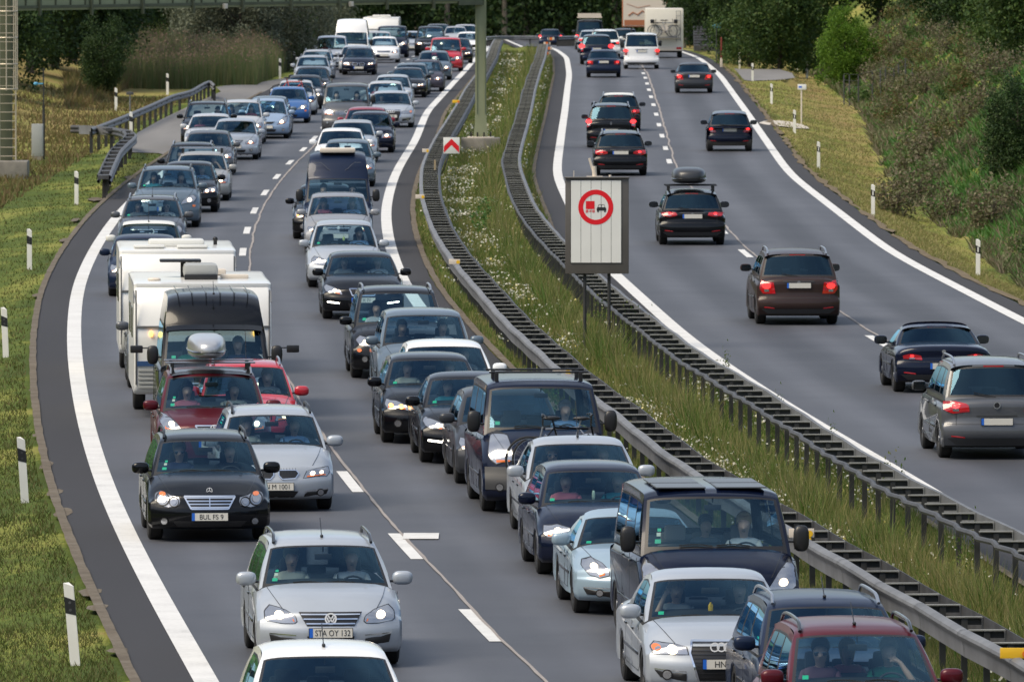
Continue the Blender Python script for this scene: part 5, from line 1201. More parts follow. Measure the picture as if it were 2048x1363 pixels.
for x in (-1.9, -2.9): mb.box((x, -.38, c_.H+.0), (.85,.62,.02), 0, None, .008); mb.box((x, .38, c_.H+.0), (.85,.62,.02), 0, None, .008)
O("roof_panel", mb.mesh("roof_panel", M_['rooftrim']), r_)
r_, c_, M0 = KC[14]; mb = MB()
for k in range(6): mb.box((-c_.L+.35+.55*k, 0, c_.H+.12+.05*k), (.16, 1.55, .05), 0)
for s in (-1, 1): mb.box((-c_.L/2, s*.78, c_.H+.13), (c_.L*.8, .05, .05), 0)
O("roof_rack", mb.mesh("roof_rack", M_['signcream']), r_)
# hanging things behind windscreens
def hanger(lab, what, cat_, col, dims):
    r_, c_, M0 = carof(lab); mb = MB(); mb.tube([(0,0,.12),(0,0,.05)], .004, 4, 1); mb.sup((0,0,0), dims, 2.4, 8, 8, 0); mb.tube([(0,0,.02),(0,0,.07)], .012, 6, 0)
    o = O(cat_.replace(' ', '_'), mb.mesh(cat_, [col, M_['black']], True)); o.matrix_world = M0 @ Matrix.Translation((-(c_.x1-.12), .0, c_.Hw-.36)); tag(o, what, cat_)
hanger('silver saloon with four rings', 'yellow tree shaped air freshener hanging inside the silver four ring saloon', 'air freshener', M_['signyellow'], (.008,.03,.06))
hanger('bottle hanging', 'glass bottle hanging from the mirror of the dark blue hatchback', 'hanging bottle', pm("bottle_label", (.45,.55,.45), .3), (.025,.025,.07))
hanger('yellow tag', 'yellow tag hanging from the mirror of the silver right lane hatchback', 'hanging tag', pm("tag_lime", (.6,.7,.2), .4), (.008,.03,.05))
# ================================================================ bicycles
def bike_meshes():
    w = MB(); n = 26; w.tube([(.33*math.cos(2*math.pi*k/n), 0, .33*math.sin(2*math.pi*k/n)) for k in range(n+1)], .017, 6, cap=False); ty = w.mesh("wheel", M_['rubber'], True)
    s = MB(); s.tube([(.31*math.cos(2*math.pi*k/n), 0, .31*math.sin(2*math.pi*k/n)) for k in range(n+1)], .007, 4, cap=False)
    for k in range(14): a = 2*math.pi*k/14; s.tube([(0, .02*(-1)**k, 0), (.31*math.cos(a), 0, .31*math.sin(a))], .0018, 3)
    s.tube([(0,-.04,0),(0,.04,0)], .02, 8); sp_ = s.mesh("spokes", M_['rim'])
    f = MB(); A, B, C_, D_, E = (-.52,0,.33), (0,0,.28), (-.14,0,.80), (.40,0,.82), (.52,0,.33)
    for p, q, r_ in ((A, B, .012), (A, C_, .010), (B, C_, .016), (C_, (.36,0,.78), .016), (B, (.37,0,.70), .018)): f.tube([p, q], r_, 7)
    f.tube([D_, (.45,0,.6), E], .014, 7); f.tube([C_, (-.17,0,.92)], .013, 6); fr = f.mesh("frame", M_['bikered'], True)
    h = MB(); h.tube([(.36,-.28,.98),(.40,-.12,1.0),(.41,0,.97),(.40,.12,1.0),(.36,.28,.98)], .012, 6); h.tube([D_, (.40,0,.98)], .013, 6); hb = h.mesh("handlebar", M_['black'], True)
    sa = MB(); sa.sup((-.18,0,.94), (.13,.065,.03), 2.2, 12, 8, 0, None, lambda q: (q[0], q[1]*(1 if q[0] < 0 else 1-q[0]*5), q[2])); sd_ = sa.mesh("saddle", M_['black'], True)
    cr = MB(); cr.tube([(0,.05,.28),(0,-.05,.28)], .05, 12); cr.tube([(0,.06,.28),(.12,.06,.18)], .01, 5); cr.tube([(0,-.06,.28),(-.12,-.06,.38)], .01, 5); cr.box((.12,.10,.18), (.08,.08,.02)); cr.box((-.12,-.10,.38), (.08,.08,.02)); ck_ = cr.mesh("crankset", M_['black'])
    return ty, sp_, fr, hb, sd_, ck_
BK = bike_meshes()
def bicycle(M, frame_mat, lab, grp=None, basket=0):
    r_ = thing("bicycle", lab, "bicycle", group=grp); r_.matrix_world = M
    for x in (-.52, .52): w_ = O("wheel", BK[0], r_, (x, 0, .33)); O("spokes", BK[1], w_)
    f = O("frame", BK[2], r_); f.material_slots[0].link = 'OBJECT'; f.material_slots[0].material = frame_mat
    O("handlebar", BK[3], r_); O("saddle", BK[4], r_); O("crankset", BK[5], r_)
    if basket: mb = MB(); mb.box((.58, 0, .88), (.22,.32,.22), 0, None, .03); O("basket", mb.mesh("basket", M_['black'], True), r_)
    return r_
r_, c_, M0 = carof('bright blue hatchback with two'); 
bicycle(M0 @ Matrix.Translation((-c_.L-.25, .05, .80)) @ Matrix.Rotation(R(90), 4, 'Z') @ Matrix.Scale(1.05, 4), M_['bikered'], 'red bicycle mounted across the tail of the bright blue hatchback')
bicycle(M0 @ Matrix.Translation((-c_.L-.45, .25, .74)) @ Matrix.Rotation(R(-90), 4, 'Z'), M_['blue'], 'black and blue bicycle behind the red one on the bright blue hatchback')
mb = MB(); mb.box((-c_.L-.35, 0, .62), (.6, 1.3, .05), 0, None, .01); [mb.tube([(-c_.L+.1, s*.4, .62), (-c_.L-.15, s*.4, 1.25)], .02, 6) for s in (-1, 1)]; O("bicycle_rack", mb.mesh("bicycle_rack", M_['black'], True), r_)
r_, c_, M0 = carof('tail mounted bicycles')
bicycle(M0 @ Matrix.Translation((-c_.L-.20, 0, .62)) @ Matrix.Rotation(R(90), 4, 'Z') @ Matrix.Scale(1.02, 4), paint('black'), 'black bicycle on the tail rack of the silver saloon, handlebar above its roof')
bicycle(M0 @ Matrix.Translation((-c_.L-.42, .1, .62)) @ Matrix.Rotation(R(-90), 4, 'Z'), M_['rim'], 'silver bicycle behind the black one on the silver saloon rack')
mb = MB(); mb.box((-c_.L-.3, 0, .55), (.65, 1.2, .05), 0, None, .01); [mb.tube([(-c_.L+.1, s*.4, .5), (-c_.L-.12, s*.4, 1.3)], .02, 6) for s in (-1, 1)]; O("bicycle_rack", mb.mesh("bicycle_rack", M_['black'], True), r_)
# ================================================================ caravans and motorhome
def caravan(px, Y, W, H, L, lab, variant, crv=CL, front_px=True):
    root = thing("caravan", lab, "caravan"); hw = W/2
    sil = [(-.30,.42),(-.10,.52),(-.03,.95),(0,1.35),(-.03,1.6),(-.14,H-.45),(-.36,H-.10),(-.62,H),(-L*.5,H+.02),(-L+.5,H),(-L+.12,H-.18),(-L,H-.6),(-L,.6),(-L+.12,.42)]
    sil = cat(sil, 44); mb = MB(); TTc = [-1,-.985,-.95,0,.95,.985,1]
    def fn(r, t):
        a = abs(t); q = max(0, (a-.95)/.05); ins = .045*q*q
        cx, cz = -L/2, H/2; dx, dz = cx-r[0], cz-r[1]; m = math.hypot(dx, dz)
        return (r[0]+dx/m*ins, t*hw, r[1]+dz/m*ins)
    K2 = sil+[sil[0]]
    loft(K2, TTc, fn, mb, lambda i, j: 0)
    for s in (-1, 1): V = [fn(p, s) for p in sil]; mb.add(V, [tuple(range(len(V))) if s < 0 else tuple(reversed(range(len(V))))])
    O("body", mb.mesh("body", M_['caravan'], True, 35), root)
    # front details: seam, stripe, panel, marker lamps, grab handles
    fx = lambda z: float(np.interp(z, [p[1] for p in sil[:14]], [p[0] for p in sil[:14]]))
    mb = MB(); mb.box((fx(1.62)+.012, 0, 1.64), (.03, W-.06, .035), 0, None, .008)
    for s in (-1, 1):
        mb.tube([(fx(z)+.006-.0, s*(hw-.035), z) for z in np.linspace(.6, H-.12, 16)], .016, 5)
        mb.tube([(x, s*(hw+.002), z) for x, z in [(-.1, H-.35), (-.5, H-.06), (-L*.5, H-.03), (-L+.4, H-.05)]], .012, 5)
    O("edge_moulding", mb.mesh("edge_moulding", M_['galv'], True, 40), root)
    if variant == 1:
        mb = MB(); mb.box((fx(.98)+.010, 0, .98), (.03, W-.1, .09)); O("blue_stripe", mb.mesh("blue_stripe", M_['carstripe']), root)
        mb = MB(); [mb.box((fx(.60+.07*k)+.014, 0, .56+.075*k), (.03, W-.14, .05), 0, None, .01) for k in range(5)]; O("front_locker", mb.mesh("front_locker", M_['cabinet'], True, 40), root)
        mb = MB(); mb.box((-.2-1.6, 0, H+.16), (1.0,.62,.26), 0, None, .09); mb.box((-1.35, 0, H+.06), (.2,.6,.10), 1, None, .02); O("roof_air_conditioner", mb.mesh("roof_air_conditioner", [M_['cabinet'], M_['black']], True, 45), root)
        mb = MB(); mb.box((-2.4, -.35, H+.32), (.5,.75,.05), 0, Matrix.Identity(4), .02); mb.tube([(-2.4,-.30,H),(-2.4,-.30,H+.3)], .05, 8); O("satellite_dish", mb.mesh("satellite_dish", M_['black'], True, 40), root)
        mb = MB(); mb.box((-1.9, .62, H+.05), (.4,.5,.07), 0, None, .02); mb.sup((-1.1, -.85, H+.03), (.12,.12,.03)); mb.box((-3.4, .2, H+.08), (.6,.6,.10), 0, None, .03); O("roof_vent", mb.mesh("roof_vent", M_['signcream'], True, 40), root)
    else:
        mb = MB(); mb.sup((-.30, -hw+.24, .72), (.36,.24,.32), 3, 16, 10); mb.sup((-.30, hw-.24, .72), (.36,.24,.32), 3, 16, 10); O("front_locker", mb.mesh("front_locker", M_['cabinet'], True), root)
        mb = MB(); mb.box((-1.9, 0, H+.08), (.9,1.1,.14), 0, None, .06); mb.box((-1.0, -.55, H+.04), (.5,.6,.05), 0, None, .02); mb.box((-.9, .3, H+.04), (.4,.6,.05), 0, None, .02); O("roof_vent", mb.mesh("roof_vent", M_['ivory'], True, 40), root)
        mb = MB(); mb.tube([(-2.4,.78,H),(-2.4,.78,H+.12)], .04, 8); mb.sup((-2.4,.78,H+.13), (.06,.05,.05)); O("roof_antenna", mb.mesh("roof_antenna", M_['black'], True), root)
    for s in (-1, 1):
        mb = MB(); z = 1.52 if variant == 1 else .72; mb.sup((fx(z)+.03 if variant == 1 else .03, s*(hw-.30 if variant == 1 else hw-.20), z), (.03,.035,.055)); O("marker_lamp", mb.mesh("marker_lamp", M_['amber'], True), root)
        mb = MB(); mb.box((-L*.35, s*(hw+.004), 1.65), (.9,.02,.55), 0, None, .008); mb.box((-L*.7, s*(hw+.004), 1.65), (.9,.02,.55), 0, None, .008); O("side_window", mb.mesh("side_window", M_['tint'] if False else M_['trim'], True, 40), root)
    mb = MB(); mb.box((.35, 0, .42), (1.2,.08,.07)); mb.tube([(.1,-.5,.42),(.9,0,.42),(.1,.5,.42)], .035, 6); mb.tube([(.6,0,.4),(.6,0,.05)], .03, 6); O("drawbar", mb.mesh("drawbar", M_['galvd']), root)
    t = cached(('tw', .31), lambda: tuple(q.mesh(n, m, True, 35) for q, n, m in zip(wheel_meshes(.31), ("wheel", "rim"), (M_['rubber'], [M_['rim'], M_['black']]))))
    for s in (-1, 1): w_ = O("wheel", t[0], root, (-L*.52, s*(hw-.14), .31), (0, 0, 0 if s > 0 else math.pi)); O("rim", t[1], w_)
    p = atd(px, Y); cc = type('q', (), {'L': L})(); place(root, cc, p[0], p[1], crv); return root
caravan(406, 177.2, 2.46, 2.42, 6.2, 'white caravan with air conditioner and dish, towed by the black high roof van', 1)
caravan(356, 193.2, 2.28, 2.44, 5.8, 'white caravan with grey corner lockers behind the nearer caravan', 2)
caravan(762, 598, 2.2, 2.35, 5.5, 'far white caravan rising behind the dark blue van', 2)
# motorhome seen from behind
root = thing("motorhome", 'cream motorhome with two bicycles on its rear wall driving away', 'motorhome'); W, H, L = 2.25, 2.95, 6.4
mb = MB(); mb.box((-L+2.3, 0, .58+(H-.58)/2), (4.6, W, H-.58), 0, None, .09); O("body", mb.mesh("body", M_['mhwhite'], True, 40), root)
mb = MB(); mb.box((-1.15, 0, 1.05), (2.1,2.0,1.2), 0, None, .18); O("cab", mb.mesh("cab", M_['mhwhite'], True, 40), root)
mb = MB(); mb.box((-L-.01, 0, .55), (.10, W-.04, .26), 0, None, .03); O("rear_bumper_trim", mb.mesh("rear_bumper_trim", M_['signcream'], True, 40), root)
mb = MB(); mb.box((-L/2, 0, .38), (L-1.0, 1.7, .12)); O("chassis", mb.mesh("chassis", M_['under']), root)
for s in (-1, 1):
    mb = MB(); mb.box((-L-.065, s*.86, .58), (.02,.30,.14), 0, None, .008); O("tail_light", mb.mesh("tail_light", M_['red'], True, 40), root)
mb = MB(); mb.tube([(-L-.1, -.95, 1.0), (-L-.1, -.95, 2.8)], .018, 5); mb.tube([(-L-.1, -.70, 1.0), (-L-.1, -.70, 2.8)], .018, 5); [mb.tube([(-L-.1, -.95, z), (-L-.1, -.70, z)], .014, 5) for z in np.arange(1.1, 2.8, .28)]; O("ladder", mb.mesh("ladder", M_['galv']), root)
mb = MB(); mb.box((-L-.3, 0, 1.22), (.5,1.8,.05)); mb.box((-L-.12, 0, 2.1), (.05,1.5,.04)); mb.box((-L-.40,-.02,1.75), (.02,.36,.5), 1); O("bicycle_rack", mb.mesh("bicycle_rack", [M_['galv'], M_['signcream']]), root)
for x in (-L+1.2, -1.0):
    for s in (-1, 1): O("wheel", cached(('tw', .34), lambda: tuple(q.mesh(n, m, True, 35) for q, n, m in zip(wheel_meshes(.34), ("wheel", "rim"), (M_['rubber'], [M_['rim'], M_['black']]))))[0], root, (x, s*.95, .34))
p = atd(1329, 589); cc = type('q', (), {'L': L})(); M0 = place(root, cc, p[0], p[1], CR, rear=True)
bicycle(M0 @ Matrix.Translation((-L-.26, .12, 1.25)) @ Matrix.Rotation(R(90), 4, 'Z') @ Matrix.Scale(1.05, 4), paint('black'), 'dark bicycle with basket, the front one on the motorhome', basket=1)
bicycle(M0 @ Matrix.Translation((-L-.44, -.05, 1.25)) @ Matrix.Rotation(R(-90), 4, 'Z') @ Matrix.Scale(1.05, 4), M_['rim'], 'silver bicycle with dark basket, the rear one on the motorhome', basket=1)
# ================================================================ guard rails
def pathf(crv, o):
    def f(Y):
        s = (crv(Y+3)-crv(Y-3))/6; L = math.sqrt(1+float(s)**2); return float(crv(Y))+o/L, Y-o*float(s)/L
    return f
WPROF = [(0,-.155),(.03,-.14),(.075,-.10),(.078,-.06),(.03,-.02),(.03,.02),(.078,.06),(.075,.10),(.03,.14),(0,.155),(-.006,.155),(-.006,-.155)]
TPROF = [(0,-.16),(.025,-.155),(.035,-.02),(.05,.03),(.085,.06),(.105,.10),(.095,.135),(.06,.16),(0,.165),(-.006,.165),(-.006,-.16)]
def beam(mb, path, side, prof=WPROF, zc=.60, mi=0):
    n = len(prof); V = []
    for i, (x, y, z) in enumerate(path):
        a = path[max(i-1, 0)]; b = path[min(i+1, len(path)-1)]; d = Vector((b[0]-a[0], b[1]-a[1], 0)).normalized(); nr = Vector((d.y, -d.x, 0))*side
        for o, h in prof: V.append((x+nr.x*o, y+nr.y*o, z+zc+h))
    Fc = [(i*n+k, i*n+(k+1) % n, (i+1)*n+(k+1) % n, (i+1)*n+k) for i in range(len(path)-1) for k in range(n)]
    mb.add(V, Fc, mi)
RL = curve([(896,240),(873,275),(856,308),(846,334),(845,362),(846,390),(856,425),(868,458),(887,489),(906,517),(938,555),(957,575),(1016,645),(1110,737),(1123,737),(1205,801),(1260,844),(1337,912),(1433,956+12),(1574,1052),(1629,1086),(1775,1170),(1921,1252),(2030,1312),(916,208),(932,178),(952,152),(975,114)], .75, far=[(990,640),(1010,720),(1016,800)], win=17)
RRc = curve([(1089,114),(1079,142),(1068.5,178),(1061,216),(1053,249),(1042,287),(1035,317),(1039,341),(1053,378),(1065,409),(1089,442),(1128,485),(1195,549),(1237,585),(1293,627),(1349,669),(1404,714),(1492,757),(1604,830),(1716,902),(1828,964),(1940,1020),(2048,1070)], .75, far=[(1094,600),(1085,660),(1060,740)], win=17)
def guard(name, crv, inner, Y0, Y1, label, wavy, reflectors):
    root = thing(name, label, "guard rail", (float(crv(Y0)), Y0, 0)); inv = Vector((-float(crv(Y0)), -Y0, 0))
    sh = lambda P: [(p[0]+inv.x, p[1]+inv.y, p[2]) for p in P]
    f0 = pathf(crv, 0); f1 = pathf(crv, inner)
    Ys = np.arange(Y0, Y1, 2.0); P0 = []; P1 = []
    for k, Y in enumerate(Ys):
        x, y = f0(Y); P0.append((x, y, float(zr(y))+.012*math.sin(k*1.7)))
        x, y = f1(Y); P1.append((x, y, float(zr(y))+.012*math.sin(k*1.3)))
    mb = MB(); beam(mb, sh(P0), -1 if inner > 0 else 1, TPROF)
    TS = [(a*1.10+(.004 if a > 0 else -.002), b*1.03) for a, b in TPROF]; Q0 = sh(P0)
    for k in range(0, len(Q0)-1, 2):
        a, b = Vector(Q0[k]), Vector(Q0[k+1]); d = (b-a).normalized(); beam(mb, [tuple(a-d*.012), tuple(a+d*.012)], -1 if inner > 0 else 1, TS, mi=1)
    me = mb.mesh("front_beam", [M_['galv'], M_['postm']], True, 35)
    O("front_beam", me, root)
    mb = MB()
    if wavy:
        Q = []
        for k, (x, y, z) in enumerate(P1):
            Q += [(x+.02*math.sin(k*.35), y, z+.66+.012*math.sin(k*.4)), (x+.02*math.sin(k*.35+.17), y+1.0, z+.66+.012*math.sin(k*.4+.2))]
        mb.tube(sh(Q), .042, 7); O("back_tube", mb.mesh("back_tube", M_['galvd'], True), root)
    else:
        beam(mb, sh(P1), 1 if inner > 0 else -1); O("back_beam", mb.mesh("back_beam", M_['galvd'], True, 35), root)
    # spacers and posts, each a part; the farther ones merged
    sm = MB(); sm.box((0, 0, 0), (abs(inner)-.04, .085, .015), 0); sm.box((0, .038, -.045), (abs(inner)-.06, .012, .08), 0); sm.box((0, .02, -.06), (abs(inner)*.9, .004, .07), 1); smm = sm.mesh("spacer", [M_['spacer'], M_['postm']])
    po = MB(); po.box((0, 0, -.42), (.075,.05,.86), 0); pom = po.mesh("post", [M_['postm'], M_['galvd']])
    rest = MB(); restp = MB(); npart = 100
    for k in range(len(Ys)):
        a, b = P0[k], P1[k]; c = ((a[0]+b[0])/2+inv.x, (a[1]+b[1])/2+inv.y, (a[2]+b[2])/2+.75); ang = math.atan2(b[1]-a[1], b[0]-a[0])
        if inner < 0: ang += math.pi
        if Ys[k] < 92 or k-8 < 0: pass
        if k < npart: O("spacer", smm, root, c, (0, 0, ang)); O("post", pom, root, (c[0], c[1], c[2]-.03), (0, 0, ang))
        else:
            Mx = Matrix.Translation(c) @ Matrix.Rotation(ang, 4, 'Z'); rest.add(sm.v, sm.f, sm.m, Mx); restp.add(po.v, po.f, po.m, Mx)
    o = O("spacers", rest.mesh("spacers", [M_['spacer'], M_['postm']]), root); o["kind"] = "stuff"
    o = O("posts", restp.mesh("posts", [M_['postm'], M_['galvd']]), root); o["kind"] = "stuff"
    return root
guard("guard_rail", RL, .47, 96, 640, 'long steel guard rail with ladder like spacers beside the jammed carriageway', False, None)
guard("guard_rail", RRc, -.50, 118, 600, 'long steel guard rail with wavy back tube beside the free flowing carriageway', True, None)
# marker plates on the left rail
for (px, py, w_, yel, lab) in [(912,203,.30,1,'yellow marker plate farthest along the median guard rail'),(851,301,.22,0,'white and yellow marker on the guard rail beside the chevron sign'),(840,393,.26,0,'white and yellow marker on the guard rail below the wooden stake'),
        (909,523,.26,0,'pale marker with yellow reflector on the rail left of the round traffic sign'),(1124,743,.34,0,'pale marker on the rail behind the van with roof bars'),(1603,1065,.34,0,'weathered pale marker on the rail right of the navy van'),(2032,1305,.36,1,'bright yellow marker at the lower right end of the guard rail')]:
    p = at(px, py, .82); Y = p[1]; r_ = thing("rail_marker", lab, "marker plate", (p[0], Y, p[2]+.82), group='marker plates on the guard rail')
    mb = MB(); mb.box((0, 0, 0), (w_, .02, .12), 0, None, .005); O("plate", mb.mesh("plate", M_['signyellow'] if yel else M_['signcream'], True, 40), r_)
    mb = MB(); mb.lathe([(.001,-.02),(.045,-.02),(.045,-.012)], 12, axis='y', M=Matrix.Translation((w_*.32, 0, -.01))); mb.tube([(w_*.32,0,-.03),(w_*.36,0,-.14)], .02, 6); O("reflector", mb.mesh("reflector", M_['signyellow'] if not yel else M_['orange'], True, 40), r_)
# guard rail at the left lay-by : world path from pixels
def free_rail(pts, label, h=.70, close=0, back=None):
    P = [at(x, y, h) for x, y in pts]; Q = []
    for i in range(len(P)-1):
        n = max(2, int(np.linalg.norm(P[i+1][:2]-P[i][:2])/1.5))
        for k in range(n): Q.append(P[i]+(P[i+1]-P[i])*k/n)
    Q.append(P[-1]); A = np.array(Q); 
    for _ in range(3): A[1:-1] = (A[:-2]+A[1:-1]*2+A[2:])/4
    o = A[0].copy(); root = thing("guard_rail", label, "guard rail", tuple(o)); mb = MB(); path = [(a[0]-o[0], a[1]-o[1], a[2]-o[2]) for a in A]
    beam(mb, path, 1); O("beam", mb.mesh("beam", M_['galv'], True, 35), root)
    if back:
        mb = MB(); beam(mb, [(x+back[0], y+back[1], z) for x, y, z in path], -1); O("back_beam", mb.mesh("back_beam", M_['galvd'], True, 35), root)
    pm_ = MB(); pm_.box((0, 0, -.38), (.12,.08,.80)); pm_ = pm_.mesh("post", M_['postm']); acc = 0; last = None
    for k in range(0, len(path), 1):
        if last is None or math.hypot(path[k][0]-last[0], path[k][1]-last[1]) > (1.9 if len(path) < 40 else 3.6):
            last = path[k]; x, y, z = path[k]; bx = (back[0]/2, back[1]/2) if back else (0, .1); O("post", pm_, root, (x+bx[0], y+bx[1], z+.60))
            if back: sm = MB(); sm.box((0, 0, .02), (max(.05, abs(back[0])), max(.08, abs(back[1])), .12)); O("spacer", cached(('fs', tuple(back)), lambda: sm.mesh("spacer", M_['galvd'])), root, (x+bx[0], y+bx[1], z+.66))
    return root
free_rail([(182,256),(240,234),(300,209),(345,189),(380,181),(408,165),(420,160),(430,170)], 'straight steel guard rail running behind the lay by at upper left', .75)
free_rail([(218,350),(228,325),(240,300),(256,284),(271,272),(268,263),(250,257),(215,254),(180,252),(158,252)], 'curved guard rail end bending round the corner of the lay by', .75, back=(-.35, 1.2))
free_rail([(962,84),(1000,80),(1040,80),(1080,80)] , 'far guard rail across the crest behind the grass median', .4)
free_rail([(1115,82),(1150,80),(1200,82),(1245,84),(1300,84),(1370,72),(1392,66)] , 'far guard rail behind the distant cars on the right carriageway', .4)
free_rail([(1438,92),(1432,78),(1425,70),(1412,68)] , 'short rusty guard rail beside the far path at upper right', .5)
# ================================================================ delineator posts
def dmesh(front):
    b = MB(); prof = [(-.06,-.02),(.06,-.02),(.06,.01),(0,.06),(-.06,.01)]; H = 1.02
    V = [(x, y, z) for z in (0, H) for x, y in prof]; V[5:] = [(x, y, H-(.05 if x > 0 else 0)) for x, y in prof]
    b.add(V, [tuple(range(4, -1, -1)), tuple(range(5, 10))]+[(i, (i+1) % 5, (i+1) % 5+5, i+5) for i in range(5)]); post = b.mesh("post", M_['postwhite'])
    k = MB(); prof2 = [(x*1.06, y*1.1-.001) for x, y in prof]; V = [(x, y, (.62 if x > 0 else .66)) for x, y in prof2]+[(x, y, (.80 if x > 0 else .86)) for x, y in prof2]; k.add(V, [(i, (i+1) % 5, (i+1) % 5+5, i+5) for i in range(5)]); band = k.mesh("black_band", M_['postblack'])
    r = MB()
    if front: [r.lathe([(.001,-.026),(.018,-.026),(.018,-.02)], 10, axis='y', M=Matrix.Translation((0, 0, z))) for z in (.69,.78)]; ref = r.mesh("reflector", M_['galvd'])
    else: r.box((0, -.024, .74), (.035,.008,.14)); ref = r.mesh("reflector", M_['signwhite'])
    return post, band, ref
DL, DR_ = dmesh(True), dmesh(False)
DP = [(151,1330,0,'foremost white delineator post at the lower left, tilted slightly',4),(50,1004,0,'second nearest delineator post on the left verge beside the broken concrete',3),(12,714,0,'delineator post cut close to the left edge of the picture',2),(59,538,0,'left delineator post below the concrete gantry foot',0),
  (153,409,0,'left delineator post on the grass between cabinet and lay by rail',0),(262,276,0,'delineator post standing inside the curved guard rail end',0),(232,227,0,'delineator post behind the long left rail nearest its left end',0),(335,193,0,'delineator post behind the middle of the long left rail',0),(421,160,0,'delineator post at the far end of the long left rail',0),(560,157,0,'far left delineator post in front of the grey willow bushes',0),(588,140,0,'farthest left delineator post before the green bushes',0),
  (1956,549,1,'nearest right delineator post at the foot of the brushy bank',0),(1746,431,1,'second nearest delineator post on the right verge',0),(1637,336,1,'right delineator post in the straw coloured grass',0),(1589,266,1,'right delineator post standing beside the pale gully slab',0),(1543,208,1,'right delineator post just below the access lane',0),
  (1505,163,1,'right delineator post at the mouth of the access lane',0),(1614,156,1,'delineator post beyond the access lane by the bushes',0),(1594,142,1,'leaning delineator post behind the access lane',0),(1479,137,1,'far right delineator post left of the access lane',0),(1455,110,1,'farther right delineator post on the crest verge',0),(1440,96,1,'farthest right delineator post near the rusty stake',0)]
for px, py, sd_, lab, tilt in DP:
    p = at(px, py); z = float(terr(p[0], p[1])); h = at(px, py, z-float(zr(p[1])) if abs(z-float(zr(p[1]))) < 2.5 else 0); me3 = DR_ if sd_ else DL
    r_ = thing("delineator_post", lab, "delineator post", (h[0], h[1], float(terr(h[0], h[1]))-.02), 0, 'delineator posts along the verges'); r_.rotation_euler = (0, R(-tilt*1.2), R(random.uniform(-8, 8)))
    if sd_: r_.scale = (.92,)*3
    else: r_.scale = (1.02,)*3
    O("post", me3[0], r_); O("black_band", me3[1], r_); O("reflector", me3[2], r_)
# ================================================================ gantry
gy_ = 352.0; root = thing("sign_gantry", 'green painted steel sign gantry spanning the jammed carriageway with a caged ladder', 'gantry', (float(atd(962, 366)[0]), 366, 0))
bx, by = root.location.x, 366.0
def GO(name, mb, mats, sm=True): return O(name, mb.mesh(name, mats, sm, 30), root, (-bx, -by, 0))
pr = atd(961.5, 366); Lx = float(atd(17, 338)[0]); Ly = 338.0
mb = MB()
sec = [(2, .70), (1.15, .52), (.95, .44), (9.0, .36)]
V = []; 
for z, w_ in ((.42,.54), (.9,.44), (1.4,.41), (9, .40)): V += [(pr[0]+a*w_/2, 366+b_*.28, z) for a, b_ in ((-1,-1),(1,-1),(1,1),(-1,1))]
mb.add(V, [(i*4+k, i*4+(k+1) % 4, i*4+4+(k+1) % 4, i*4+4+k) for i in range(3) for k in range(4)])
for s in (-1, 1): mb.box((pr[0]+s*.15, 366-.30, 5), (.02,.03,7.4))
GO("post", mb, M_['gantry'])
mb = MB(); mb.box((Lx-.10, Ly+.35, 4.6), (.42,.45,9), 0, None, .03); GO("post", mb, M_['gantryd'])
mb = MB(); mb.box((pr[0], 366, .40), (.98,.9,.06), 0, None, .02); 
for k in range(4): 
    for s in (-1, 1): mb.tube([(pr[0]-.36+.24*k, 366+s*.36, .42), (pr[0]-.36+.24*k, 366+s*.36, .60)], .03, 8, 1)
GO("base_plate", mb, [M_['signcream'], M_['postblack']])
mb = MB(); mb.box((pr[0], 366, .08), (1.45,1.4,.62), 0, None, .03); GO("foundation", mb, M_['concrete']); mb = MB(); mb.box((Lx-.05, Ly+.1, -.02), (1.45,1.5,.62), 0, None, .04); GO("foundation", mb, M_['concrete'])
# beam
A = Vector((Lx-1.5, Ly+.4, 0)); B = Vector((pr[0]-.12, 366, 0)); d = (B-A); L = d.length; ang = math.atan2(d.y, d.x); Mb = Matrix.Translation((A.x, A.y, 0)) @ Matrix.Rotation(ang, 4, 'Z')
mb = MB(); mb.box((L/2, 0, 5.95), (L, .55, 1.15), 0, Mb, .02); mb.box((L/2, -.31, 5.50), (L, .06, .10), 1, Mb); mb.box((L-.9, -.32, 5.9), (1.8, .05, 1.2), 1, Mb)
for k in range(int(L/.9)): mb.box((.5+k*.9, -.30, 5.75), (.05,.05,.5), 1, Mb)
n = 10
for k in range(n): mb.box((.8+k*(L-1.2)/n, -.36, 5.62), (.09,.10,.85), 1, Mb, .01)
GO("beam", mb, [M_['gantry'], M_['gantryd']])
for k, fx_ in enumerate((.47, .72)):
    mb = MB(); mb.box((L*fx_, -.40, 5.42), (.18,.12,.18), 0, Mb, .02); GO("detector", mb, M_['signcream'])
# ladder with cage in front of the left post
lx, ly = Lx-.02, Ly-.15; mb = MB()
for s in (-1, 1): mb.tube([(lx+s*.28, ly, .32), (lx+s*.28, ly, 9)], .026, 6)
for z in np.arange(.45, 9, .30): mb.tube([(lx-.28, ly, z), (lx+.28, ly, z)], .016, 5)
GO("ladder", mb, M_['ladder'])
mb = MB()
for z in (2.75,3.6,4.5,5.4): mb.tube([(lx+.36*math.sin(a), ly-.36+.36*math.cos(a), z) for a in np.linspace(.9, 2*math.pi-.9, 13)], .026, 5)
for a in np.linspace(.9, 2*math.pi-.9, 7): mb.tube([(lx+.36*math.sin(a), ly-.36+.36*math.cos(a), 2.7), (lx+.36*math.sin(a), ly-.36+.36*math.cos(a), 9)], .02, 5)
GO("ladder_cage", mb, M_['ladder'])
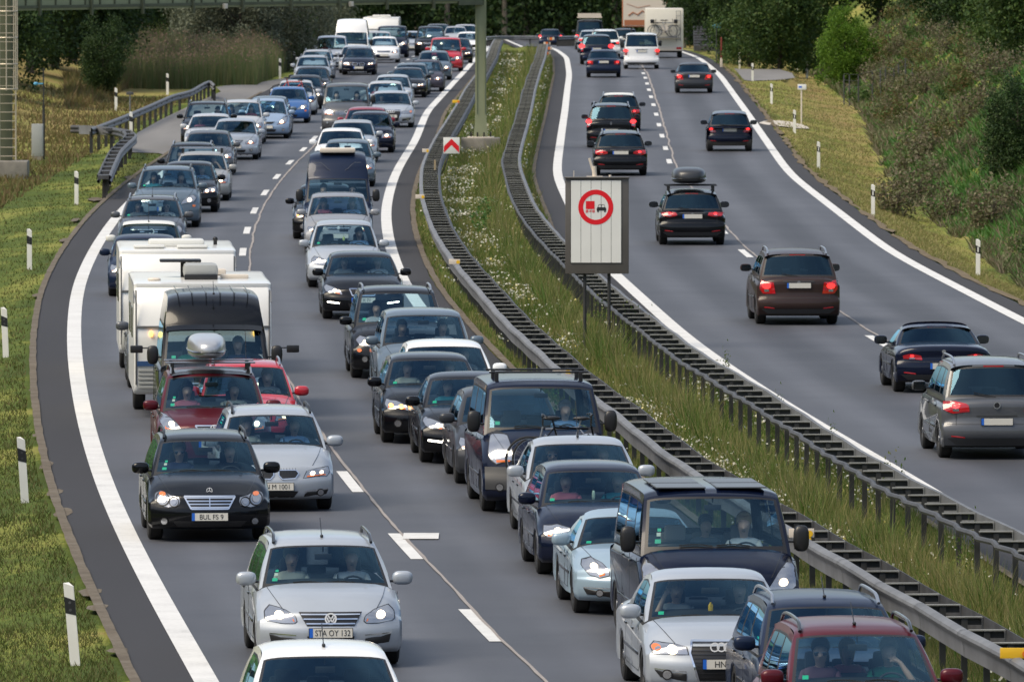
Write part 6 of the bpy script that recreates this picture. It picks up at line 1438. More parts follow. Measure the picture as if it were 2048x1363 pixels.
# ================================================================ signs
p = atd(1194, 204.5); root = thing("traffic_sign", 'variable message sign box showing the red ring no overtaking for lorries symbol', 'traffic sign', (p[0], 204.5, 0)); root.rotation_euler = (0, 0, R(-1))
s204 = F/204.7
zc_ = 9.38-(451+211)/s204; Wp, Hp = 127/s204, 190/s204
for k, px in enumerate((1169.5, 1218)):
    x = (px-1194)/s204; mb = MB(); mb.tube([(x, .10, -.4), (x, .10, zc_)], .035, 10); O("post", mb.mesh("post", M_['postm'], True), root)
mb = MB(); mb.box((0, .10, zc_), (Wp, .30, Hp), 0, None, .012); mb.box((0, .08, zc_+Hp/2+.02), (Wp+.03,.36,.03), 0, None, .005); O("housing", mb.mesh("housing", M_['signgrey'], True, 40), root)
pw, ph, pz = 101/s204, 164/s204, zc_+.095
mb = MB(); 
for k in range(5): mb.box((-.02-pw/2+pw*(k+.5)/5, -.062, pz), (pw/5-.008, .02, ph), 0)
mb.box((-.02, -.055, pz), (pw+.02, .012, ph+.02), 1); O("panel", mb.mesh("panel", [M_['signwhite'], M_['signblack']]), root)
Zc, Xc = 9.38-(413+211)/s204, (1191.5-1194)/s204
def F2(vf, y, mi, mb): mb.add([(a+Xc, y, b_+Zc) for a, b_ in vf[0]], [tuple(reversed(f)) for f in vf[1]], mi)
mb = MB(); F2(ring2(0, 0, .262, .362, 48), -.076, 0, mb); O("red_ring", mb.mesh("red_ring", M_['signred']), root)
mb = MB(); bx2 = lambda x0, x1, z0, z1: ([(x0, z0), (x1, z0), (x1, z1), (x0, z1)], [(0,1,2,3)])
F2(bx2(-.205,-.025,-.04,.125), -.076, 0, mb)
for x0, x1 in ((-.205,-.188),(-.180,-.163),(-.067,-.050),(-.042,-.025)): F2(bx2(x0, x1, -.112, -.055), -.076, 0, mb)
F2(bx2(-.17,-.06,-.088,-.078), -.0762, 0, mb); F2(disc2(-.115, -.083, .014, 10), -.0765, 0, mb)
O("lorry_symbol", mb.mesh("lorry_symbol", M_['signred']), root)
mb = MB(); F2(([(.018,-.07),(.215,-.07),(.215,-.03),(.20,-.0),(.035,-.0),(.018,-.03)], [(0,1,2,3,4,5)]), -.076, 0, mb)
for q in (((.045,0),(.065,.052)), ((.19,0),(.17,.052)), ((.062,.052),(.173,.052)), ((.117,0),(.117,.052))): F2(bar2(q[0], q[1], .008), -.0762, 0, mb)
for x in (.045, .19): F2(disc2(x, -.085, .020, 12), -.0764, 0, mb)
O("car_symbol", mb.mesh("car_symbol", M_['signblack']), root)
mb = MB(); zt_ = zc_+Hp/2; mb.tube([(-.05,.1,zt_),(-.06,.1,zt_+.25)], .05, 8); mb.tube([(-.05,.1,zt_+.06),(-.16,.1,zt_+.42)], .028, 6); mb.box((-.05,.1,zt_+.03), (.34,.2,.03)); mb.tube([(.27,.1,zt_),(.27,.1,zt_+.07)], .03, 8); mb.tube([(-.48,.1,zt_),(-.48,.1,zt_+.16)], .008, 5); O("antenna_mast", mb.mesh("antenna_mast", M_['signcream'], True, 40), root)
# chevron sign
p = at(872, 360); root = thing("chevron_sign", 'small square sign with red chevron pointing up standing by the median rail', 'traffic sign', (p[0], p[1], p[2]-.1)); s_ = F/p[1]
ox = (903-872)/s_; oz = (360-291)/s_+.1; mb = MB(); mb.box((ox, 0, oz), (32.5/s_, .03, 32.5/s_), 0, None, .008); O("panel", mb.mesh("panel", M_['signwhite'], True, 40), root)
mb = MB(); h = 16/s_; V = [(ox-h*.95,-.018,oz-h*.9),(ox-h*.95,-.018,oz-h*.1),(ox,-.018,oz+h*.85),(ox+h*.95,-.018,oz-h*.1),(ox+h*.95,-.018,oz-h*.9),(ox,-.018,oz+h*.05)]; mb.add(V, [(0,5,2,1),(5,4,3,2)]); O("chevron", mb.mesh("chevron", M_['signred']), root)
mb = MB(); mb.tube([(0,.03,0),(ox*.5,.03,oz*.35),(ox,.03,oz)], .025, 6); O("post", mb.mesh("post", M_['galvd'], True), root)
for (px, y0, y1, mt, lab) in ((870,320,368,'wood','bare wooden stake standing inside the median guard rail'),(875.5,384,408,'signcream','short stake with red and white stripe inside the median guard rail')):
    p = at(px, y1, .3); s_ = F/p[1]; root = thing("stake", lab, "stake", (p[0], p[1], p[2]-.2)); mb = MB(); mb.box((0,0,.25+(y1-y0)/s_/2), (.055,.03,(y1-y0)/s_+.5), 0, None, .006); O("post", mb.mesh("post", M_[mt], True, 40), root)
    if mt != 'wood': mb = MB(); mb.box((-.03,-.02,.55), (.03,.01,.35)); O("red_stripe", mb.mesh("red_stripe", M_['signred']), root)
# brown tourist sign
p = atd(1300, 640); root = thing("tourist_sign", 'large brown and cream tourist sign partly hidden behind the motorhome', 'road sign', (p[0], 640, float(zr(640)))); s_ = F/640
zb = 9.38-(54+211)/s_-float(zr(640))
mb = MB(); mb.box((-.35, 0, zb+1.25), (78/s_+.4, .06, 2.5), 0, None, .03); O("panel", mb.mesh("panel", M_['signbrown'], True, 40), root)
mb = MB(); mb.box((-.35, -.04, zb+1.25), (78/s_+.25, .02, 2.36), 0); O("cream_field", mb.mesh("cream_field", M_['signcream']), root)
mb = MB(); mb.box((-.35, -.055, zb+.28), (78/s_+.1, .01, .36), 0); mb.tube([(-1.4,-.055,zb+.75),(-1.1,-.055,zb+.95),(-.8,-.055,zb+.80),(-.5,-.055,zb+1.05),(-.2,-.055,zb+.85),(.2,-.055,zb+.95)], .05, 4); mb.tube([(-1.5,-.055,zb+1.5),(-.8,-.055,zb+1.25),(0,-.055,zb+1.4)], .02, 4); O("picture", mb.mesh("picture", M_['signbrown']), root)
for x in (-1.2, .5): mb = MB(); mb.tube([(x,.1,-1),(x,.1,zb+.3)], .05, 8); O("post", mb.mesh("post", M_['postm'], True), root)
# kilometre sign, blue sign, rusty stake, small grey sign, cabinet with mast
p = at(1603, 243); s_ = F/p[1]; root = thing("kilometre_sign", 'small cream kilometre plate on a thin post on the right verge', 'road sign', (p[0], p[1], p[2]-.3)); mb = MB(); mb.tube([(0,0,0),(0,0,(243-172)/s_+.3)], .035, 8); O("post", mb.mesh("post", M_['signcream'], True), root); mb = MB(); mb.box((.02,-.04,(243-174)/s_+.3), (.36,.03,.22), 0, None, .01); mb.box((-.06,-.06,(243-174)/s_+.3), (.14,.01,.07), 1); O("plate", mb.mesh("plate", [M_['signwhite'], M_['plateblue']], True, 40), root)
p = atd(1433, 560); s_ = F/560; root = thing("blue_sign", 'small pale blue sign near the rusty stake at upper right', 'road sign', (p[0], 560, p[2]-.2)); mb = MB(); z = 9.38-(51+211)/s_-p[2]; mb.box((0,0,z+.2), (.48,.03,.26), 0, None, .01); O("plate", mb.mesh("plate", M_['blue'], True, 40), root); mb = MB(); mb.tube([(0,.03,0),(0,.03,z+.2)], .03, 6); O("post", mb.mesh("post", M_['galvd'], True), root)
p = atd(1442.5, 545); root = thing("stake", 'rust red stake rising beside the blue sign', "stake", (p[0], 545, p[2]-.1)); mb = MB(); mb.box((0,0,.85), (.09,.05,1.8), 0, None, .01); O("post", mb.mesh("post", pm("rusty_red", (.18,.03,.02), .7), True, 40), root); mb = MB(); mb.box((0,-.04,.3), (.14,.03,.6), 0, None, .01); O("sleeve", mb.mesh("sleeve", M_['signcream'], True, 40), root)
p = at(260, 243); s_ = F/p[1]; root = thing("small_sign", 'small grey sign seen edge on behind the curved rail', 'road sign', (p[0], p[1], p[2])); mb = MB(); mb.tube([(0,0,-.3),(0,0,(243-183)/s_)], .03, 6); O("post", mb.mesh("post", M_['galv'], True), root); mb = MB(); mb.box((0,-.04,(243-187)/s_), (.30,.03,.12), 0, None, .01); O("plate", mb.mesh("plate", M_['galvd'], True, 40), root)
p = at(75, 306); s_ = F/p[1]; gz_ = float(terr(p[0], p[1])); root = thing("equipment_cabinet", 'pale grey equipment cabinet on the left bank beside a thin mast', 'cabinet', (p[0], p[1], gz_-.1)); w_ = 23/s_; h = 71/s_
mb = MB(); mb.box((0,0,.1+h*.55), (w_,.35,h*.9), 0, None, .015); O("body", mb.mesh("body", M_['cabinet'], True, 40), root); mb = MB(); mb.box((0,0,.1), (w_*.92,.33,.35), 0, None, .01); O("plinth", mb.mesh("plinth", M_['concrete'], True, 40), root); mb = MB(); mb.box((0,-.18,.1+h*.55), (w_*.86,.012,h*.78), 0, None, .005); mb.box((w_*.3,-.19,.1+h*.55), (.02,.02,.10)); O("door", mb.mesh("door", M_['cabinet'], True, 40), root)
root = thing("camera_mast", 'thin grey mast with a small camera arm behind the cabinet', 'mast', (p[0]+.20, p[1]+.5, gz_-.1)); H_ = (306-124)/s_; mb = MB(); mb.tube([(0,0,0),(0,0,H_*.62)], .05, 8); mb.tube([(0,0,H_*.6),(0,0,H_+.1)], .028, 8); O("pole", mb.mesh("pole", M_['postm'], True), root); mb = MB(); mb.box((-.14,0,H_*.86), (.3,.04,.05)); mb.sup((-.28,0,H_*.86), (.08,.06,.06)); O("camera", mb.mesh("camera", M_['blue'], True, 40), root)
# red and white reflector at the start of the right rail
p = at(1096, 113, 0); root = thing("hazard_marker", 'striped red and white hazard markers at the far end of the median rail', 'hazard marker', (p[0]-.05, p[1], p[2])); 
for k in range(4): mb = MB(); mb.box((.10*(k % 2)+(.15 if k == 3 else 0), 2.0*k, .2+.26*k), (.42,.03,.17), 0, Matrix.Rotation(R(0), 4, 'Y'), .01); mb.box((.10*(k % 2)+(.15 if k == 3 else 0), 2.0*k-.02, .2+.26*k), (.16,.01,.17), 1); O("plate", mb.mesh("plate", [M_['signcream'], M_['orange']], True, 40), root)
mb = MB(); mb.tube([(.1,3,-.3),(.1,3,1.2)], .04, 6); O("post", mb.mesh("post", M_['galvd']), root)
# fence posts on top of the right bank
fp = [(1688,88),(1699,84),(1717,80),(1745,58),(1761,55),(1771,54),(1788,54),(1797,53),(1811,58),(1825,62)]
pt_ = MB(); pt_.tube([(0,0,-.5),(0,0,1.1)], .035, 6); pt_ = pt_.mesh("post", M_['galvd'], True); root = thing("wire_fence", 'wire fence with grey steel posts along the top of the right bank', 'fence', (16.5, 452, 3))
for k in range(len(fp)):
    Y = 470-3*k; p = atd(fp[k][0], Y); O("post", pt_, root, (p[0]-16.5, Y-452, float(terr(p[0], Y))-3+.35))
mb = MB(); 
for h in (.6,.9,1.2): mb.tube([(atd(fp[k][0], 470-3*k)[0]-16.5, 470-3*k-452, float(terr(atd(fp[k][0], 470-3*k)[0], 470-3*k))-3+h+.3) for k in range(len(fp))], .008, 3)
O("wire", mb.mesh("wire", M_['galvd']), root)
# stone steps / path at the far right
mb = MB(); p = atd(1411, 640); 
for k in range(8): mb.box((p[0], 640+k*1.6, float(zr(640))+.2+.15*k), (1.5-.05*k, 1.6, .4), 0)
tag(O("stone_steps", mb.mesh("stone_steps", M_['galvd'])), 'narrow grey steps climbing away at the top right behind the rail', 'steps')
# ================================================================ vegetation
def leaf_mat(name, cols, rough=.6, trans=.25):
    m, t, b = new(name); b.inputs["Roughness"].default_value = rough; b.inputs["Specular IOR Level"].default_value = .25
    oi = t.nodes.new("ShaderNodeNewGeometry"); r = t.nodes.new("ShaderNodeValToRGB"); e = r.color_ramp.elements
    e[0].position = 0; e[0].color = (*cols[0], 1); e[1].position = 1; e[1].color = (*cols[-1], 1)
    for i in range(1, len(cols)-1): q = e.new(i/(len(cols)-1)); q.color = (*cols[i], 1)
    t.links.new(oi.outputs["Random Per Island"], r.inputs[0]); t.links.new(r.outputs[0], b.inputs["Base Color"])
    tr = t.nodes.new("ShaderNodeBsdfTranslucent"); t.links.new(r.outputs[0], tr.inputs[0]); mx = t.nodes.new("ShaderNodeMixShader"); mx.inputs[0].default_value = trans
    o = t.nodes["Material Output"]; t.links.new(b.outputs[0], mx.inputs[1]); t.links.new(tr.outputs[0], mx.inputs[2]); t.links.new(mx.outputs[0], o.inputs[0])
    return m
LM = dict(
 dark=leaf_mat("foliage_dark", [(.014,.032,.012),(.024,.052,.016),(.036,.070,.018),(.055,.090,.022)]),
 mid=leaf_mat("foliage_mid", [(.025,.055,.015),(.040,.080,.020),(.060,.105,.022),(.085,.12,.03)]),
 light=leaf_mat("foliage_light", [(.05,.12,.012),(.09,.18,.018),(.14,.24,.025),(.11,.20,.025)], trans=.4),
 willow=leaf_mat("foliage_willow_grey", [(.085,.105,.065),(.13,.15,.10),(.17,.185,.125),(.11,.125,.08)]),
 brown=leaf_mat("foliage_autumn", [(.11,.065,.03),(.14,.095,.04),(.09,.12,.03),(.17,.14,.06),(.065,.12,.028),(.10,.13,.035)]),
 bstraw=leaf_mat("bank_dry_blades", [(.13,.09,.04),(.17,.12,.055),(.10,.12,.03),(.20,.14,.07),(.085,.11,.025)], trans=.35),
 mauve=leaf_mat("seedheads_mauve", [(.13,.105,.07),(.18,.145,.10),(.10,.09,.045),(.08,.12,.035),(.22,.185,.12),(.065,.11,.028)]),
 green=leaf_mat("foliage_fresh", [(.04,.12,.022),(.07,.17,.03),(.055,.14,.035),(.10,.19,.04)]),
 reed=leaf_mat("reed_blades", [(.10,.15,.055),(.14,.17,.065),(.19,.18,.09),(.09,.14,.05)], trans=.4),
 reedtop=leaf_mat("reed_plumes", [(.21,.135,.11),(.27,.18,.14),(.16,.13,.08)], trans=.4),
 grass=leaf_mat("mown_grass_blades", [(.052,.080,.016),(.075,.10,.022),(.105,.11,.03),(.14,.12,.045),(.062,.088,.02)], trans=.35),
 straw=leaf_mat("dry_grass_blades", [(.19,.20,.055),(.26,.24,.09),(.32,.26,.13),(.16,.20,.05),(.25,.19,.09)], trans=.35),
 meadow=leaf_mat("meadow_grass_blades", [(.055,.12,.018),(.085,.16,.025),(.12,.17,.035),(.13,.15,.05),(.17,.17,.07),(.06,.13,.02)], trans=.35),
)
BARK = pm("bark", (.07,.055,.04), .9, var=.3, vs=6); BARKL = pm("pale_bark", (.16,.14,.11), .9, var=.3, vs=6)
FLW = leaf_mat("flower_heads", [(.75,.75,.70),(.62,.62,.55),(.70,.68,.60),(.55,.52,.42),(.66,.66,.60),(.60,.50,.10)], trans=.2)
def quads(C, S, rng, flat=0.0, asp=.55):
    n = len(C); a = rng.normal(size=(n, 3)); a[:, 2] *= (1-flat); a /= np.linalg.norm(a, axis=1, keepdims=True)
    b = rng.normal(size=(n, 3)); b -= a*(a*b).sum(1, keepdims=True); b /= np.linalg.norm(b, axis=1, keepdims=True)
    a = a*S[:, None]; b = b*S[:, None]*asp
    V = np.stack([C-a, C+b, C+a, C-b], 1).reshape(-1, 3); return V, np.arange(4*n).reshape(n, 4)
def crown(rng, rx, rz, nclump, nleaf, leaf, zc, hollow=.5, low=-1.0):
    C = []; LB = rng.normal(size=(9, 3)); LB /= np.linalg.norm(LB, axis=1, keepdims=True)
    for _ in range(nclump):
        v = rng.normal(size=3); v /= np.linalg.norm(v); r = hollow+(1-hollow)*rng.random()**.6
        p = v*r*(.62+.55*max(0, (LB@v).max())**5)
        if p[2] < low: p[2] = low+rng.random()*.3
        cs = .16+.20*rng.random(); q = rng.normal(size=(nleaf, 3)); q /= np.linalg.norm(q, axis=1, keepdims=True); q *= (rng.random((nleaf, 1))**.45)*cs
        C.append(p+q*np.array([1, 1, .75]))
    C = np.concatenate(C)*np.array([rx, rx, rz])+np.array([0, 0, zc]); S = leaf*(.6+.8*rng.random(len(C)))
    return quads(C, S, rng)
def tree_proto(seed, H, rx, mat, leaf=.16, ncl=110, nl=70, trunk=.16, base=.0, bark=BARK):
    rng = np.random.default_rng(seed); rz_ = (H-base)/2; V, Fc = crown(rng, rx, rz_, ncl, nl, leaf, base+rz_, .45)
    me = mesh_arr("crown", V, Fc, [mat]); tb = MB()
    tb.tube([(0,0,-.6),(.03,.02,H*.2),(-.05,.04,H*.5),(.05,-.03,H*.8)], [trunk*1.3, trunk, trunk*.6, trunk*.2], 8)
    for k in range(9):
        a = rng.random()*6.28; z = H*(.15+.5*rng.random()); l = rx*.8
        tb.tube([(0,0,z),(l*.5*math.cos(a), l*.5*math.sin(a), z+l*.35),(l*math.cos(a), l*math.sin(a), z+l*.6)], [trunk*.35, trunk*.22, trunk*.08], 5)
    return me, tb.mesh("trunk", bark, True)
TP = dict(
 dark=[tree_proto(s, 11, 3.6, LM['dark'], .115, 190, 130, .18, base=.2) for s in (1, 2, 3)],
 pine=[tree_proto(s, 16, 2.8, LM['dark'], .20, 70, 50, .20, base=5.5, bark=BARKL) for s in (4, 5)],
 mid=[tree_proto(s, 9, 3.2, LM['mid'], .10, 190, 130, .15, base=.2) for s in (6, 7)],
 light=[tree_proto(8, 7.5, 2.6, LM['light'], .085, 150, 150, .12, base=.3)],
 willow=[tree_proto(s, 6.5, 2.9, LM['willow'], .075, 150, 170, .10, base=-.3) for s in (9, 10)],
)
def tree(kind, k, X, Y, lab, grp=None, s=1.0, cat_='tree', name='tree', sink=0):
    me = TP[kind][k % len(TP[kind])]; z = float(terr(X, Y))-sink
    r_ = thing(name, lab, cat_, (X, Y, z), random.uniform(0, 6.28), grp); r_.scale = (s, s, s*random.uniform(.95, 1.08))
    O("trunk", me[1], r_); O("crown", me[0], r_); return r_
def pxY(px, Y): return float(atd(px, Y)[0])
# dark wall of wood beyond the crest, trunks showing
for k in range(34):
    row = k % 2; px = 600+ (k//2)*58+random.uniform(-12, 12); Y = 905+row*32+random.uniform(-12, 12)
    tree('pine' if k % 3 else 'dark', k, pxY(px, Y), Y, 'dark conifer in the shaded wood beyond the crest', 'conifers of the dark wood beyond the crest', 1.25, sink=1)
# understorey of the wood : one mass
rng = np.random.default_rng(20)
def bulk(name, label, regions, mat, n, size, kind='stuff', cat_='undergrowth'):
    C = []
    for (X0, X1, Y0, Y1, h, w_) in regions:
        m = int(n*w_); X = rng.uniform(X0, X1, m); Y = rng.uniform(Y0, Y1, m); t_ = terr(X, Y); C.append(np.stack([X, Y, t_+h*rng.random(m)**.8*(.45+.9*noise2(X, Y, 3.5, 31))], 1))
    C = np.concatenate(C); V, Fc = quads(C, size*(.6+.8*rng.random(len(C))), rng); me = mesh_arr(name, V, Fc, [mat]); return tag(O(name, me), label, cat_, kind=kind)
bulk("undergrowth", 'shaded undergrowth at the foot of the dark wood beyond the crest', [(-30, 34, 890, 990, 8.0, 1.0)], LM['dark'], 150000, .24)
# left side: dark trees
for (px, Y, kind, s, lab) in [(-10,455,'dark',1.0,'dark tree behind the left gantry ladder'),(60,480,'dark',1.0,'dark tree right of the gantry ladder behind the mast'),(110,500,'dark',1.05,'dark tree above the camera mast'),(175,485,'dark',.85,'dark round tree left of the reed bed'),(210,500,'dark',1.1,'tall dark tree above the left end of the reeds'),
        (270,560,'dark',1.1,'dark tree behind the middle of the reed bed'),(330,590,'mid',1.2,'dull green tree behind the reeds under the gantry beam'),(380,600,'dark',1.2,'dark tree behind the right part of the reeds'),(5,440,'dark',.7,'dull green bushy tree at the foot of the gantry post'),(145,520,'dark',1.2,'deep shaded tree at the back of the left wood'),(-60,460,'dark',1.1,'dark tree at the far left edge of the picture'),(300,640,'dark',1.4,'large dark tree farthest back above the reeds'),(450,660,'dark',1.3,'dark tree behind the grey willows'),(560,700,'dark',1.4,'dark tree behind the brownish willows near the white vans'),(205,470,'dark',.38,'low green bush in front of the dark trees left of the reeds')]:
    tree(kind, int(px), pxY(px, Y), Y, lab, 'trees of the left wood', s, sink=.3)
for (px, Y, s, lab) in [(430,540,1.0,'grey green willow bush right of the reeds'),(480,530,1.15,'tall grey willow bush under the gantry beam'),(525,535,1.1,'grey willow bush beside the delineator posts'),(465,565,1.2,'grey willow rising behind the reeds'),(570,575,1.0,'rounded grey willow bush left of the white delivery van')]:
    tree('willow', int(px/7), pxY(px, Y), Y, lab, 'grey willow bushes at the left', s, 'bush', 'willow_bush')
for (px, Y, s, lab) in [(600,600,.9,'brownish bush above the white delivery van'),(635,625,1.0,'brownish bush left of the white high roof van'),(575,560,.55,'low green bush above the farthest left delineator post')]:
    r_ = tree('willow' if s > .6 else 'mid', int(px), pxY(px, Y), Y, lab, 'bushes left of the white vans', s, 'bush', 'roadside_bush')
    if s > .6:
        c_ = r_.children[1]; c_.material_slots[0].link = 'OBJECT'; c_.material_slots[0].material = LM['brown']
# right side
for (px, Y, kind, s, lab) in [(1500,560,'mid',.8,'dark green tree above the far right delineators'),(1560,540,'mid',.9,'dense green tree left of the bright green tree'),(1460,620,'dark',1.1,'dark tree behind the blue sign'),(1530,620,'mid',1.1,'green tree at the back right of the motorhome'),(1610,560,'mid',.9,'dark green tree touching the bright green tree'),
        (1690,500,'light',.62,'bright yellow green tree standing above the right bank'),(1760,560,'dark',1.0,'dark tree behind the wire fence'),(1895,475,'dark',.7,'dark tree at the right end of the wire fence'),(1965,425,'dark',.7,'dark leafy tree overhanging the bank at upper right'),(2025,385,'mid',.75,'large leafy tree at the upper right edge'),(2080,350,'mid',.70,'leafy tree cut by the right edge of the picture'),(2035,302,'dark',.34,'low dark bushy tree hanging over the green hollow at right'),(1820,620,'pine',1.2,'tall trunked conifer behind the right bank'),(1720,640,'pine',1.2,'tall conifer behind the bright green tree'),(1400,700,'dark',1.2,'dark tree behind the stone steps'),(1650,640,'dark',1.2,'dark tree at the back between green and bright tree'),(1930,500,'dark',1.2,'big dark tree in the second row at right'),(1860,540,'dark',1.2,'dark tree in the second row behind the fence end')]:
    tree(kind, int(px), pxY(px, Y), Y, lab, 'trees above the right bank' if kind != 'light' else None, s, sink=.5)
tree('pine', 0, pxY(1365, 760), 760, 'tall conifer behind the motorhome', 'trees above the right bank', 1.2)
# shrubs on the right bank
def shrub_proto(seed, mat, H=1.3, r=1.2, tall=0):
    rng = np.random.default_rng(seed); C = []
    for _ in range(46):
        a = rng.random()*6.28; q = rng.random()**.5*r; h = H*(.35+.65*rng.random())*(1-.35*(q/r)**2)
        base = np.array([q*.5*math.cos(a), q*.5*math.sin(a), 0]); tip = np.array([q*math.cos(a), q*math.sin(a), h])
        t_ = rng.random(34)[:, None]**.6; C.append(base+(tip-base)*t_+rng.normal(size=(34, 3))*.07)
    C = np.concatenate(C); V, Fc = quads(C, .055*(.5+1.0*rng.random(len(C))), rng); return mesh_arr("foliage", V, Fc, [mat])
SP = [shrub_proto(30+i, LM[m], h, r) for i, (m, h, r) in enumerate([('brown',1.2,1.3),('mauve',1.3,1.2),('mid',1.1,1.3),('green',.9,1.3),('mauve',1.7,1.0),('brown',.9,1.5)])]
stm = MB(); [stm.tube([(0,0,-.2),(.3*math.cos(a), .3*math.sin(a), .8)], .02, 4) for a in np.linspace(0, 6, 7)]; stm = stm.mesh("stem", BARK)
rr = random.Random(4); SL = {0:'russet brown shrub on the right bank',1:'grey mauve seeding shrub on the right bank',2:'dull green shrub on the right bank',3:'fresh green low shrub on the right bank',4:'tall grey mauve seeding weed on the right bank',5:'low russet shrub on the right bank'}
for k in range(150):
    Y = 215+ (k/150)**.9*330+rr.uniform(-3, 3); b = float(BND(Y)); X = b+1.15+rr.random()**1.3*(5.5 if Y > 300 else 4.0)
    px_ = 1024+F*X/Y
    if 255 < Y < 345 and X-b > 1.4 and rr.random() < .8: continue
    i = rr.choice([0, 1, 1, 2, 4, 5] if Y > 330 else [1, 4, 2, 5, 3, 1])
    s = rr.uniform(.55, 1.1)*(1.0 if Y > 300 else .75)
    r_ = thing("bank_shrub", SL[i], "shrub", (X, Y, float(terr(X, Y))-.1), rr.uniform(0, 6.28), SL[i].replace('shrub', 'shrubs').replace('weed', 'weeds')); r_.scale = (s, s, s)
    O("foliage", SP[i], r_); O("stem", stm, r_)
for (px, Y, s, i, lab) in [(1830,318,1.1,4,'dry brown seeding shrub standing in the green hollow'),(1790,300,.9,4,'dry pale weed clump left of the green hollow'),(1905,300,.9,1,'dry brown shrub at the lower edge of the green hollow'),(1980,285,1.0,4,'tall dry shrub near the right edge above the verge'),(1945,330,.6,1,'pinkish dry plant tuft below the dark bushy tree')]:
    X = pxY(px, Y); r_ = thing("dry_shrub", lab, "shrub", (X, Y, float(terr(X, Y))-.1), 1.0); r_.scale = (s, s, s); O("foliage", SP[i], r_); O("stem", stm, r_)
# green undergrowth covering the bank soil
def blades(name, label, X, Y, H, W, mat, lean=.35, cat_='grass', dz=0.0, kind='stuff'):
    n = len(X); z = terr(X, Y)+dz; a = rng.random(n)*2*np.pi; w_ = W*(.6+.8*rng.random(n)); h = H*(.5+rng.random(n))
    dx, dy = np.cos(a)*w_, np.sin(a)*w_*.4; lx, ly = rng.normal(size=n)*lean*h, rng.normal(size=n)*lean*h
    V = np.stack([np.stack([X-dx, Y-dy, z-.02], 1), np.stack([X+dx, Y+dy, z-.02], 1), np.stack([X+lx, Y+ly, z+h], 1)], 1).reshape(-1, 3)
    me = mesh_arr(name, V, np.arange(3*n).reshape(n, 3), [mat]); return tag(O(name, me), label, cat_, kind=kind)
def sampY(n, Y0, Y1, p=1.6):       # denser close to the camera
    u = rng.random(n); return (Y0**(1-p)+(Y1**(1-p)-Y0**(1-p))*u)**(1/(1-p))
n = 70000; Y = sampY(n, 212, 560, 1.8); X = BND(Y)+.35+rng.random(n)**1.2*9
blades("bank_undergrowth", 'tangled green and brown undergrowth covering the right bank', X, Y, .16*np.ones(n), .05*(Y/300), LM['green'], .8, 'undergrowth')
n = 60000; Y = sampY(n, 212, 560, 1.8); X = BND(Y)+.1+rng.random(n)**1.2*8; k_ = noise2(X, Y, 2.2, 40) > .45; X, Y = X[k_], Y[k_]
blades("bank_dry_weeds", 'dry brown weeds scattered over the right bank', X, Y, .30*np.ones(len(X)), .035*(Y/300), LM['mauve'], .7, 'weeds')
n = 26000; Y = rng.uniform(268, 350, n); X = BND(Y)+1.0+rng.random(n)*6; blades("hollow_grass", 'fresh green long grass in the hollow of the right bank', X, Y, .24*np.ones(n), .05*np.ones(n), LM['green'], .6)
# mown verges
n = 150000; Y = sampY(n, 110, 430, 2.2); X = CL(Y)-LW-1.02-rng.random(n)**1.0*np.where(Y < 200, 4.5, 11); d_ = CL(Y)-LW-1.0-X; k_ = (rng.random(n) < .35+.65*noise2(X, Y, 1.1, 41)) & ~paved(X, Y); X, Y = X[k_], Y[k_]
blades("verge_grass", 'short green mown grass of the left verge', X, Y, .06*np.ones(len(X)), .010*(Y/150), LM['grass'], .6)
n = 80000; Y = sampY(n, 205, 600, 2.0); w_ = BND(Y)-(CR(Y)+LW+.85); X = CR(Y)+LW+.82+rng.random(n)*w_; k_ = (rng.random(n) < .3+.7*noise2(X, Y, 1.5, 42)) & ~paved(X, Y); X, Y = X[k_], Y[k_]
blades("verge_dry_grass", 'straw coloured mown grass of the right verge', X, Y, .07*np.ones(len(X)), .014*(Y/220), LM['straw'], .7)
n = 30000; Y = sampY(n, 300, 470, 1.5); X = CL(Y)-LW-4-rng.random(n)*12; k_ = ~paved(X, Y); X, Y = X[k_], Y[k_]; n = len(X); blades("bank_dry_grass", 'brownish long grass on the left bank around the cabinet', X, Y, .22*np.ones(n), .03*np.ones(n), LM['bstraw'], .5)
# median meadow
n = 330000; Y = sampY(n, 98, 640, 2.0); l = CL(Y)+LW+.88; r_e = CR(Y)-LW-.9; u = rng.random(n); X = l+u*(r_e-l); k_ = rng.random(n) < .45+.6*noise2(X, Y, .9, 43); X, Y, u = X[k_], Y[k_], u[k_]
inrail = ((X > RL(Y)-.1) & (X < RL(Y)+.65)) | ((X < RRc(Y)+.1) & (X > RRc(Y)-.65)); H_ = np.where(inrail, .09, .19)*(.4+1.1*noise2(X, Y, 1.6, 44))*np.where((X < RL(Y)), .8, 1.0)*np.where((X > RRc(Y)-1.2) & (X < RRc(Y)-.45), 2.3, 1.0)
s1 = rng.random(len(X)) < .40+.55*noise2(X, Y, 2.5, 47)
blades("median_grass", 'green meadow grass growing over the median strip', X[s1], Y[s1], H_[s1], .009*(Y[s1]/130)**.8, LM['meadow'], .35)
blades("median_dry_grass", 'yellowish dry grass stalks mixed into the median meadow', X[~s1], Y[~s1], H_[~s1]*1.2, .007*(Y[~s1]/130)**.8, LM['straw'], .3)
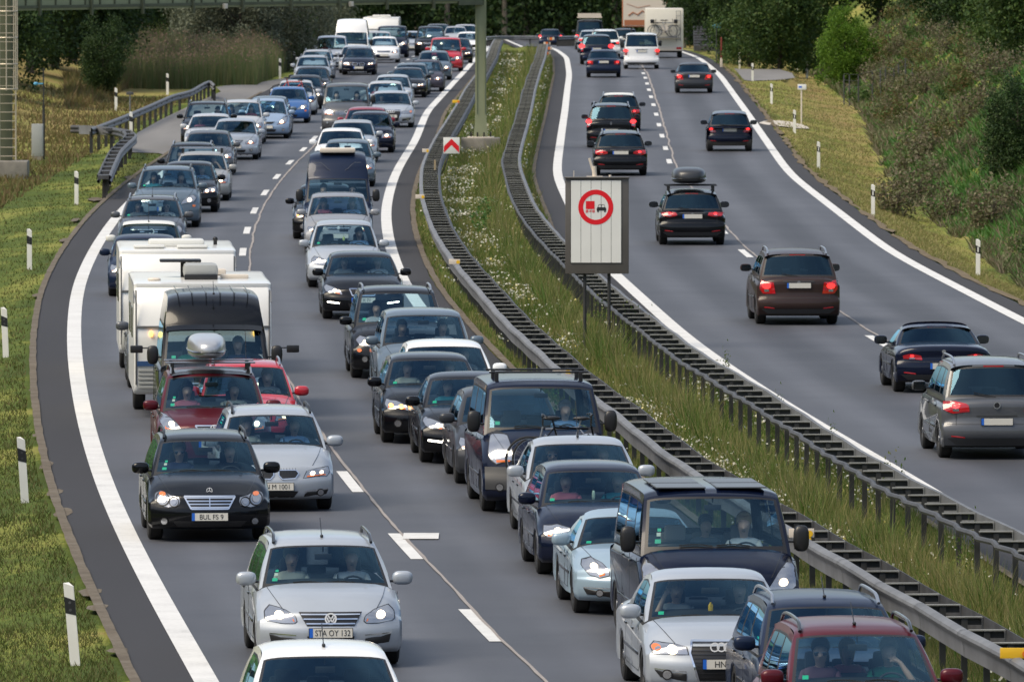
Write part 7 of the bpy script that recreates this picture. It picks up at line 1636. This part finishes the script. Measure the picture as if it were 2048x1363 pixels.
# white flowers
n = 120000; Y = sampY(n, 98, 620, 1.9); l = CL(Y)+LW+1.0; r_e = CR(Y)-LW-1.0; X = l+rng.random(n)*(r_e-l); dens = (noise2(X, Y, 2.1, 45)**1.5)*noise2(X, Y, .5, 46); k_ = rng.random(n) < np.clip((dens-.13)*1.7, 0, 1)*(.35+.65*smooth((Y-115)/50))
inrail = ((X > RL(Y)-.05) & (X < RL(Y)+.6)) | ((X < RRc(Y)+.05) & (X > RRc(Y)-.6)); k_ &= (~inrail) | (rng.random(n) < .12); X, Y = X[k_], Y[k_]
Z = terr(X, Y)+.10+.18*rng.random(len(X)); C = np.stack([X, Y, Z], 1); V, Fc = quads(C, (.015+.014*rng.random(len(X)))*(Y/150)**.6, rng, .3, .9)
tag(O("meadow_flowers", mesh_arr("meadow_flowers", V, Fc, [FLW])), 'small white flowers scattered through the median meadow', 'flowers', kind='stuff')
# taller weeds on the median
wp = []
for k in range(3):
    g_ = np.random.default_rng(60+k); C = []
    for _ in range(14):
        a = g_.random()*6.28; h = .35+.5*g_.random(); t_ = g_.random(26)[:, None]; tip = np.array([.18*math.cos(a), .18*math.sin(a), h]); C.append(tip*t_+g_.normal(size=(26, 3))*.025)
    C = np.concatenate(C); V, Fc = quads(C, .022*(.5+g_.random(len(C))), g_); wp.append(mesh_arr("foliage", V, Fc, [LM['green' if k == 0 else 'meadow']]))
for (px, py, k, lab) in [(960,455,0,'broad dark green weed patch in the middle of the median'),(1203,672,1,'tall weed growing through the right median rail'),(1262,690,1,'yellowish tall weed beside the right median rail'),(1290,705,2,'thin seeding weed overlapping the white edge line'),(1790,1030,1,'tall flowering weed rising through the ladder rail at right'),(1545,880,2,'weed with small heads at the rail edge right of centre'),(1930,1150,2,'reddish thin weed in the lower right meadow'),(1440,790,2,'dry thin weed against the white line'),(1100,880,0,'leafy weed at the left foot of the ladder rail'),(1650,945,2,'small seeding weed at the kerb of the right carriageway')]:
    p = at(px, py); r_ = thing("tall_weed", lab, "weed", (p[0], p[1], float(terr(p[0], p[1]))), k); s = 2.2 if 'broad' in lab else .9; r_.scale = (s, s, s*.7 if s > 2 else 1.3); O("foliage", wp[k], r_)
# reeds
n = 60000; px_ = rng.uniform(205, 665, n); Y = rng.uniform(488, 545, n); X = (px_-1024)/F*Y; z = terr(X, Y); top = 1.45+1.5*noise2(X, Y, 2.2, 50)*noise2(X, Y, .9, 52)-np.clip((px_-500)/150, 0, 1)*1.3-np.clip((270-px_)/70, 0, 1)*1.2; top = np.maximum(top, .15)
k_ = (X < CL(Y)-LW-1.8); X, Y, top = X[k_], Y[k_], top[k_]
nn = len(X); blades("reed_bed", 'green reed bed on the left behind the lay by', X, Y, top*.80, .03*np.ones(nn), LM['reed'], .06, 'reeds')
m = rng.random(nn) < .5; C = np.stack([X[m], Y[m], terr(X[m], Y[m])+top[m]*(.45+.65*rng.random(m.sum())**.7)], 1); V, Fc = quads(C, .07*(.6+.8*rng.random(len(C))), rng, 0, .3)
tag(O("reed_plumes", mesh_arr("reed_plumes", V, Fc, [LM['reedtop']])), 'pinkish brown plumes on top of the reed bed', 'reeds', kind='stuff')
n = 16000; px_ = rng.uniform(130, 560, n); Y = rng.uniform(440, 492, n); X = (px_-1024)/F*Y; k_ = X < CL(Y)-LW-8; X, Y = X[k_], Y[k_]; blades("bank_weeds", 'rough brown weeds between long rail and reed bed', X, Y, .9*noise2(X, Y, 3, 51)*noise2(X, Y, .8, 57)+.15, .035*np.ones(len(X)), LM['bstraw'], .4, 'weeds')

# unseen foliage mass added behind and beside the camera to darken car reflections
wx = []
for (X0, X1, Y0, Y1, h, n) in [(-110,110,-70,-40,30,26000),(-62,-46,-60,330,17,26000),(48,66,-60,260,17,22000)]:
    X = rng.uniform(X0, X1, n); Y = rng.uniform(Y0, Y1, n); wx.append(np.stack([X, Y, h*rng.random(n)**.9*(.7+.5*noise2(X, Y, 9, 61))-.3], 1))
C = np.concatenate(wx); V, Fc = quads(C, 1.0*(.6+.8*rng.random(len(C))), rng)
tag(O("unseen_foliage", mesh_arr("unseen_foliage", V, Fc, [LM['dark']])), 'unseen dark foliage added behind and beside the camera to darken reflections in the cars', 'unseen_foliage', kind='stuff')
